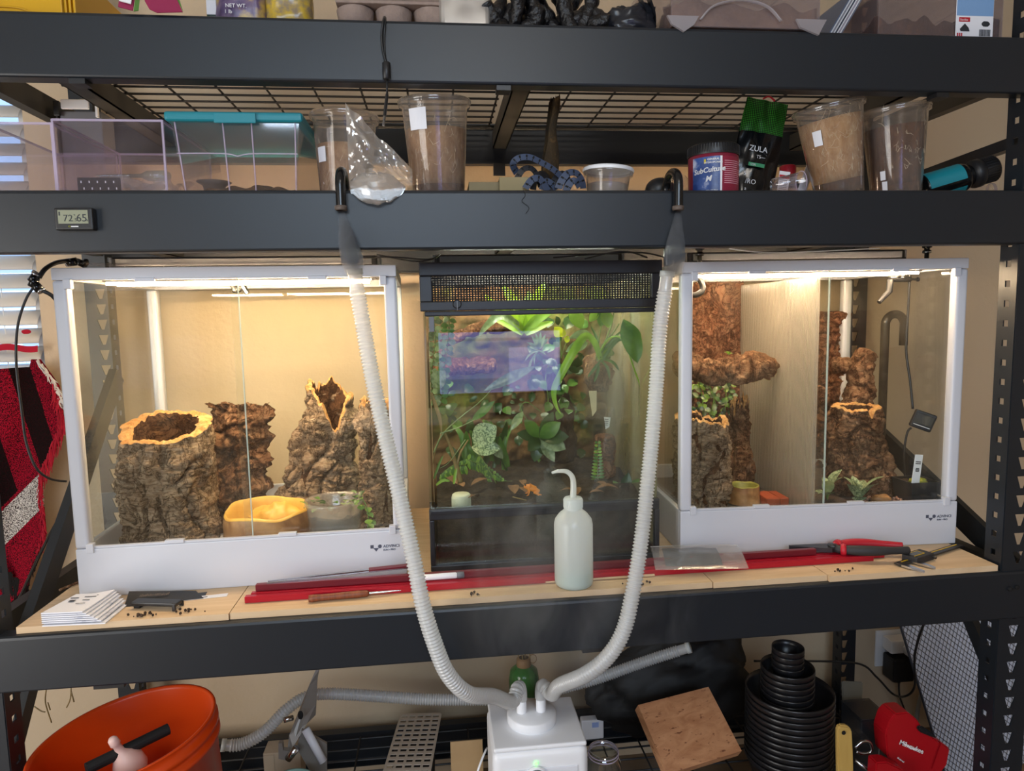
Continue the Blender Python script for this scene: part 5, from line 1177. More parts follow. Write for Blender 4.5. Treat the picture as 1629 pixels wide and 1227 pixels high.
# acrylic boxes
glassm('acrylic', tint=(.965, .95, .975), f0=.05, gloss=1.5, haze=.12, hazecol='#eadff0', hscale=4, hlo=.35, hhi=.8, rough=.03); pm('acrylic_edge', '#cdbfd8', .2, alpha=.5)
def acrylic(label, x0, x1, y0, y1, h):
    t = thing('acrylic_box', label, 'box', ((x0+x1)/2, y0, Z2)); X = (x1-x0)/2; D = y1-y0; g = .003
    for a in ((-X, X, 0, g, 0, h), (-X, X, D-g, D, 0, h), (-X, -X+g, g+.0002, D-g-.0002, 0, h), (X-g, X, g+.0002, D-g-.0002, 0, h), (-X+g, X-g, g, D-g, .001, .004)): MB().bx(*a).build('wall', 'acrylic', t)
    for (x, y) in ((-X, 0), (X, 0), (-X, D), (X, D)): MB().bx(x-.0016, x+.0016, y-.0016, y+.0016, 0, h).build('edge', 'acrylic_edge', t)
    for y in (0, D): MB().bx(-X, X, y-.0015, y+.0015, h-.003, h+.0005).build('edge', 'acrylic_edge', t)
    for x in (-X, X): MB().bx(x-.0015, x+.0015, 0.002, D-.002, h-.003, h+.0005).build('edge', 'acrylic_edge', t)
    return t
pa = GY(88, 250, .05); pb = GY(262, 250, .05)
acrylic('clear acrylic box holding a black dotted strip and pipettes', pa.x, pb.x, .05, .29, .128)
acrylic('empty clear acrylic box at the end of the middle shelf', -.885, pa.x-.006, .058, .29, .124)
t = thing('black_strip', 'black strip printed with white marks inside the acrylic box', 'strip', ((pa.x+pb.x)/2-.027, .062, Z2+.0065))
MB().bx(-.034, .034, 0, .002, 0, .030).build('strip', pm('strip_black', '#2a2a2e', .6), t); mb = MB()
for i in range(5):
    for j in range(2): mb.bx(-.029+i*.013+j*.004, -.0272+i*.013+j*.004, -.0004, -.0001, .021-j*.011, .0245-j*.011)
for i in range(18): mb.bx(-.032+i*.0036, -.0305+i*.0036, -.0004, -.0001, .002, .0035)
mb.build('print', 'white_ink', t)
glassm('blue_clear', tint=(.72, .84, .90), f0=.06, haze=.2, hazecol='#b9ccd4')
t = thing('pipette', 'pale blue plastic pipette lying in the acrylic box', 'pipette', ((pa.x+pb.x)/2+.0, .14, Z2+.055), (0, -.06, .3))
MB().lathe([(.0015, -.06), (.003, -.03), (.0035, .01), (.009, .02), (.010, .05), (.006, .058), (0, .06)], 16, Matrix.Rotation(pi/2, 4, 'Y')).build('tube', 'blue_clear', t, True)
t = thing('crumpled_film', 'crumpled clear film at the bottom of the acrylic box', 'film', ((pa.x+pb.x)/2+.012, .15, Z2+.016))
MB().grid(lambda u, v: Vector((-.06+.12*u, -.05+.1*v, .018+.03*noise.noise(Vector((u*5, v*5, 2))))), 24, 24).build('film', 'poly_bag', t)
# white holder at the back
p = GY(135, 178, .42); t = thing('white_holder', 'white plastic holder with an open flap at the back of the middle shelf', 'holder', (p.x, .42, Z2))
MB().rbx(-.045, -.040, -.03, .03, 0, p.z-Z2+.012, .001).build('side', 'black_plastic', t); MB().rbx(-.0395, .045, -.026, .03, 0, p.z-Z2-.006, .003).build('body', 'grey_plastic', t)
MB().rbx(-.032, .024, -.034, -.028, p.z-Z2-.004, p.z-Z2+.016, .004, 3).build('flap', 'white_plastic', t); MB().rbx(.036, .041, -.034, -.0265, p.z-Z2-.02, p.z-Z2+.010, .001).build('tab', 'white_plastic', t); MB().rbx(-.0455, -.034, -.036, -.0305, p.z-Z2-.018, p.z-Z2+.012, .001).build('tab', 'black_plastic', t)
# bin with teal lid
pm('teal', '#14808e', .4); c0, c1 = GY(279, 250, .06), GY(480, 250, .06)
t = thing('lidded_bin', 'clear plastic bin with a teal lid holding loose substrate', 'bin', ((c0.x+c1.x)/2, .05, Z2)); X = (c1.x-c0.x)/2; hb_ = .125; D = .25
def binw(name, ax, s_):
    def fn(u, v):
        k = 1-.12*(1-v)
        z = hb_*v
        if ax == 'y': return Vector(((-X+2*X*u)*k, D/2+s_*D/2*k, z))
        return Vector((s_*X*k, D/2+(-D/2+D*u)*k, z))
    mb = MB().grid(fn, 6, 6); n = len(mb.v); o = Vector((0, .0015*-s_, 0)) if ax == 'y' else Vector((.0015*-s_, 0, 0)); mb.v += [tuple(Vector(p)+o) for p in mb.v]; mb.f += [tuple(i+n for i in q_) for q_ in mb.f]; mb.build(name, 'clear_plastic', t)
for ax in 'xy':
    for s_ in (-1, 1): binw('wall', ax, s_)
MB().bx(-X*.88, X*.88, D*.06, D*.94, .001, .003).build('bottom', 'clear_plastic', t)
MB().tube(curve([(-X*.95, .004, .075), (-X*.2, .004, .075), (X*.0, .002, .070), (X*.2, .004, .075), (X*.95, .004, .075)], .01), .0012, 6).build('moulded_line', 'acrylic_edge', t)
for x in (-X*.94, -X*.2, X*.25, X*.94): MB().tube([(x*.93, D*.06-.002, .004), (x, -.001, hb_)], .0012, 6).build('moulded_line', 'acrylic_edge', t)
MB().rbx(-X-.008, X+.008, -.010, D+.008, hb_, hb_+.016, .006, 3).build('lid', 'teal', t); MB().rbx(-X*.3, X*.35, -.014, -.0105, hb_-.004, hb_+.013, .002).build('latch', 'teal', t)
MB().grid(lambda u, v: Vector((-X*.84+X*1.68*u, D*.08+D*.84*v, .006+max(0, .020*(1+noise.noise(Vector((u*5, v*4, 1)))-.4*abs(2*u-1))))), 40, 24).build('substrate', 'soil', t, True)
t2 = thing('feeding_dish', 'small dark clay dish inside the bin with the teal lid', 'dish', ((c0.x+c1.x)/2-.062, .12, Z2+.022)); MB().lathe([(0, .003), (.016, 0), (.020, .012), (.030, .018), (.026, .018), (.016, .010), (0, .008)], 28).build('dish', pm('dish_grey', '#5c5652', .6), t2, True)
# crumpled clear bag
def crumple(label, name, fn, nu, nv, mat, cat, base):
    t = thing(name, label, cat, base); MB().grid(fn, nu, nv).build('film', mat, t, False, True); return t
bg0 = GY(600, 250, .06)
milky('bag_film', '#efe9e2', clear=.60, gloss=.22, rough=.10)
def bagA(u, v):
    x0 = 545+u*105; y0 = 318-v*(140-max(0, u-.35)*150); Y_ = .055+.02*sin(u*7+v*5)+.020*noise.noise(Vector((u*4, v*5, 1)))-.03*(1-v)*(u < .75)*.6
    Y_ = min(Y_, .075)
    if y0 > 297: Y_ = min(Y_, -.006-.004*noise.noise(Vector((u*9, v*9, 3))))
    p = GY(x0+6*noise.noise(Vector((u*8, v*8, 5))), y0+5*noise.noise(Vector((u*7, v*7, 9))), Y_); return p
t = thing('crumpled_bag', 'crumpled clear plastic bag draped over the beam between two tubs', 'plastic bag', GY(600, 300, .03))
def bagB(u, v):      # upper sheet leaning on the tub
    a = GY(556, 300, .06).x; x = a+(.110)*u; z = S2+.006+(.150-.110*u)*v
    return Vector((x, .056+.012*noise.noise(Vector((u*6, v*6, 2)))+.006*sin(9*u+4*v), z+.006*noise.noise(Vector((u*7, v*5, 8)))))
MB().grid(bagB, 34, 30).build('film', 'bag_film', t, False, True)
def bagC(u, v):      # lower crumpled lobe hanging over the beam edge
    x = GY(558, 300, .0).x+.090*u; w_ = sin(pi*min(1, .08+u*.92))**.7; th = 2*pi*v; r = .024*w_+.002
    return Vector((x, .006+.018*w_*cos(th)-.020*w_, S2+.004+r*sin(th)*(1.0)-.004*sin(3*u)+.004*noise.noise(Vector((u*8, v*6, 4)))))
MB().grid(lambda u, v: (lambda p: Vector((p.x, min(p.y, -.003) if p.z < S2+.003 else p.y, p.z)))(bagC(u, v)), 36, 24).build('film', 'bag_film', t, False, True)
# cardboard offcuts
for (x0, x1, h_, y, lab, mat) in ((746, 800, .024, .09, 'flat grey brown cardboard offcut beside the tub with the sticker', pm('card_grey', '#8f8365', .85)), (795, 842, .029, .07, 'folded brown cardboard offcut beside the measuring tape', pm('card_olive', '#9a8d6a', .85))):
    a, b = GY(x0, 300, y), GY(x1, 300, y); t = thing('cardboard_piece', lab, 'cardboard', ((a.x+b.x)/2, y, Z2)); X = (b.x-a.x)/2
    MB().rbx(-X, X, 0, .004, 0, h_+.012, .0006, 1, Matrix.Rotation(-.06, 4, 'X')).build('front_flap', mat, t); MB().rbx(-X, X, .005, .07, h_+.006, h_+.010, .0006, 1).build('top_flap', mat, t); MB().bx(-X*.6, X*.2, .06, .064, 0, h_+.005).build('rear_flap', mat, t)
t = thing('hair_strand', 'thin dark thread hanging over the beam below the cardboard', 'thread', GY(835, 310, -.003)); MB().tube(curve(px3((832, 302, -.002), (836, 311, -.003), (830, 320, -.003), (842, 330, -.003), (836, 340, -.003)), .004), .0004, 4).build('thread', 'black_matt', t, False, True)
# measuring tape
pm('tape_blue', '#3d4a63', .5); pm('tape_dark', '#23252b', .5)
t = thing('measuring_tape', 'tangled dark blue measuring tape with black numbers', 'measuring tape', GY(872, 300, .07))
def ribbon(pts, w_, mat, nums=True):
    P = curve(pts, .004); N = len(P)-1
    def fn(u, v):
        i = min(int(v*N+.5), N); d = (P[min(i+1, N)]-P[max(i-1, 0)]).normalized(); s_ = d.cross(Vector((0, -1, 0))).normalized(); s_ = (s_*.8+Vector((0, -.6, 0))*.6).normalized(); return P[i]+s_*(u-.5)*w_
    o = MB().grid(fn, 2, N).build('tape', mat, t, True, True)
    if nums:
        mb = MB()
        for i in range(2, N-1, 3):
            d = (P[i+1]-P[i-1]).normalized(); s_ = d.cross(Vector((0, -1, 0))).normalized(); s_ = (s_*.8+Vector((0, -.36, 0))).normalized(); nr = d.cross(s_).normalized()
            if nr.y > 0: nr = -nr
            for (q0, q1, l) in ((-.35, .1, .0016), (.2, .48, .0008)):
                c0_, c1_ = P[i]+s_*q0*w_+nr*.0005, P[i]+s_*q1*w_+nr*.0005; mb.add([c0_-d*l, c0_+d*l, c1_+d*l, c1_-d*l], [(0, 1, 2, 3)])
        mb.build('tape_marks', 'slot_dark', o, False, True)
T = lambda a: px3(*a)
ribbon(T(((822, 275, .09), (816, 262, .075), (824, 252, .06), (842, 250, .055), (860, 258, .055), (878, 268, .055), (892, 280, .06), (905, 292, .06))), .013, 'tape_blue')
ribbon(T(((888, 300, .05), (895, 285, .045), (905, 275, .045), (918, 276, .05), (926, 288, .055), (928, 300, .06))), .014, 'tape_blue')
ribbon(T(((822, 285, .08), (832, 270, .075), (845, 268, .07), (855, 280, .07), (860, 298, .07))), .012, 'tape_dark')
ribbon(T(((862, 302, .06), (868, 288, .06), (878, 292, .06), (885, 302, .06))), .012, 'tape_blue')
ribbon(T(((900, 304, .045), (908, 290, .04), (916, 288, .04), (922, 298, .045))), .014, 'tape_blue')
ribbon(T(((836, 300, .06), (846, 286, .055), (858, 284, .055), (866, 294, .055), (872, 304, .055))), .014, 'tape_blue')
ribbon(T(((876, 304, .06), (884, 284, .065), (896, 276, .07), (904, 286, .07), (900, 302, .07))), .013, 'tape_dark')
ribbon(T(((848, 302, .08), (852, 282, .085), (864, 276, .09), (872, 288, .09), (870, 302, .09))), .012, 'tape_dark', False)
# curled bark strip
pts = px3((872, 300, .12), (872, 270, .12), (875, 235, .12), (876, 205, .12), (880, 180, .12), (884, 152, .12))
P = curve(pts, .005); N = len(P)-1
t = thing('curled_bark', 'tall curled dark bark strip standing behind the measuring tape', 'bark', (P[0].x, .12, Z2))
def cb(u, v):
    i = min(int(v*N+.5), N); k = (1-.55*v**6)*(.9+.25*sin(v*7)); th = -2.4+u*4.4+.7*v; r = .0165*k; return P[i]+Vector((r*cos(th)*1.05, r*sin(th), .010*noise.noise(Vector((u*6, v*4, 1)))*v+ .004*noise.noise(Vector((u*3, v*30, 0)))))
media('bark_mottled', '#17110d', '#3f3018', '#7a5a2e')
MB().grid(cb, 24, N).build('strip', 'bark_mottled', t, True, True)
# black bulb, jar and caps near the tape
p = GY(1050, 300, .09); t = thing('black_bulb', 'black rounded rubber bulb lying beside the small white tub', 'bulb', (p.x, .09, Z2)); MB().blob((0, 0, .021), (.028, .022, .0225), 1, .05, 1, 26).build('bulb', 'black_plastic', t, True); MB().tube([(-.024, 0, .012), (-.05, 0, .008)], [.010, .006], 12).build('nozzle', 'black_plastic', t, True)
p = GY(1072, 300, .17); t = thing('glass_jar', 'rounded clear glass jar behind the black bent tube', 'jar', (p.x, .17, Z2)); MB().lathe([(0, .001), (.030, 0), (.036, .012), (.036, .045), (.024, .060), (.022, .062)], 30).build('jar', 'clear_plastic', t, True)
# supplement jar
p = GY(1134, 300, .085); R_ = .046
t = thing('supplement_jar', 'round jar with a blue and crimson label and black lid', 'jar', (p.x, .085, Z2+.002))
MB().lathe([(0, .001), (R_-.002, 0), (R_, .004), (R_, .076), (R_-.002, .078)], 48).build('body', pm('jar_crimson', '#7a1c33', .35), t, True)
MB().lathe([(R_+.0005, .077), (R_+.001, .080), (R_+.001, .095), (R_-.002, .097), (0, .097)], 48).build('lid', 'black_plastic', t, True)
mb = MB()
for k in range(60): mb.bx(-.0009, .0009, R_+.0004, R_+.0018, .080, .094, RZ(2*pi*k/60))
mb.build('lid_ribs', 'black_plastic', t)
q = NT('label_blue'); f = q.noise(q.coord(), 22, 4, .6); q.l(q.ramp(f, [(.40, '#1f3a78'), (.55, '#3d5a9a'), (.66, '#c9cfe0')]), q.b.inputs['Base Color']); q.b.inputs['Roughness'].default_value = .35; MATS['label_blue'] = q.m
pm('label_crimson', '#8a1f3a', .35)
def arc(th0, th1, z0, z1, r, mat, par=t, name='label'): return MB().grid(lambda u, v: Vector((r*cos(th0+(th1-th0)*u), r*sin(th0+(th1-th0)*u), z0+(z1-z0)*v)), 20, 2).build(name, mat, par, True)
arc(-2.85, -1.66, .007, .071, R_+.0004, 'label_blue'); arc(-1.64, -.1, .007, .071, R_+.0004, 'label_crimson'); arc(-1.69, -1.61, .007, .071, R_+.0007, 'paper')
def wraptext(s, size, mat, z, th, r, par, bold=0, slant=0):
    o = text(s, size, mat, par, Matrix.Identity(4), 'lettering', .0001, 'CENTER', bold)
    for v_ in o.data.vertices:
        a = th+(v_.co.x+slant*v_.co.y)/r; rr_ = r+.0004+v_.co.z; v_.co = Vector((rr_*cos(a), rr_*sin(a), z+v_.co.y+slant*.6*v_.co.x))
    return o
rl = R_+.0006
wraptext('SubCulture', .0128, 'white_ink', .043, -2.12, rl, t, .0003, .12); wraptext('M', .0135, 'white_ink', 0.027, -2.14, rl, t, .0005, .2); wraptext('GENERAL', .0052, 'white_ink', .064, -1.95, rl, t, .0001); wraptext('HYDROPONICS', .0046, 'white_ink', .0585, -1.95, rl, t, .0001); wraptext('300g (10.58oz)', .0036, 'white_ink', .009, -2.0, rl, t)
arc(-2.32, -2.24, .0590, .0665, rl, pm('logo_yellow', '#c9b52e', .5))
mb = MB()
rr = random.Random(2)
for k in range(12):
    a0 = -1.52; a1 = a0+rr.uniform(.75, .98); z = .062-k*.0036; mb.grid(lambda u, v: Vector(((rl)*cos(a0+(a1-a0)*u), rl*sin(a0+(a1-a0)*u), z+.0011*v)), 10, 1)
mb.build('small_print', pm('pink_ink', '#d9a0ae', .6), t)
# black pouch with green dotted top
q = NT('pouch_dots'); v = q.coord((1, 0, 1)); br = q.n('ShaderNodeTexVoronoi'); br.inputs['Scale'].default_value = 280; br.inputs['Randomness'].default_value = 0; q.l(v, br.inputs['Vector'])
q.l(q.ramp(br.outputs['Distance'], [(.28, '#3f9a32'), (.40, '#0d1510')]), q.b.inputs['Base Color']); q.b.inputs['Roughness'].default_value = .3; MATS['pouch_dots'] = q.m
p = GY(1190, 300, .17); t = thing('fertilizer_pouch', 'tall black foil pouch with a green dotted top band', 'pouch', (p.x, .17, Z2+.009), (0, .16, 0))
def po(u, v, s_): 
    w_ = .046*(1-.05*v); d = .020*(1-v)**.8*(1-(2*u-1)**2*.6)+.0012; return Vector(((2*u-1)*w_+.006*v*v, s_*d+.004*noise.noise(Vector((u*6, v*6, s_))), .205*v))
for s_, nm in ((-1, 'front_panel'), (1, 'back_panel')): MB().grid(lambda u, v: po(u, v*.68, s_), 20, 20).build(nm, 'black_gloss', t, True); MB().grid(lambda u, v: po(u, .68+.32*v, s_), 20, 12).build('top_band', 'pouch_dots', t, True)
pf = lambda x, z: FRONT(x, po((x/.043+1)/2, z/.205, -1).y-.003, z)
text('ZULA', .0155, 'white_ink', t, pf(-.022, .100), 'lettering'); text('TS\u2014', .009, 'white_ink', t, pf(-.006, .086), 'lettering'); MB().bx(-.022, .012, po(.4, .36, -1).y-.006, po(.4, .36, -1).y-.0055, .068, .075).build('green_bar', pm('pouch_green', '#3f9a6a', .5), t); text('IZER', .0055, 'white_ink', t, FRONT(-.018, po(.4, .36, -1).y-.0066, .0692), 'lettering')
text('5', .0115, 'white_ink', t, pf(-.026, .050), 'lettering'); text('/RO', .0135, 'white_ink', t, pf(-.022, .034), 'lettering'); text('a', .010, 'white_ink', t, pf(-.022, .020), 'lettering')
MB().tube(curve([(-.006, -.004, .206), (.006, -.003, .213), (.02, -.002, .207)], .004), .0018, 6).build('red_tie', 'grip_red', t)
# card tag and red capped bottle behind the leaning tub
p = GY(1240, 260, .15); t = thing('card_tag', 'narrow white card with red heading beside the black pouch', 'card', (p.x-.012, .118, Z2), (0, .12, 0)); MB().bx(-.011, .011, 0, .0012, 0, .062).build('card', 'paper', t); MB().bx(-.0105, .0105, -.0004, -.0001, .048, .055).build('heading', 'grip_red', t); mb = MB()
for k in range(12): mb.bx(-.009, .007, -.0004, -.0001, .044-k*.0033, .0452-k*.0033)
mb.build('print', 'grey_plastic', t)
p = GY(1252, 300, .22); t = thing('red_capped_bottle', 'dark bottle with a red cap behind the leaning tub', 'bottle', (p.x+.006, .23, Z2)); MB().lathe([(0, 0), (.03, 0), (.032, .01), (.032, .055), (.016, .070), (.014, .074)], 28).build('body', 'black_plastic', t, True); MB().lathe([(.0165, .072), (.0168, .094), (.014, .097), (0, .097)], 24).build('cap', 'grip_red', t, True)
t = thing('white_clip', 'white plastic strip with a dark hole behind the black pouch', 'clip', (p.x-.004, .175, Z2), (0, .35, 0)); MB().rbx(-.009, .009, 0, .003, .02, .118, .001).build('strip', 'white_frame', t); MB().lathe([(.0028, 0), (.0028, .0006)], 10, TR(0, -.0002, .104) @ Matrix.Rotation(pi/2, 4, 'X'), True, True).build('hole', 'slot_dark', t)
# clear medicine cup lying on its side
p = GY(1226, 300, .06); t = thing('measuring_cup', 'small clear measuring cup lying on its side', 'cup', (p.x+.002, .055, S2+.018), (0, pi/2-.12, 0)); MB().lathe([(0, 0), (.0125, 0), (.0175, .052), (.0200, .056), (.0190, .056), (.0115, .003)], 28).build('cup', 'clear_plastic', t, True); MB().tube([(.0195*cos(2*pi*k/24), .0195*sin(2*pi*k/24), .056) for k in range(25)], .0009, 5, False).build('rim', 'acrylic_edge', t, True)
# teal bottle lying, black cap towards the viewer's right
p = GY(1500, 292, .09); q1 = GY(1566, 272, .055)
ax = (q1-p).normalized(); ax = Vector((.93, -.18, .26)).normalized(); M = ax.to_track_quat('Z', 'Y').to_matrix().to_4x4(); M.translation = GY(1560, 274, .10)-ax*.036
t = thing('teal_bottle', 'teal bottle with a ribbed black cap lying tilted on the shelf', 'bottle', M.translation)
MM = M.copy(); MM.translation = Vector((0, 0, 0))
MB().lathe([(0, -.08), (.026, -.08), (.028, -.076), (.028, .0), (.020, .016), (.015, .018)], 36, MM).build('body', 'black_gloss', t, True)
MB().lathe([(.0200, .015), (.0270, .018), (.0280, .022), (.0280, .032), (.0250, .035), (.0250, .060), (.0230, .063), (0, .063)], 36, MM).build('cap', 'black_plastic', t, True)
mb = MB()
for k in range(30): mb.bx(-.0008, .0008, .0246, .026, .036, .060, MM @ RZ(2*pi*k/30))
mb.build('cap_ribs', 'black_plastic', t)
MB().bx(-.007, .007, -.010, .010, .0628, .0636, MM @ RZ(.4)).build('cap_sticker', pm('sticker_blue', '#5b9bd8', .5), t)
for (a0, a1) in ((.35, 1.25), (1.75, 3.3), (3.8, 5.6)): MB().grid(lambda u, v: MM @ Vector((.0294*cos(a0+(a1-a0)*u), .0294*sin(a0+(a1-a0)*u), -.076+.070*v)), 12, 2).build('label', 'teal', t, True)
marks(t, MM @ face_M((.004, -.0302, -.060), (0, 0, 1), (-1, 0, 0)), 12, .0036, .009, 'white_ink', 9)
# clear bottle behind the teal one
p = GY(1575, 300, .14); ax = Vector((.95, -.1, .18)).normalized(); MM = ax.to_track_quat('Z', 'Y').to_matrix().to_4x4()
t = thing('clear_bottle', 'empty clear plastic bottle lying behind the teal bottle', 'bottle', (p.x-.02, .16, S2+.022)); MB().lathe([(0, -.05), (.018, -.05), (.02, -.046), (.02, .01), (.010, .024), (.0095, .034), (.0125, .036), (.0125, .041), (.0095, .042)], 28, MM).build('bottle', 'clear_plastic', t, True); MB().lathe([(.0128, .035), (.0132, .038), (.0128, .0415)], 24, MM).build('neck_ring', 'acrylic_edge', t, True)
# ------------------------------------------------------------------ USB cable over the top beam
t = thing('usb_cable', 'black cable with a ferrite bead hanging over the top beam', 'cable', GY(612, 60, -.006))
P = px3((612, 27, .02), (610, 32, -.006), (607, 55, -.007), (609, 80, -.007), (614, 99, -.008)); MB().tube(curve(P, .004), .0019, 8).build('cord', 'black_plastic', t, True, True)
MB().tube(curve(px3((613, 28, .02), (613, 33, -.005), (611, 60, -.005), (612, 85, -.006), (614.5, 99, -.008)), .004), .0017, 8).build('cord', 'black_plastic', t, True, True)
P = px3((614.5, 99, -.009), (615.5, 127, -.009)); MB().tube([P[0], P[0].lerp(P[1], .06), P[0].lerp(P[1], .94), P[1]], [.005, .0068, .0068, .005], 14).build('ferrite_bead', 'black_plastic', t, True, True)
MB().tube(px3((615.5, 127, -.009), (616, 150, -.009)), .0017, 8).build('cord', 'black_plastic', t, True, True)
P = px3((616, 148, -.009), (612, 184, -.009)); MB().tube([P[0], P[0].lerp(P[1], .1), P[1]], [.003, .0045, .0045], 10, flat=.6).build('plug_grip', 'black_plastic', t, False, True)
P = px3((612, 184, -.009), (610, 200, -.009)); MB().tube(P, .0042, 4, flat=.5).build('plug_shell', 'chrome', t, False, True)
# ------------------------------------------------------------------ things on the top shelf (the picture cuts them off)
Z1 = S1-.0050
def bx_at(x0, x1, Y_): a, b = GY(x0, 20, Y_), GY(x1, 30, Y_); return a.x, b.x
pm('bin_yellow', '#d9a516', .35)
t = thing('yellow_bin', 'yellow plastic stacking bin on the end of the top shelf', 'bin', (-.835, .06, Z1+.002))
a, b = bx_at(-60, 122, .05); X = .085
MB().rbx(-.13, X, 0, .004, 0, .11, .002).build('front_wall', 'bin_yellow', t); MB().rbx(-.13, X, .2, .204, 0, .11, .002).build('back_wall', 'bin_yellow', t); MB().rbx(X-.004, X, .0045, .1995, 0, .11, .002).build('side_wall', 'bin_yellow', t); MB().rbx(-.13, -.126, .0045, .1995, 0, .11, .002).build('side_wall', 'bin_yellow', t); MB().bx(-.126, X-.004, .0045, .1995, 0, .003).build('floor_panel', 'bin_yellow', t)
for x in (X+.003, X+.010, X+.017): MB().rbx(x-.002, x+.002, .004, .2, 0, .10, .001).build('side_rib', 'bin_yellow', t)
MB().tube(curve([(-.1, -.002, .03), (.02, -.002, .03), (.05, -.002, .006)], .01), .0015, 6).build('moulded_line', 'bin_yellow', t)
# folded seed box, crimson and green
pm('crimson_card', '#8e1f4a', .6); pm('green_card', '#5a8a3a', .6)
a, b = bx_at(203, 292, -.0); t = thing('seed_carton', 'opened crimson and green seed carton lying on the top beam edge', 'carton', ((a+b)/2, .02, S1+.001))
def flap(pts, mat, name): 
    P = [Vector(p) for p in pts]; n = (P[1]-P[0]).cross(P[2]-P[0]).normalized()*.0008; k = len(P)
    MB().add([p+n for p in P]+[p-n for p in P], [tuple(range(k)), tuple(range(2*k-1, k-1, -1))]+[(i, k+i, k+(i+1) % k, (i+1) % k) for i in range(k)]).build(name, mat, t)
flap([(-.052, -.028, .004), (-.030, -.030, -.002), (-.024, -.01, .07), (-.046, -.01, .075)], 'crimson_card', 'panel'); flap([(-.049, -.0305, .012), (-.031, -.0325, .007), (-.028, -.022, .04), (-.046, -.020, .045)], 'paper', 'barcode_label')
flap([(-.029, -.0300, -.003), (-.023, -.026, .0), (-.018, -.01, .07), (-.0235, -.01, .07)], 'green_card', 'edge_panel'); flap([(-.014, -.022, .016), (-.006, -.028, .002), (.006, -.030, -.004), (.044, -.028, -.001), (.030, -.018, .03), (.012, -.01, .07), (-.018, -.01, .06)], 'crimson_card', 'panel'); flap([(.030, -.019, .030), (.0445, -.0285, .0), (.030, -.012, .045), (.015, -.008, .07)], 'green_card', 'edge_panel')
mb = MB()
for i in range(7): mb.bx(-.046+i*.0022, -.0448+i*.0022, -.0312+i*-.0, -.0305, .018, .036, Matrix.Rotation(0, 4, 'X'))
mb.build('barcode', 'ink', t)
# food bags
def pillow(w_, h, d, seed):
    mb = MB()
    def fn(u, v):
        th = 2*pi*u; k = max(.02, 1-v**3)*(.75+.25*min(1, v*6)); cx = abs(cos(th))**.7*(1 if cos(th) >= 0 else -1); sy = abs(sin(th))**.8*(1 if sin(th) >= 0 else -1)
        p = Vector((cx*w_/2*(1-.04*sin(pi*v)), sy*d/2*k, h*v)); return p+Vector((.3, 1, 0))*.006*noise.noise(Vector((cx*3+seed, v*6, sy)))*min(1, v*5)
    mb.grid(fn, 44, 30, None, True); mb.f.append(tuple(range(43, -1, -1))); mb.f.append(tuple(30*44+i for i in range(44))); return mb
t = thing('seed_bag', 'purple and gold printed food bag marked NET WT', 'bag', (GY(385, 20, .07).x, .07, Z1+.001))
q = NT('purple_print'); f = q.noise(q.coord(), 22, 5, .6); q.l(q.ramp(f, [(.35, '#3a2f5a'), (.5, '#6d5a7a'), (.62, '#c2a45a')]), q.b.inputs['Base Color']); q.b.inputs['Roughness'].default_value = .35; MATS['purple_print'] = q.m
pillow(.086, .19, .056, 3).build('bag', 'purple_print', t, True); text('NET WT.', .0085, 'white_ink', t, FRONT(-.018, -.0335, .032), 'lettering'); text('1 lb', .0085, 'white_ink', t, FRONT(-.020, -.0335, .0225), 'lettering')
t = thing('green_pouch', 'dark green pouch with a white label beside the purple food bag', 'pouch', (GY(352, 20, .075).x, .075, Z1+.001)); MB().rbx(-.022, .016, -.012, .012, 0, .12, .006).build('pouch', pm('dark_green', '#1d3a30', .4), t); MB().rbx(-.020, -.004, -.0135, -.0122, .03, .10, .0005, 1).build('label', 'paper', t)
t = thing('grain_bag', 'clear bag of yellow grain slumped beside the purple food bag', 'bag', (GY(462, 20, .075).x, .075, Z1+.001)); q = NT('grain'); f = q.noise(q.coord(), 60, 5, .6); q.l(q.ramp(f, [(.4, '#8a7a62'), (.6, '#c0a23a')]), q.b.inputs['Base Color']); q.b.inputs['Roughness'].default_value = .25; MATS['grain'] = q.m
pillow(.080, .15, .060, 7).build('bag', 'grain', t, True)
# egg carton
t = thing('egg_carton', 'grey brown moulded pulp egg carton on the top shelf', 'egg carton', (GY(622, 25, .06).x, .05, Z1+.001)); pm('pulp', '#8f7d74', .95, col2='#a08c80', scale=60, bump=.5, bscale=160)
for i in range(3):
    x = -.062+i*.066
    for j in range(2):
        MB().lathe([(0, .0), (.013, .0), (.020, .006), (.0285, .026), (.0325, .048), (.030, .05)], 20, TR(x, .033+j*.066, 0)).build('egg_cell', 'pulp', t, True)
MB().rbx(-.092, .1, .0, .134, .0505, .056, .002).build('rim', 'pulp', t); MB().rbx(-.090, .098, .001, .133, .0565, .12, .02, 3).build('lid', 'pulp', t)
# bag of white perlite
t = thing('perlite_bag', 'clear square bag of white perlite beside the egg carton', 'bag', (GY(742, 25, .06).x, .06, Z1+.001))
MB().rbx(-.048, .042, -.014, .03, 0, .13, .010, 3).build('bag', 'bag_film', t); q = NT('perlite'); f = q.noise(q.coord(), 32, 3, .5); q.l(q.ramp(f, [(.35, '#8a7f74'), (.6, '#d9d2c6')]), q.b.inputs['Base Color']); q.bump(f, .8, .01); MATS['perlite'] = q.m; MB().rbx(-.045, .039, -.011, .027, .003, .08, .010, 3).build('perlite', 'perlite', t)
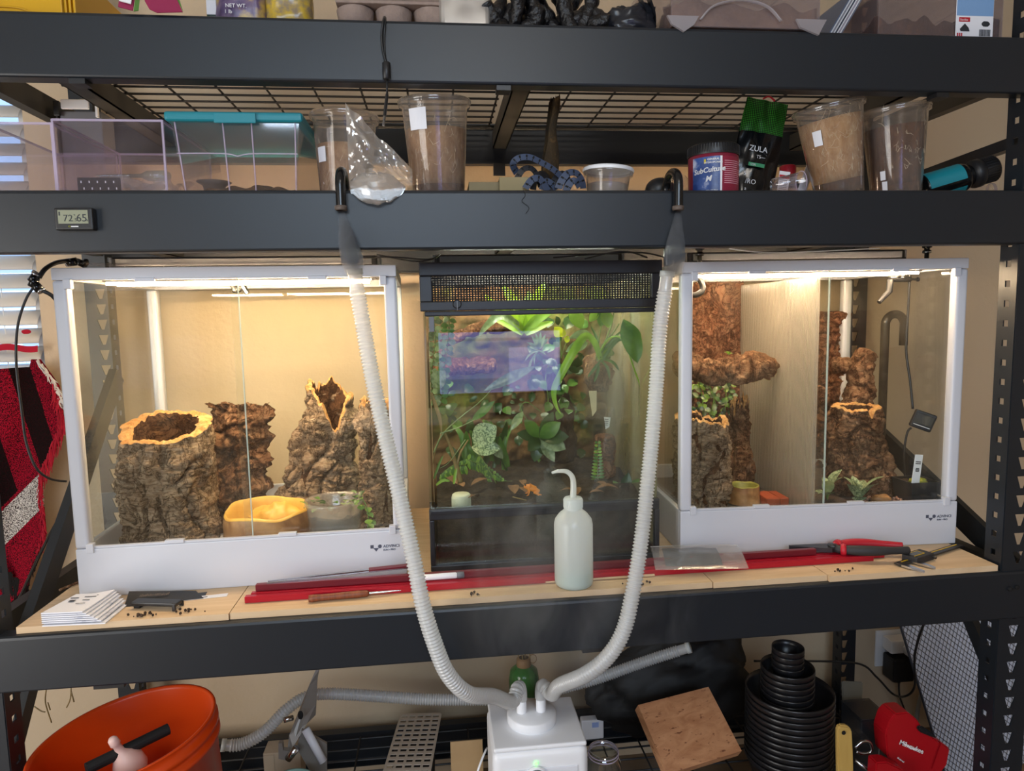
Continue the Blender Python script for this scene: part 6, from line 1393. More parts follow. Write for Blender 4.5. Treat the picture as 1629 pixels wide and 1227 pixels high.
# black twisted driftwood / lava
t = thing('black_driftwood', 'gnarled glossy black driftwood lying on the top shelf', 'driftwood', (GY(868, 30, .07).x, .07, Z1+.001)); pm('char_black', '#121215', .3, bump=.8, bscale=90, bdist=.006)
rr = random.Random(31)
for k in range(20):
    a = Vector((-.080+.155*(k % 10)/9, rr.uniform(-.02, .02), rr.uniform(.014, .02))); b = a+Vector((rr.uniform(-.03, .03), rr.uniform(-.02, .02), rr.uniform(.005, .06))); c_ = b+Vector((rr.uniform(-.03, .03), rr.uniform(-.01, .02), rr.uniform(-.01, .04)))
    P = curve([a-Vector((.02, 0, .004)), a, b, c_], .005); mb = MB().tube(P, [.013+.005*noise.noise(p*60) for p in P], 12); mb.v = [tuple(Vector(v_)+noise.noise_vector(Vector(v_)*70)*.004) for v_ in mb.v]; mb.build('branch', 'char_black', t, True)
# black plastic bag
t = thing('black_bag', 'slumped glossy black plastic bag beside the clear shoebox', 'bag', (GY(999, 35, .07).x, .07, Z1+.001))
def bb(u, v):
    th = 2*pi*u; ph = pi*v; d = Vector((sin(ph)*cos(th), sin(ph)*sin(th), -cos(ph))); k = 1+.30*fbm(d*2.2+Vector((4, 0, 0)), 4); return Vector((d.x*.047*k, d.y*.03*k, .030+d.z*.032*k+max(0, d.x)*.035*max(0, d.z)))
MB().grid(bb, 40, 24, None, True).build('bag', pm('bag_black', '#22242a', .28), t, True)
for x in (.028, .044): MB().grid(lambda u, v: Vector((x-.012*v+.004*sin(6*v), -.022+.02*u, .02+.09*v)), 4, 10).build('bag_fold', 'bag_black', t, True)
# clear shoeboxes
glassm('shoebox_plastic', tint=(.93, .91, .93), f0=.06, gloss=1.3, haze=.30, hazecol='#b9b0b6', hscale=3, hlo=.2, hhi=.8, rough=.06); milky('handle_clear', '#cfcad0', clear=.45, gloss=.12)
def shoebox(label, x0, x1, y0, y1, h, fill, mat, seed):
    t = thing('shoebox', label, 'storage box', ((x0+x1)/2, y0, S1+.0012 if y0 < .02 else Z1+.001)); X = (x1-x0)/2; D = y1-y0; r = .010
    for a in ((-X, X, 0, .002), (-X, X, D-.002, D)): MB().rbx(a[0], a[1], a[2], a[3], .001, h, .0008, 1).build('wall', 'shoebox_plastic', t)
    for x in (-X, X-.002): MB().bx(x, x+.002, .0022, D-.0022, .001, h).build('wall', 'shoebox_plastic', t)
    MB().bx(-X+.002, X-.002, .0022, D-.0022, .001, .003).build('bottom', 'shoebox_plastic', t)
    def sf(u, v):
        return Vector((-X+.004+(2*X-.008)*u, .004+(D-.008)*v, fill*h*(.65+.5*fbm(Vector((u*3, v*3, seed)), 3))+.012))
    mb = MB().grid(sf, 30, 14); n = len(mb.v); mb.v += [(p[0], p[1], .0035) for p in mb.v]
    for i in range(30): mb.f.append((i, n+i, n+i+1, i+1))
    for j in range(14): mb.f += [((j+1)*31, n+(j+1)*31, n+j*31, j*31), (j*31+30, n+j*31+30, n+(j+1)*31+30, (j+1)*31+30)]
    mb.build('filling', mat, t, True)
    MB().rbx(-X-.006, X+.006, -.006, D+.006, h, h+.014, .004).build('lid', 'shoebox_plastic', t)
    return t, X
pm('cork_filling', '#7d6353', .95, col2='#9b7d66', scale=30, bump=.7, bscale=80)
a, b = bx_at(1068, 1305, .0); t, X = shoebox('clear shoebox of brown bark chips with moulded side clips', a, b, .0005, .22, .12, .35, 'cork_filling', 3)
for s_ in (-1, 1):
    P = [(-X*.5+s_*.0, 0, 0)]
    MB().prism([(s_*X*.86-.028, .016), (s_*X*.86+.028, .016), (s_*X*.86+.020, .002), (s_*X*.86+s_*.006+.008, -.010), (s_*X*.86-.020, .002)], .0012, .006, Matrix.Rotation(pi/2, 4, 'X')).build('side_clip', 'handle_clear', t)
MB().tube(curve([(-X*.62, -.054+.05, .012), (-X*.45, -.004, .034), (-X*.1, -.004, .045), (X*.25, -.004, .036), (X*.45, -.004, .012)], .006), .004, 8, flat=.5).build('moulded_arch', 'handle_clear', t, True)
a, b = bx_at(1395, 1592, .056); t, X = shoebox('clear shoebox of red brown soil with a white product label', a, b, .05, .27, .12, .55, 'media_dark', 8)
lb = MB().rbx(X-.098, X-.022, -.0022, -.0012, .016, .10, .0004, 1).build('product_label', 'paper', t); MB().bx(X-.097, X-.023, -.0026, -.0023, .058, .099).build('label_blue', pm('label_sky', '#7da3cf', .5), lb)
MB().rbx(X-.092, X-.070, -.0030, -.0024, .047, .055, .0002, 1).build('logo_patch', 'grip_red', lb); text('Sterilite', .0052, 'white_ink', lb, FRONT(X-.0905, -.0032, .0488), 'lettering', .0001)
mb = MB(); rr = random.Random(3); x = X-.050
while x < X-.028: w_ = rr.choice([.0006, .001, .0014]); mb.bx(x, x+w_, -.0027, -.0023, .022, .034); x += w_+rr.choice([.0007, .001])
mb.build('barcode', 'ink', lb); mb = MB().prism([(X-.090, .034), (X-.080, .044), (X-.072, .036), (X-.070, .030), (X-.088, .030)], .0024, .0028, Matrix.Rotation(pi/2, 4, 'X')); mb.build('shoe_picture', 'ink', lb); MB().blob((X-.038, -.0026, .044), (.009, .0006, .005), 1, .2, 2, 12).build('shoe_picture', 'ink', lb)
mb = MB()
for i in range(3): mb.bx(X-.095+i*.004, X-.0925+i*.004, -.0027, -.0023, .020, .027)
mb.build('flag_mark', 'grip_red', lb)
# leaning magazines
t = thing('magazine_stack', 'slanting stack of thin magazines between the two shoeboxes', 'magazines', (GY(1322, 40, .08).x, .08, Z1+.014), (0, .55, 0))
for k in range(9): MB().rbx(-.014+k*.0026, -.0120+k*.0026, 0, .16, .0, .11, .0004, 1).build('magazine', 'paper' if k % 2 else pm('mag_%d' % k, ['#5a6a86', '#8d8f99', '#3f4756', '#a9a4b0', '#6b6f82'][k//2], .5), t)
# ------------------------------------------------------------------ left side: blanket, tubing
def plaid():
    q = NT('plaid_wool'); v = q.coord((1, 1, 1), 'UV'); sp = q.n('ShaderNodeSeparateXYZ'); q.l(v, sp.inputs[0])
    def band(sock, stops):
        r = q.ramp(sock, stops); r.node.color_ramp.interpolation = 'CONSTANT'; return r
    def mix(f, a, b):
        m = q.n('ShaderNodeMix', data_type='RGBA'); q.l(f, m.inputs[0]); q.l(a, m.inputs[6]); q.l(b, m.inputs[7]); return m.outputs[2]
    W_, K_ = (1, 1, 1, 1), (0, 0, 0, 1)
    a = band(sp.outputs[1], [(0, '#990f28'), (.525, '#d6d0c8'), (.625, '#a3102a'), (.79, '#120e0d')])
    keep = band(sp.outputs[1], [(0, W_), (.515, K_), (.79, W_)]); bar = band(sp.outputs[0], [(0, K_), (.255, W_), (.38, K_), (.545, W_), (.66, K_)])
    mul = q.n('ShaderNodeMath', operation='MULTIPLY'); q.l(keep, mul.inputs[0]); q.l(bar, mul.inputs[1])
    blk = q.n('ShaderNodeRGB'); blk.outputs[0].default_value = lin('#120e0d')
    c1 = mix(mul.outputs[0], a, blk.outputs[0])
    ns = q.noise(q.coord(), 520, 2, .5); st = q.ramp(ns, [(.49, K_), (.53, W_)]); dk = q.n('ShaderNodeRGB'); dk.outputs[0].default_value = lin('#240a0e')
    c2 = mix(st, c1, dk.outputs[0]); q.l(c2, q.b.inputs['Base Color']); q.b.inputs['Roughness'].default_value = 1; q.b.inputs['Specular IOR Level'].default_value = .1
    q.bump(q.noise(q.coord(), 300, 3), 1, .004); MATS['plaid_wool'] = q.m
plaid(); pm('wool_red', '#a8102a', 1); pm('wool_black', '#15100f', 1); pm('wool_white', '#cfc8c0', 1)
# blanket draped on the window sill: ragged lower edge as in the picture
outline = [(-40, 560), (0, 585), (30, 578), (62, 572), (80, 590), (92, 620), (103, 660), (95, 700), (72, 745), (66, 790), (72, 830), (70, 862), (50, 900), (40, 935), (20, 960), (0, 905), (-40, 900)]
t = thing('plaid_blanket', 'red, black and white plaid wool blanket hanging below the window', 'blanket', GY(20, 960, .60))
yb = .612
left = [(-60, 570), (-60, 960)]
def bl_e(v):   # right hand edge of the blanket from top to bottom
    pts = [(62, 572), (92, 615), (103, 668), (84, 712), (66, 752), (68, 800), (72, 848), (48, 905), (38, 965)]
    i = v*(len(pts)-1); k = min(int(i), len(pts)-2); f = i-k; return (pts[k][0]+(pts[k+1][0]-pts[k][0])*f, pts[k][1]+(pts[k+1][1]-pts[k][1])*f)
def bf(u, v):
    e = bl_e(v); x = -90+(e[0]+90)*u; y = 588+(e[1]-572)*(.96)+(-16 if u > .9 else -10*(u-.5))*(v < .2); d = .014*sin(u*9+v*2)+.010*noise.noise(Vector((u*4, v*4, 2)))
    return GY(x, y, yb+d)
nu, nv = 60, 70; mb = MB().grid(bf, nu, nv); n = len(mb.v); mb.v += [(p[0], p[1]+.008, p[2]) for p in mb.v]; mb.f += [tuple(i+n for i in reversed(q_)) for q_ in mb.f]
for i in range(nu): mb.f += [(i+1, i, n+i, n+i+1), (nv*(nu+1)+i, nv*(nu+1)+i+1, n+nv*(nu+1)+i+1, n+nv*(nu+1)+i)]
for j in range(nv): mb.f.append((j*(nu+1)+nu, n+j*(nu+1)+nu, n+(j+1)*(nu+1)+nu, (j+1)*(nu+1)+nu))
o = mb.build('cloth', 'plaid_wool', t, True, True)
uvl = o.data.uv_layers.new(name='UVMap')
uvv = []
for j in range(nv+1):
    for i in range(nu+1):
        e = bl_e(j/nv); x = -90+(e[0]+90)*i/nu; y = 588+(e[1]-572)*.96
        uvv.append(((x-.33*(y-590)+150)/300, (x+y-500)/600))
uvv = uvv*2
for lp in o.data.loops: uvl.data[lp.index].uv = uvv[lp.vertex_index]
rr = random.Random(12)
for nm, mat, va, vb, cnt, dx, dy in (('fringe', 'wool_red', .10, .55, 90, -4, 34), ('fringe', 'wool_white', .0, .2, 40, 6, 16), ('fringe', 'wool_black', .80, 1.0, 70, -6, 34), ('fringe', 'wool_red', .55, .8, 40, -2, 20)):
    mb = MB()
    for k in range(cnt):
        v = va+(vb-va)*k/cnt; e = bl_e(v); a = GY(e[0]-rr.uniform(0, 5), e[1], yb+rr.uniform(-.012, .0)); b = GY(e[0]+dx+rr.uniform(-6, 6), e[1]+dy*rr.uniform(.6, 1.1), yb+rr.uniform(-.02, -.004)); m_ = a.lerp(b, .5)+Vector((rr.uniform(-.003, .006), 0, 0)); mb.tube([a, m_, b], [.0022, .0016, .0008], 4)
    mb.build(nm, mat, t, False, True, kind='stuff')
mb = MB()
for k in range(70):
    x = -10+k*.75; a = GY(x, 900+x*.9+rr.uniform(-6, 6), yb-.006); b = a+Vector((rr.uniform(-.01, .01), -.004, -rr.uniform(.03, .06))); mb.tube([a, a.lerp(b, .5)+Vector((rr.uniform(-.003, .003), 0, 0)), b], [.0024, .0018, .0008], 4)
mb.build('fringe', 'wool_black', t, False, True, kind='stuff')
# red cloth on the sill
t = thing('red_cloth', 'folded red cloth strip behind the blind on the window sill', 'cloth', GY(30, 555, .66)); MB().grid(lambda u, v: GY(-40+100*u, 549+10*v+2*sin(u*9), .655), 20, 2).build('cloth', 'wool_red', t, False, True); MB().blob(GY(42, 528, .665), (.012, .004, .006), 2, .3, 2, 12).build('knot', 'wool_red', t, True, True)
# mist tubing: black line, T connector, loop of tube
t = thing('mist_line', 'black mist tubing with push fit connectors looping beside the terrarium', 'tubing', GY(60, 455, .16))
def tb2(pts, r, mat='black_plastic', nm='tube'): return MB().tube(curve(px3(*pts), .006), r, 10).build(nm, mat, t, True, True)
tb2(((62, 442, .15), (72, 428, .16), (90, 418, .19), (112, 415, .22)), .0042); tb2(((66, 462, .15), (82, 470, .155), (95, 485, .17)), .0036)
tb2(((58, 452, .15), (42, 475, .145), (28, 520, .14), (26, 580, .14), (34, 650, .14), (42, 705, .145), (58, 745, .15), (80, 762, .17), (105, 766, .20)), .0022)
for (a, b, r) in (((50, 448, .15), (58, 438, .15), .0075), ((55, 452, .15), (64, 462, .15), .0080), ((50, 456, .15), (57, 442, .15), .0068), ((108, 418, .22), (122, 416, .22), .0078), ((122, 416, .22), (134, 421, .22), .0066), ((134, 418, .22), (138, 419, .22), .0080)): MB().tube(px3(a, b), r, 12).build('connector', 'black_gloss', t, True, True)
for (a, b) in (((56, 437, .15), (58.5, 434.5, .15)), ((65, 462, .15), (67, 464, .15)), ((106, 418, .22), (108, 418, .22))): MB().tube(px3(a, b), .0078, 12).build('collet_ring', 'chrome', t, True, True)
t2 = thing('clear_tubing', 'clear mist tube running along the top rail of the terrarium', 'tubing', GY(200, 422, .2)); MB().tube(curve(px3((138, 420, .22), (180, 422, .225), (225, 426, .24), (300, 424, .26)), .01), .0028, 8).build('tube', 'clear_plastic', t2, True, True)
# cable running down past the brace
t = thing('power_lead', 'thin black cord running down behind the blanket fringe', 'cord', GY(15, 980, .2)); MB().tube(curve(px3((112, 795, .40), (85, 840, .36), (55, 900, .3), (25, 965, .22), (12, 985, .2)), .01), .003, 8).build('cord', 'black_plastic', t, True, True); MB().tube(px3((13, 982, .2), (6, 992, .19)), .006, 10).build('plug', 'white_plastic', t, True, True)
# cables and parts between lids and the shelf above
t = thing('fixture_cable', 'bundle of thin black cables above the planted tank', 'cable', GY(680, 412, .2))
for pts in (((560, 412, .2), (620, 409, .2), (680, 413, .2), (700, 405, .22)), ((600, 405, .25), (660, 416, .2), (690, 412, .2)), ((880, 410, .2), (960, 404, .2), (1020, 402, .2), (1060, 410, .2)), ((930, 412, .22), (990, 400, .2), (1030, 410, .2))): MB().tube(curve(px3(*pts), .01), .0016, 6).build('cable', 'black_plastic', t, True, True)
t = thing('white_cable', 'thin white cable lying above the divided terrarium', 'cable', GY(1250, 402, .25)); MB().tube(curve(px3((1160, 396, .25), (1220, 402, .25), (1300, 400, .25), (1400, 395, .25)), .01), .0014, 6).build('cable', 'white_plastic', t, True, True)
for (x, lab) in ((1113, 'chrome ringed mist fitting standing on the lid above the hooked nozzle'), (1474, 'chrome ringed mist fitting standing on the lid above the angled nozzle')):
    p = GY(x, 412, .27); t = thing('mist_fitting', lab, 'fitting', (p.x, .27, TH+BT+.0005)); MB().lathe([(.005, 0), (.005, .02), (.009, .021), (.009, .027), (.006, .028), (.006, .032), (.010, .033), (.010, .037), (0, .037)], 18).build('body', 'black_gloss', t, True); MB().lathe([(.0094, .022), (.0094, .024)], 18).build('ring', 'chrome', t, True)
# ------------------------------------------------------------------ bottom shelf
ZB = SB-.0050
# humidifier
hx0, hx1, hy0, hy1 = -.074, .118, .062, .232
t = thing('humidifier', 'white boxy fog humidifier with two outlet pipes and a dial', 'humidifier', ((hx0+hx1)/2, hy0, ZB))
X = (hx1-hx0)/2; D = hy1-hy0; H = HZ-ZB
MB().rbx(-X, X, 0, D, 0, H-.010, .018, 4).build('body', 'white_plastic', t, True)
MB().rbx(-X+.003, X-.003, .003, D-.003, H-.0098, H, .0045, 3).build('top_plate', 'white_plastic', t, True)
MB().rbx(-X+.022, X-.022, -.002, .004, .03, H-.045, .0019, 2).build('front_panel', pm('panel_white', '#dfe2ea', .3), t)
px_ = .019-(hx0+hx1)/2; py_ = .150-hy0
MB().lathe([(.050, H), (.0515, H+.002), (.0515, H+.018), (.049, H+.021), (0, H+.021)], 48, TR(px_-.003, py_, 0)).build('outlet_disc', 'white_plastic', t, True)
for dx in (-.005, .036): MB().lathe([(.0105, H+.0212), (.0105, H+.045), (.0095, H+.047), (.0085, H+.047), (.0085, H+.022)], 24, TR(dx-(hx0+hx1)/2, py_, 0)).build('outlet_pipe', 'white_plastic', t, True)
dp = GY(853, 1225, hy0); dz = dp.z-ZB
MB().lathe([(.017, 0), (.017, .006), (.0155, .008), (0, .008)], 30, TR(dp.x-(hx0+hx1)/2, -.0022, dz-.014) @ Matrix.Rotation(pi/2, 4, 'X')).build('dial', 'grey_plastic', t, True)
MB().lathe([(.0225, 0), (.0225, .003), (.018, .004)], 30, TR(dp.x-(hx0+hx1)/2, -.0022, dz-.014) @ Matrix.Rotation(pi/2, 4, 'X')).build('dial_ring', 'white_plastic', t, True)
ledmat('led_green', (.12, 1.0, .10, 1), 6); MB().lathe([(.0030, 0), (.0030, .001), (0, .001)], 14, TR(dp.x-(hx0+hx1)/2, -.0022, GY(853, 1214, hy0).z-ZB) @ Matrix.Rotation(pi/2, 4, 'X')).build('status_light', 'led_green', t)
# rear hoses
hose('grey white corrugated hose running along the wall behind the humidifier', px3((352, 1186, .36), (385, 1184, .37), (420, 1165, .38), (455, 1130, .40), (485, 1110, .42), (520, 1104, .43), (600, 1108, .43), (680, 1113, .43), (780, 1114, .43), (840, 1120, .42)), cuff=.02)
hose('white corrugated hose passing behind the black bag', px3((1098, 1030, .40), (1078, 1036, .41), (1040, 1048, .42), (1000, 1062, .43), (950, 1080, .44), (900, 1094, .44), (858, 1108, .43)), cuff=.03)
# orange bucket
pm('bucket_orange', '#e0480d', .4, sss=.0); milky('bucket_skin', '#ea4f10', clear=0, gloss=.04, rough=.35, mixt=.25)
bz = .352; t = thing('bucket', 'orange plastic bucket with odds and ends inside', 'bucket', (-.708, .068, ZB+.030), (0, -.12, 0))
R1, R0 = .152, .130
MB().lathe([(0, .003), (R0-.003, .003), (R0, .006), (R1-.003, bz-.05), (R1+.004, bz-.048), (R1+.004, bz-.04), (R1-.001, bz-.038), (R1, bz-.028), (R1+.005, bz-.026), (R1+.005, bz-.018), (R1, bz-.016), (R1+.001, bz-.004), (R1+.004, bz-.001), (R1+.003, bz+.001), (R1-.002, bz), (R1-.004, bz-.006), (R1-.005, bz-.05), (R0-.004, .008), (0, .006)], 72).build('shell', 'bucket_skin', t, True)
t2 = thing('rubber_bulb', 'pink rubber bulb syringe lying in the orange bucket', 'bulb', GY(178, 1212, -.01)+Vector((0, .06, -.045))); MB().lathe([(0, -.036), (.018, -.030), (.027, -.012), (.026, .008), (.016, .026), (.0075, .034), (.0065, .048), (.009, .051), (.008, .062), (.005, .066), (0, .066)], 28, Matrix.Rotation(.25, 4, 'X') @ Matrix.Rotation(-.30, 4, 'Y')).build('bulb', pm('bulb_pink', '#e8c2b8', .45), t2, True)
a, b = GY(268, 1160, .10), GY(160, 1208, .02); single('black_pipe', MB().tube([a, b+Vector((-.02, -.01, -.01))], .0105, 16), 'black_matt', 'straight black pipe offcut lying in the orange bucket', 'pipe')
t2 = thing('black_loop_cable', 'black cable loop lying in the orange bucket', 'cable', GY(200, 1220, -.02)); MB().tube(curve([(-.82, .03, -.30), (-.80, -.01, -.275), (-.76, -.03, -.262), (-.715, -.03, -.258), (-.685, -.005, -.262)], .006), .0042, 8).build('cable', 'black_plastic', t2, True, True)
# nested black plant pots, every pot its own
def pot_mesh(r, h):
    return MB().lathe([(0, .002), (r*.72, 0), (r*.74, .003), (r*.95, h-.014), (r*.985, h-.012), (r, h-.009), (r, h-.002), (r*.985, h), (r*.965, h), (r*.945, h-.012), (r*.71, .006), (0, .005)], 40)
pm('pot_black', '#17171a', .32)
ORD = ['topmost', 'second from the top', 'third from the top', 'fourth from the top', 'fifth from the top', 'sixth from the top', 'seventh from the top', 'eighth from the top', 'ninth from the top', 'tenth from the top', 'eleventh from the top', 'twelfth from the top']
def potstack(cx, cy, z0, r, h, n, step, label, group):
    me = None
    for k in range(n):
        o_ = ORD[n-1-k]; t = thing('nursery_pot', label % o_, 'plant pot', (cx, cy, z0+k*step), group=group)
        if me is None: o = pot_mesh(r, h).build('pot', 'pot_black', t, True); me = o.data
        else: link('pot', me, t)
pcx, pcy = .640, .25
potstack(pcx, pcy, ZB+.001, .099, .085, 12, .0145, 'large black nursery pot beside the wooden block, %s of its stack', 'large nested black pots')
potstack(pcx-.006, pcy, ZB+.171, .060, .06, 6, .0142, 'middle sized black nursery pot inside the large ones, %s of its stack', 'middle sized nested black pots')
potstack(pcx-.006, pcy, ZB+.256, .036, .05, 4, .0142, 'small black nursery pot above the larger ones, %s of its stack', 'small nested black pots')
# wooden block leaning
p1, p2, p3 = GY(1015, 1122, .27), GY(1127, 1093, .33), GY(1180, 1195, .20); ux = (p2-p1); uy = (p3-p2); p4 = p1+uy
n = ux.cross(uy).normalized(); n = -n if n.y > 0 else n; n = n*-.022
q = NT('block_grain'); f = q.noise(q.coord((3, 3, 14)), 5, 5, .6, .8); g = q.noise(q.coord((6, 6, 22)), 10, 2); q.l(q.ramp(f, [(.3, '#a8714c'), (.7, '#cf9a70')]), q.b.inputs['Base Color']); mx = q.n('ShaderNodeMix', data_type='RGBA'); q.l(q.ramp(g, [(.63, (0, 0, 0, 1)), (.75, (1, 1, 1, 1))]), mx.inputs[0]); q.l(q.ramp(f, [(.3, '#a8714c'), (.7, '#cf9a70')]), mx.inputs[6]); mx.inputs[7].default_value = lin('#6d3b26'); q.l(mx.outputs[2], q.b.inputs['Base Color']); q.b.inputs['Roughness'].default_value = .6; MATS['block_grain'] = q.m
single('wood_block', MB().add([p1, p2, p3, p4, p1+n, p2+n, p3+n, p4+n], [(0, 1, 2, 3), (7, 6, 5, 4), (0, 4, 5, 1), (1, 5, 6, 2), (2, 6, 7, 3), (3, 7, 4, 0)]), 'block_grain', 'square reddish wooden block leaning on the black bag', 'wood block')
# black bag heap behind it
t = thing('black_sack', 'large crumpled black sack heaped against the wall', 'sack', (.46, .50, ZB))
def sk(u, v):
    th = 2*pi*u; ph = pi*v; d = Vector((sin(ph)*cos(th), sin(ph)*sin(th), -cos(ph))); k = 1+.22*fbm(d*2.0+Vector((9, 0, 0)), 5); z = .125+d.z*.125*k+.07*max(0, d.x-.1)*max(0, d.z)
    return Vector((max(-.25, min(.18, d.x*.23*k)), max(-.09, min(.08, d.y*.085*k)), max(.001, z)))
MB().grid(sk, 60, 36, None, True).build('sack', pm('sack_black', '#0a0a0c', .65), t, True)
# reed diffuser bottle
p = GY(838, 1105, .52); t = thing('diffuser_bottle', 'green glass bottle with a tan neck holding thin sticks', 'bottle', (.045, .52, ZB)); glassm('green_glass', tint=(.25, .52, .24), f0=.06, gloss=1.2)
zz = lambda y: GY(838, y, .52).z-ZB
MB().lathe([(0, .003), (.036, 0), (.040, .006), (.040, zz(1080)), (.036, zz(1066)), (.024, zz(1060)), (.018, zz(1058))], 36).build('bottle', pm('green_solid', '#3f7a3a', .15, alpha=.82), t, True)
MB().lathe([(.0185, zz(1064)), (.0195, zz(1056)), (.0185, zz(1048)), (.012, zz(1046))], 24).build('neck', pm('neck_tan', '#8a6a45', .6), t, True)
for k, (dx, dy) in enumerate(((-.010, 0), (.004, .003), (.012, -.002), (-.003, -.004))): MB().tube([(dx*.4, dy, .05), (dx*1.4, dy*2, zz(1038))], .0016, 6).build('reed', 'stem_tan', t)
MB().tube([(.024+.010*cos(2*pi*k/16), -.004, zz(1048)+.012*sin(2*pi*k/16)) for k in range(17)], .0012, 6, False).build('ring', 'neck_tan', t, True)
# small white power unit
p = GY(935, 1150, .55); t = thing('power_unit', 'flat white power unit with tiny lights near the black sack', 'power unit', (p.x, .50, ZB+.0), (0, 0, .0)); MB().rbx(-.03, .03, -.012, .012, 0, .055, .004).build('case', 'white_frame', t); MB().bx(-.002, .016, -.0128, -.0122, .034, .048).build('display', pm('display_blue', '#8fa4d8', .4), t)
# glass jar near the front
p = GY(962, 1227, .12); t = thing('glass_jar', 'open clear glass jar beside the humidifier', 'jar', (.164, .13, ZB)); hz_ = GY(962, 1192, .13).z-ZB
glassm('jar_glass', tint=(.88, .92, .92), f0=.08, gloss=1.6, haze=.06)
MB().lathe([(0, .004), (.034, 0), (.037, .006), (.037, hz_-.03), (.031, hz_-.018), (.031, hz_), (.028, hz_), (.028, hz_-.016), (.034, hz_-.032), (.034, .006)], 40).build('jar', 'jar_glass', t, True)
for z in (hz_-.012, hz_-.005): MB().tube([(.0315*cos(2*pi*k/32), .0315*sin(2*pi*k/32), z) for k in range(33)], .0011, 6, False).build('thread', 'acrylic_edge', t, True)
# slotted metal strip lying on the deck
t = thing('slotted_plate', 'pale metal plate with rows of slots lying on the wire deck', 'metal plate', (-.248, .36, -.512), (-.08, 0, -.10)); pm('plate_grey', '#c9bfb2', .4, .3)
mb = MB(); W_, L_ = .104, .36; nc, nr = 5, 16
for i in range(nc+1): x = -W_/2+i*W_/nc; mb.bx(x-.003, x+.003, -L_/2, L_/2, 0, .0016)
for j in range(nr+1): y = -L_/2+j*L_/nr; mb.bx(-W_/2, W_/2, y-.0055, y+.0055, .0001, .0017)
mb.build('plate', 'plate_grey', t)
t = thing('black_tray', 'low black tray under the slotted metal plate', 'tray', (-.245, .28, ZB)); MB().rbx(-.05, .05, 0, .2, 0, .058, .004).build('tray', 'black_plastic', t)
# brown cardboard by the humidifier
p = GY(745, 1182, .30); t = thing('cardboard_sheet', 'brown cardboard sheet propped beside the humidifier', 'cardboard', (-.125, .30, ZB), (-.05, 0, 0)); MB().rbx(-.03, .045, 0, .004, 0, p.z-ZB, .0006, 1).build('sheet', 'cardboard', t)
t = thing('thin_white_lead', 'thin white cord hanging beside the humidifier', 'cord', GY(765, 1220, .2)); MB().tube(curve(px3((775, 1190, .24), (768, 1205, .22), (760, 1227, .2), (756, 1245, .2)), .008), .0024, 8).build('cord', 'white_plastic', t, True, True)
# grey folding stand with a teal jar
pm('stand_grey', '#8f8a84', .4, .4); t = thing('folding_stand', 'grey folding metal stand leaning under the beam', 'stand', (-.50, .30, ZB))
def plate(pts, Y0, th, name, mat):
    a = [GY(x, y, Y0+dy) for x, y, dy in pts]; b = [p_+Vector((0, th, 0)) for p_ in a]; k = len(a); MB().add(a+b, [tuple(range(k)), tuple(range(2*k-1, k-1, -1))]+[(i, k+i, k+(i+1) % k, (i+1) % k) for i in range(k)]).build(name, mat, t, False, True)
plate([(504, 1062, .06), (508, 1065, .06), (505, 1080, .06), (503, 1120, .05), (502, 1138, .05), (488, 1152, .03), (466, 1190, .0), (462, 1205, 0), (455, 1210, 0), (460, 1170, .01), (482, 1120, .03), (492, 1090, .05)], .25, .004, 'arm_plate', 'stand_grey')
plate([(443, 1183, 0), (449, 1183, 0), (450, 1194, 0), (463, 1196, 0), (468, 1206, 0), (460, 1211, 0), (443, 1208, 0)], .24, .012, 'hook_end', 'stand_grey')
plate([(480, 1160, .0), (520, 1184, 0), (520, 1240, 0), (500, 1240, 0), (472, 1190, .0)], .27, .006, 'back_plate', 'stand_grey')
P = px3((486, 1160, .255), (514, 1212, .245)); MB().tube(P, .009, 16).build('roller', 'white_frame', t, True, True)
P = px3((458, 1208, .235), (472, 1190, .235)); MB().tube(P, .008, 14).build('clamp', 'chrome', t, True, True); P = px3((466, 1142, .26), (452, 1146, .25)); MB().tube(P, .006, 10).build('pin', 'chrome', t, True, True); MB().blob(GY(478, 1138, .245), (.006, .003, .010), 1, .05, 1, 14).build('slot', 'slot_dark', t, True, True)
p = GY(500, 1246, .165); t = thing('teal_jar', 'round teal rimmed dish standing below the folding stand', 'dish', (-.485, .165, ZB)); hz_ = p.z-ZB; MB().lathe([(0, .003), (.045, 0), (.05, .01), (.052, hz_-.004), (.0535, hz_), (.049, hz_), (.046, .012), (0, .01)], 40).build('jar', pm('dish_teal', '#7fa39c', .3), t, True)
t = thing('beige_carton', 'beige carton standing behind the folding stand', 'carton', (-.545, .36, ZB)); MB().rbx(-.045, .04, 0, .05, 0, GY(440, 1198, .36).z-ZB, .002).build('box', pm('beige_card', '#b8a68e', .8), t); MB().bx(-.043, -.02, -.002, -.0004, .05, .12).build('flap', 'beige_card', t)
# wall outlet, plugs, cords
def on_wall(x, y): return GY(x, y, WY)
a, b = on_wall(1392, 1003), on_wall(1432, 1056)
t = thing('wall_outlet', 'white wall outlet plate behind the right rear post', 'outlet', ((a.x+b.x)/2, WY-.0005, b.z)); MB().rbx(-(b.x-a.x)/2, (b.x-a.x)/2, -.006, 0, 0, a.z-b.z, .002).build('plate', 'white_plastic', t); MB().rbx(-.016, .016, -.0085, -.0062, (a.z-b.z)*.25, (a.z-b.z)*.75, .002).build('socket', 'white_frame', t)
c_ = on_wall(1415, 1018); t = thing('white_plug', 'white multi socket adapter with a round grey plug in the outlet', 'plug', (c_.x+.005, WY-.0092, c_.z)); MB().rbx(-.036, .036, -.045, 0, -.018, .022, .004).build('adapter', 'white_plastic', t); MB().lathe([(.021, 0), (.021, .014), (.016, .020), (0, .020)], 24, TR(.020, -.0455, -.004) @ Matrix.Rotation(pi/2, 4, 'X')).build('round_plug', 'white_frame', t, True)
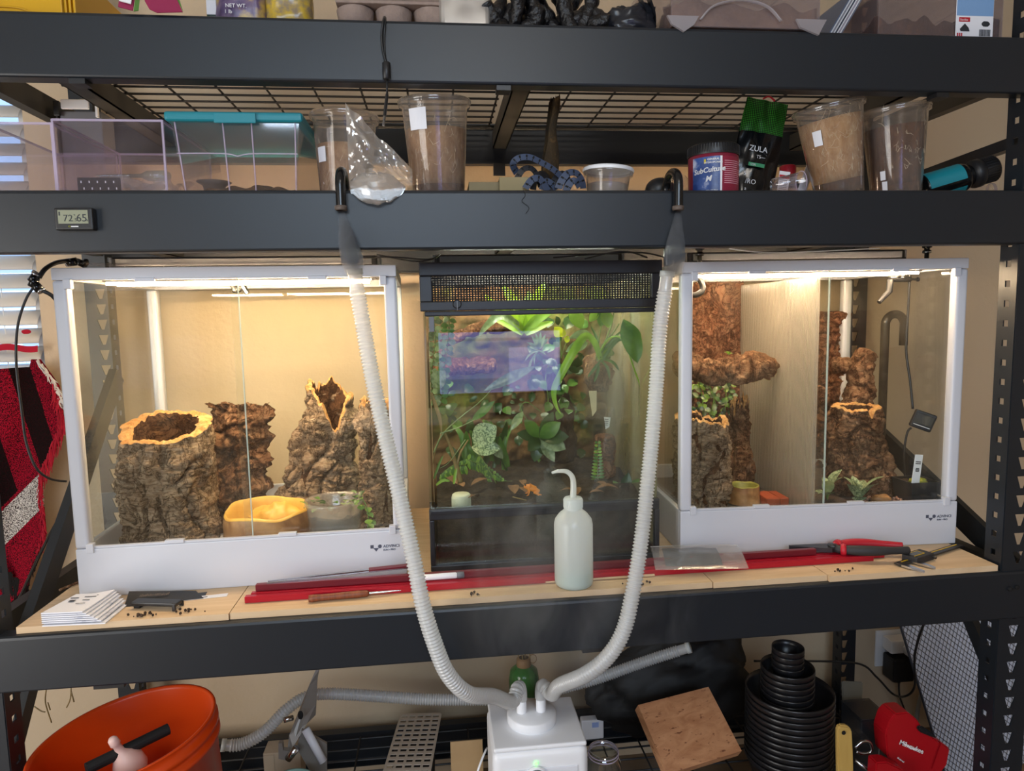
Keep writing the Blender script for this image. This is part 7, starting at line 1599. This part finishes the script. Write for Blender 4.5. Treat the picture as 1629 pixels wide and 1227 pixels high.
MB().tube(curve([(.026, -.060, -.02), (.045, -.065, -.06), (.056, -.062, -.12), (.048, -.06, -.18), (.040, -.06, -.24)], .008), .0062, 10).build('cord', 'grey_light' if 'grey_light' in MATS else pm('grey_light', '#a3a3a2', .5), t, True)
t = thing('black_adapter', 'black power adapter hanging below the white plug', 'power adapter', (c_.x+.006, WY-.030, c_.z-.030)); MB().rbx(-.034, .034, -.034, .020, -.075, -.001, .006).build('case', 'black_plastic', t); MB().tube([(0, -.01, -.075), (.001, -.01, -.09)], [.008, .004], 10).build('strain_relief', 'black_plastic', t, True); MB().tube(curve([(.001, -.01, -.085), (.004, -.012, -.13), (.020, -.02, -.18), (.035, -.03, -.23)], .008), .0028, 8).build('cord', 'black_plastic', t, True)
t = thing('looping_cord', 'thin black cord looping in front of the wall outlet', 'cable', GY(1430, 1105, .55)); MB().tube(curve(px3((1200, 1052, .50), (1280, 1052, .55), (1365, 1056, .56), (1395, 1078, .55), (1420, 1104, .54), (1440, 1108, .44), (1455, 1092, .40), (1455, 1045, .36), (1465, 1005, .32), (1472, 990, .28)), .01), .0030, 8).build('cord', 'black_plastic', t, True, True)
# expanded metal sheet leaning outside the rack
pm('sheet_pale', '#d3daea', .5); pm('mesh_grey', '#4b515e', .45, .3)
t = thing('expanded_metal_sheet', 'pale sheet covered with grey diamond mesh leaning at the right end of the rack', 'metal mesh', (1.445, .47, FLZ+.002), (-.08, -.30, .12)); mb = MB(); SW, SH = .42, .60; dw, dh = .0150, .0110
nx = int(SW/dw); nz = int(SH/dh); wd = .0011
for j in range(nz):
    for i in range(nx):
        x = -SW/2+i*dw+(dw/2 if j % 2 else 0); z = j*dh
        for s_ in (1, -1):
            x2 = x+s_*dw/2; z2 = z+dh
            if -SW/2 <= x2 <= SW/2: mb.add([(x-wd, 0, z), (x+wd, 0, z), (x2+wd, 0, z2), (x2-wd, 0, z2)], [(0, 1, 2, 3)])
mb.build('mesh', 'mesh_grey', t, kind='stuff'); MB().bx(-SW/2, SW/2, .003, .006, 0, SH).build('backing_sheet', 'sheet_pale', t)
for (x0, x1, z0, z1) in ((-SW/2-.003, -SW/2, 0, SH), (SW/2, SW/2+.003, 0, SH), (-SW/2, SW/2, SH, SH+.003)): MB().bx(x0, x1, -.001, .006, z0, z1).build('edge', 'mesh_grey', t)
# red power tool
t = thing('power_tool', 'red cordless power tool lying among the small parts', 'power tool', (.885, .14, ZB+.06)); pm('tool_red', '#a30d19', .38)
def pris(pix, Y0, Y1, mat, name, par=t):
    a = [GY(x, y, Y0) for x, y in pix]; b = [Vector((p_.x, Y1, p_.z)) for p_ in a]; k = len(a)
    bm = bmesh.new(); va = [bm.verts.new(p_) for p_ in a+b]; bm.faces.new(va[:k]); bm.faces.new(va[:k-1:-1])
    for i in range(k): bm.faces.new((va[i], va[k+i], va[k+(i+1) % k], va[(i+1) % k]))
    bmesh.ops.recalc_face_normals(bm, faces=bm.faces); bmesh.ops.bevel(bm, geom=[e for e in bm.edges], offset=.003, segments=2, affect='EDGES'); bm.verts.index_update()
    m_ = MB().add([v_.co.copy() for v_ in bm.verts], [tuple(v_.index for v_ in f_.verts) for f_ in bm.faces]); bm.free(); return m_.build(name, mat, par, False, True)
pris([(1409, 1168), (1416, 1146), (1425, 1136), (1445, 1134), (1460, 1146), (1470, 1163), (1486, 1175), (1496, 1181), (1480, 1227), (1440, 1240), (1425, 1215), (1412, 1205)], .12, .165, 'tool_red', 'body')
pris([(1496, 1181), (1512, 1192), (1507, 1218), (1490, 1240), (1470, 1245), (1480, 1227)], .125, .17, 'tool_red', 'foot')
pris([(1458, 1157), (1466, 1155), (1486, 1168), (1492, 1176), (1484, 1174), (1464, 1166)], .114, .1195, 'black_plastic', 'trigger')
p = GY(1430, 1184, .1165); text('Milwaukee', .0150, 'white_ink', t, TR(*(-Vector(t.location))) @ face_M((p.x, .1165, p.z), (1, 0, -.50), (.35, 0, 1)), 'lettering', .0002, bold=.0002)
p = GY(1443, 1193, .1165); P = [GY(x, y, .1165) for x, y in ((1434, 1181), (1452, 1190), (1450, 1193), (1463, 1195), (1446, 1191), (1448, 1188))]; MB().add([v_-Vector(t.location) for v_ in P], [(0, 1, 2), (2, 1, 5), (2, 5, 3), (2, 3, 4)]).build('bolt_mark', 'white_ink', t)
p = GY(1427, 1207, .1165); marks(t, TR(*(-Vector(t.location))) @ face_M((p.x, .1165, p.z), (1, 0, -.75), (.6, 0, 1)), 9, .0024, .0042, 'white_ink', 5)
t = thing('red_tool_case', 'red plastic tool part below the cordless power tool', 'tool part', GY(1410, 1240, .09)); pris([(1394, 1214), (1412, 1213), (1440, 1227), (1440, 1250), (1392, 1250)], .085, .115, 'tool_red', 'case', t)
# wooden brush handle
p0, p1 = GY(1343, 1158, .10), GY(1348, 1250, .08); t = thing('brush_handle', 'flat yellow wooden brush handle with a hanging hole', 'brush', p1); pris([(1333, 1160), (1337, 1155), (1350, 1156), (1356, 1163), (1358, 1200), (1359, 1250), (1334, 1250), (1333, 1190)], .10, .112, pm('handle_yellow', '#c9a860', .5, col2='#b5924c', scale=20, stretch=(1, 1, .2)), 'handle', t); MB().lathe([(.0045, 0), (.0045, .0012), (0, .0012)], 14, TR(*(GY(1342, 1166, .0985)-p1)) @ Matrix.Rotation(pi/2, 4, 'X')).build('hole', 'slot_dark', t)
# grey steel plate, parts boxes
t = thing('steel_plate', 'dull grey steel plate standing behind the brush handle', 'metal plate', (.866, .36, ZB)); pris([(1339, 1084), (1373, 1086), (1370, 1160), (1342, 1156)], .36, .364, pm('plate_dull', '#7b776c', .5, .3), 'plate', t)
t = thing('parts_box', 'dark translucent parts box behind the red power tool', 'box', (.93, .24, ZB)); a = GY(1370, 1148, .24); b = GY(1414, 1200, .24); milky('smoke_plastic', '#3c434f', clear=.35, gloss=.1); X0 = a.x-.93; X1 = b.x-.93; MB().rbx(X0, X1, 0, .08, 0, a.z-ZB, .003).build('box', 'smoke_plastic', t); MB().bx((X0+X1)/2+.01, (X0+X1)/2+.012, -.001, .0, .0, a.z-ZB).build('seam', 'grey_plastic', t); MB().rbx(X0, X1, -.002, .082, a.z-ZB+.0003, a.z-ZB+.005, .001).build('lid', 'smoke_plastic', t)
t = thing('metal_bracket', 'small bent steel bracket beside the brush handle', 'bracket', GY(1375, 1205, .14)); MB().tube(curve(px3((1360, 1190, .14), (1372, 1180, .14), (1384, 1182, .14), (1386, 1196, .14), (1372, 1200, .14), (1362, 1196, .14)), .005), .0035, 8).build('loop', 'chrome', t, True, True); MB().tube(px3((1360, 1210, .13), (1400, 1240, .12)), .004, 8).build('arm', 'chrome', t, True, True)
# dried roots hanging under the beam at the left
t = thing('dried_roots', 'thin dried roots hanging in front of the wall under the beam', 'dried roots', GY(80, 1100, .3))
for k, pts in enumerate((((47, 1102, .3), (50, 1112, .3), (44, 1122, .3)), ((74, 1095, .3), (72, 1115, .3), (76, 1132, .3), (82, 1150, .3)), ((54, 1124, .3), (66, 1132, .3), (72, 1133, .3)), ((113, 1094, .3), (112, 1112, .3), (106, 1126, .3)), ((113, 1100, .3), (118, 1118, .3)), ((76, 1118, .3), (80, 1130, .3)))): MB().tube(curve(px3(*pts), .005), .0014, 5).build('root', 'stem_tan', t, True, True)
# ------------------------------------------------------------------ desk and monitor behind the viewer (mirrored by the tank glass)
t = thing('desk', 'plain wooden desk behind the viewer', 'desk', (.2, -2.45, FLZ)); MB().rbx(-.7, .7, -.35, .35, .72, .75, .004).build('desk_top', 'pine_board', t)
for x in (-.66, .66):
    for y in (-.31, .31): MB().bx(x-.025, x+.025, y-.025, y+.025, 0, .7195).build('leg', 'black_plastic', t)
t = thing('monitor', 'wide computer monitor showing a pale blue document on the desk', 'monitor', (.19, -2.28, FLZ+.7505)); ledmat('screen_blue', (.34, .36, .90, 1), 2.6); ledmat('screen_white', (.44, .45, 1.0, 1), 3.6); ledmat('screen_deep', (.26, .27, .8, 1), 2.0)
zc = .265-(FLZ+.7505); MB().rbx(-.355, .355, -.03, 0, zc-.185, zc+.185, .006).build('housing', 'black_plastic', t); MB().bx(-.34, .34, .0005, .0012, zc-.17, zc+.17).build('screen', 'screen_blue', t); MB().bx(.05, .33, .0014, .0018, zc-.165, zc+.08).build('screen_page', 'screen_white', t); MB().bx(-.33, .04, .0014, .0018, zc-.165, zc-.09).build('screen_page', 'screen_deep', t); MB().bx(-.33, .33, .0014, .0018, zc+.12, zc+.135).build('screen_bar', 'screen_deep', t)
MB().bx(-.03, .03, -.05, -.031, .012, zc).build('neck', 'black_plastic', t); MB().rbx(-.12, .12, -.12, .06, 0, .012, .004).build('foot', 'black_plastic', t)
# ------------------------------------------------------------------ cold fog from the two bent tubes
def fogmat(name, dens, scale, lo, hi, col=(.95, .96, 1), fall=None):
    q = NT(name); q.t.nodes.remove(q.b); vo = q.n('ShaderNodeVolumePrincipled'); vo.inputs['Color'].default_value = (*col, 1); vo.inputs['Anisotropy'].default_value = .2
    v = q.coord((1, 1, .6)); f = q.noise(v, scale, 4, .6, .8); mr = q.n('ShaderNodeMapRange'); q.l(f, mr.inputs[0]); mr.inputs[1].default_value = lo; mr.inputs[2].default_value = hi; mr.inputs[3].default_value = 0; mr.inputs[4].default_value = dens; last = mr.outputs[0]
    # fade to nothing at the edge of the cloud (distance from its axis in generated space)
    c = q.n('ShaderNodeTexCoord'); mp = q.n('ShaderNodeVectorMath', operation='SUBTRACT'); mp.inputs[1].default_value = (.5, .5, .5); q.l(c.outputs['Generated'], mp.inputs[0])
    ln = q.n('ShaderNodeVectorMath', operation='LENGTH'); sc = q.n('ShaderNodeVectorMath', operation='MULTIPLY'); sc.inputs[1].default_value = fall or (2, 2, 2); q.l(mp.outputs[0], sc.inputs[0]); q.l(sc.outputs[0], ln.inputs[0])
    m2 = q.n('ShaderNodeMapRange'); q.l(ln.outputs['Value'], m2.inputs[0]); m2.inputs[1].default_value = .25; m2.inputs[2].default_value = 1.0; m2.inputs[3].default_value = 1; m2.inputs[4].default_value = 0
    mu = q.n('ShaderNodeMath', operation='MULTIPLY'); q.l(last, mu.inputs[0]); q.l(m2.outputs[0], mu.inputs[1]); q.l(mu.outputs[0], vo.inputs['Density']); q.l(vo.outputs[0], q.out.inputs['Volume']); MATS[name] = q.m
fogmat('fog_jet', 150, 30, .15, .6, fall=(1.2, 1.2, 1.7)); fogmat('fog_drift', 11.5, 9, .40, .72)
for (pts, lab) in (((((543, 339), -.0145, .0062), ((548, 360), -.018, .010), ((553, 385), -.020, .016), ((560, 412), -.020, .019), ((566, 440), -.018, .016)), 'column of fog falling from the bent tube beside the crumpled bag'), ((((1079, 339), -.0145, .0062), ((1077, 360), -.018, .010), ((1075, 385), -.020, .016), ((1073, 412), -.020, .019), ((1072, 440), -.018, .016)), 'column of fog falling from the bent tube beside the supplement jar')):
    P = [GY(*p_, y) for p_, y, r in pts]; mb = MB().tube(P, [r for _, _, r in pts], 16); mb.v = [(p_[0], min(p_[1], -.0015) if p_[2] > S2-HB-.002 else p_[1], p_[2]) for p_ in mb.v]
    single('fog_column', mb, 'fog_jet', lab, 'fog', kind='stuff')
mb = MB().blob((.08, -.045, .05), (.27, .038, .30), 5, .12, 1.5, 24); single('fog_cloud', mb, 'fog_drift', 'thin cloud of fog drifting in front of the planted tank and lower beam', 'fog', kind='stuff')
mb = MB().blob((.20, -.05, -.44), (.22, .045, .17), 6, .12, 1.5, 24); single('fog_cloud', mb, 'fog_drift', 'thin cloud of fog sinking beside the humidifier', 'fog', kind='stuff')
mb = MB().blob((.212, .26, .36), (.060, .085, .18), 8, .1, 1.5, 24); fogmat('fog_tank', 10, 9, .35, .65); single('fog_cloud', mb, 'fog_tank', 'fog bank hanging inside the planted tank at its right glass', 'fog', kind='stuff')
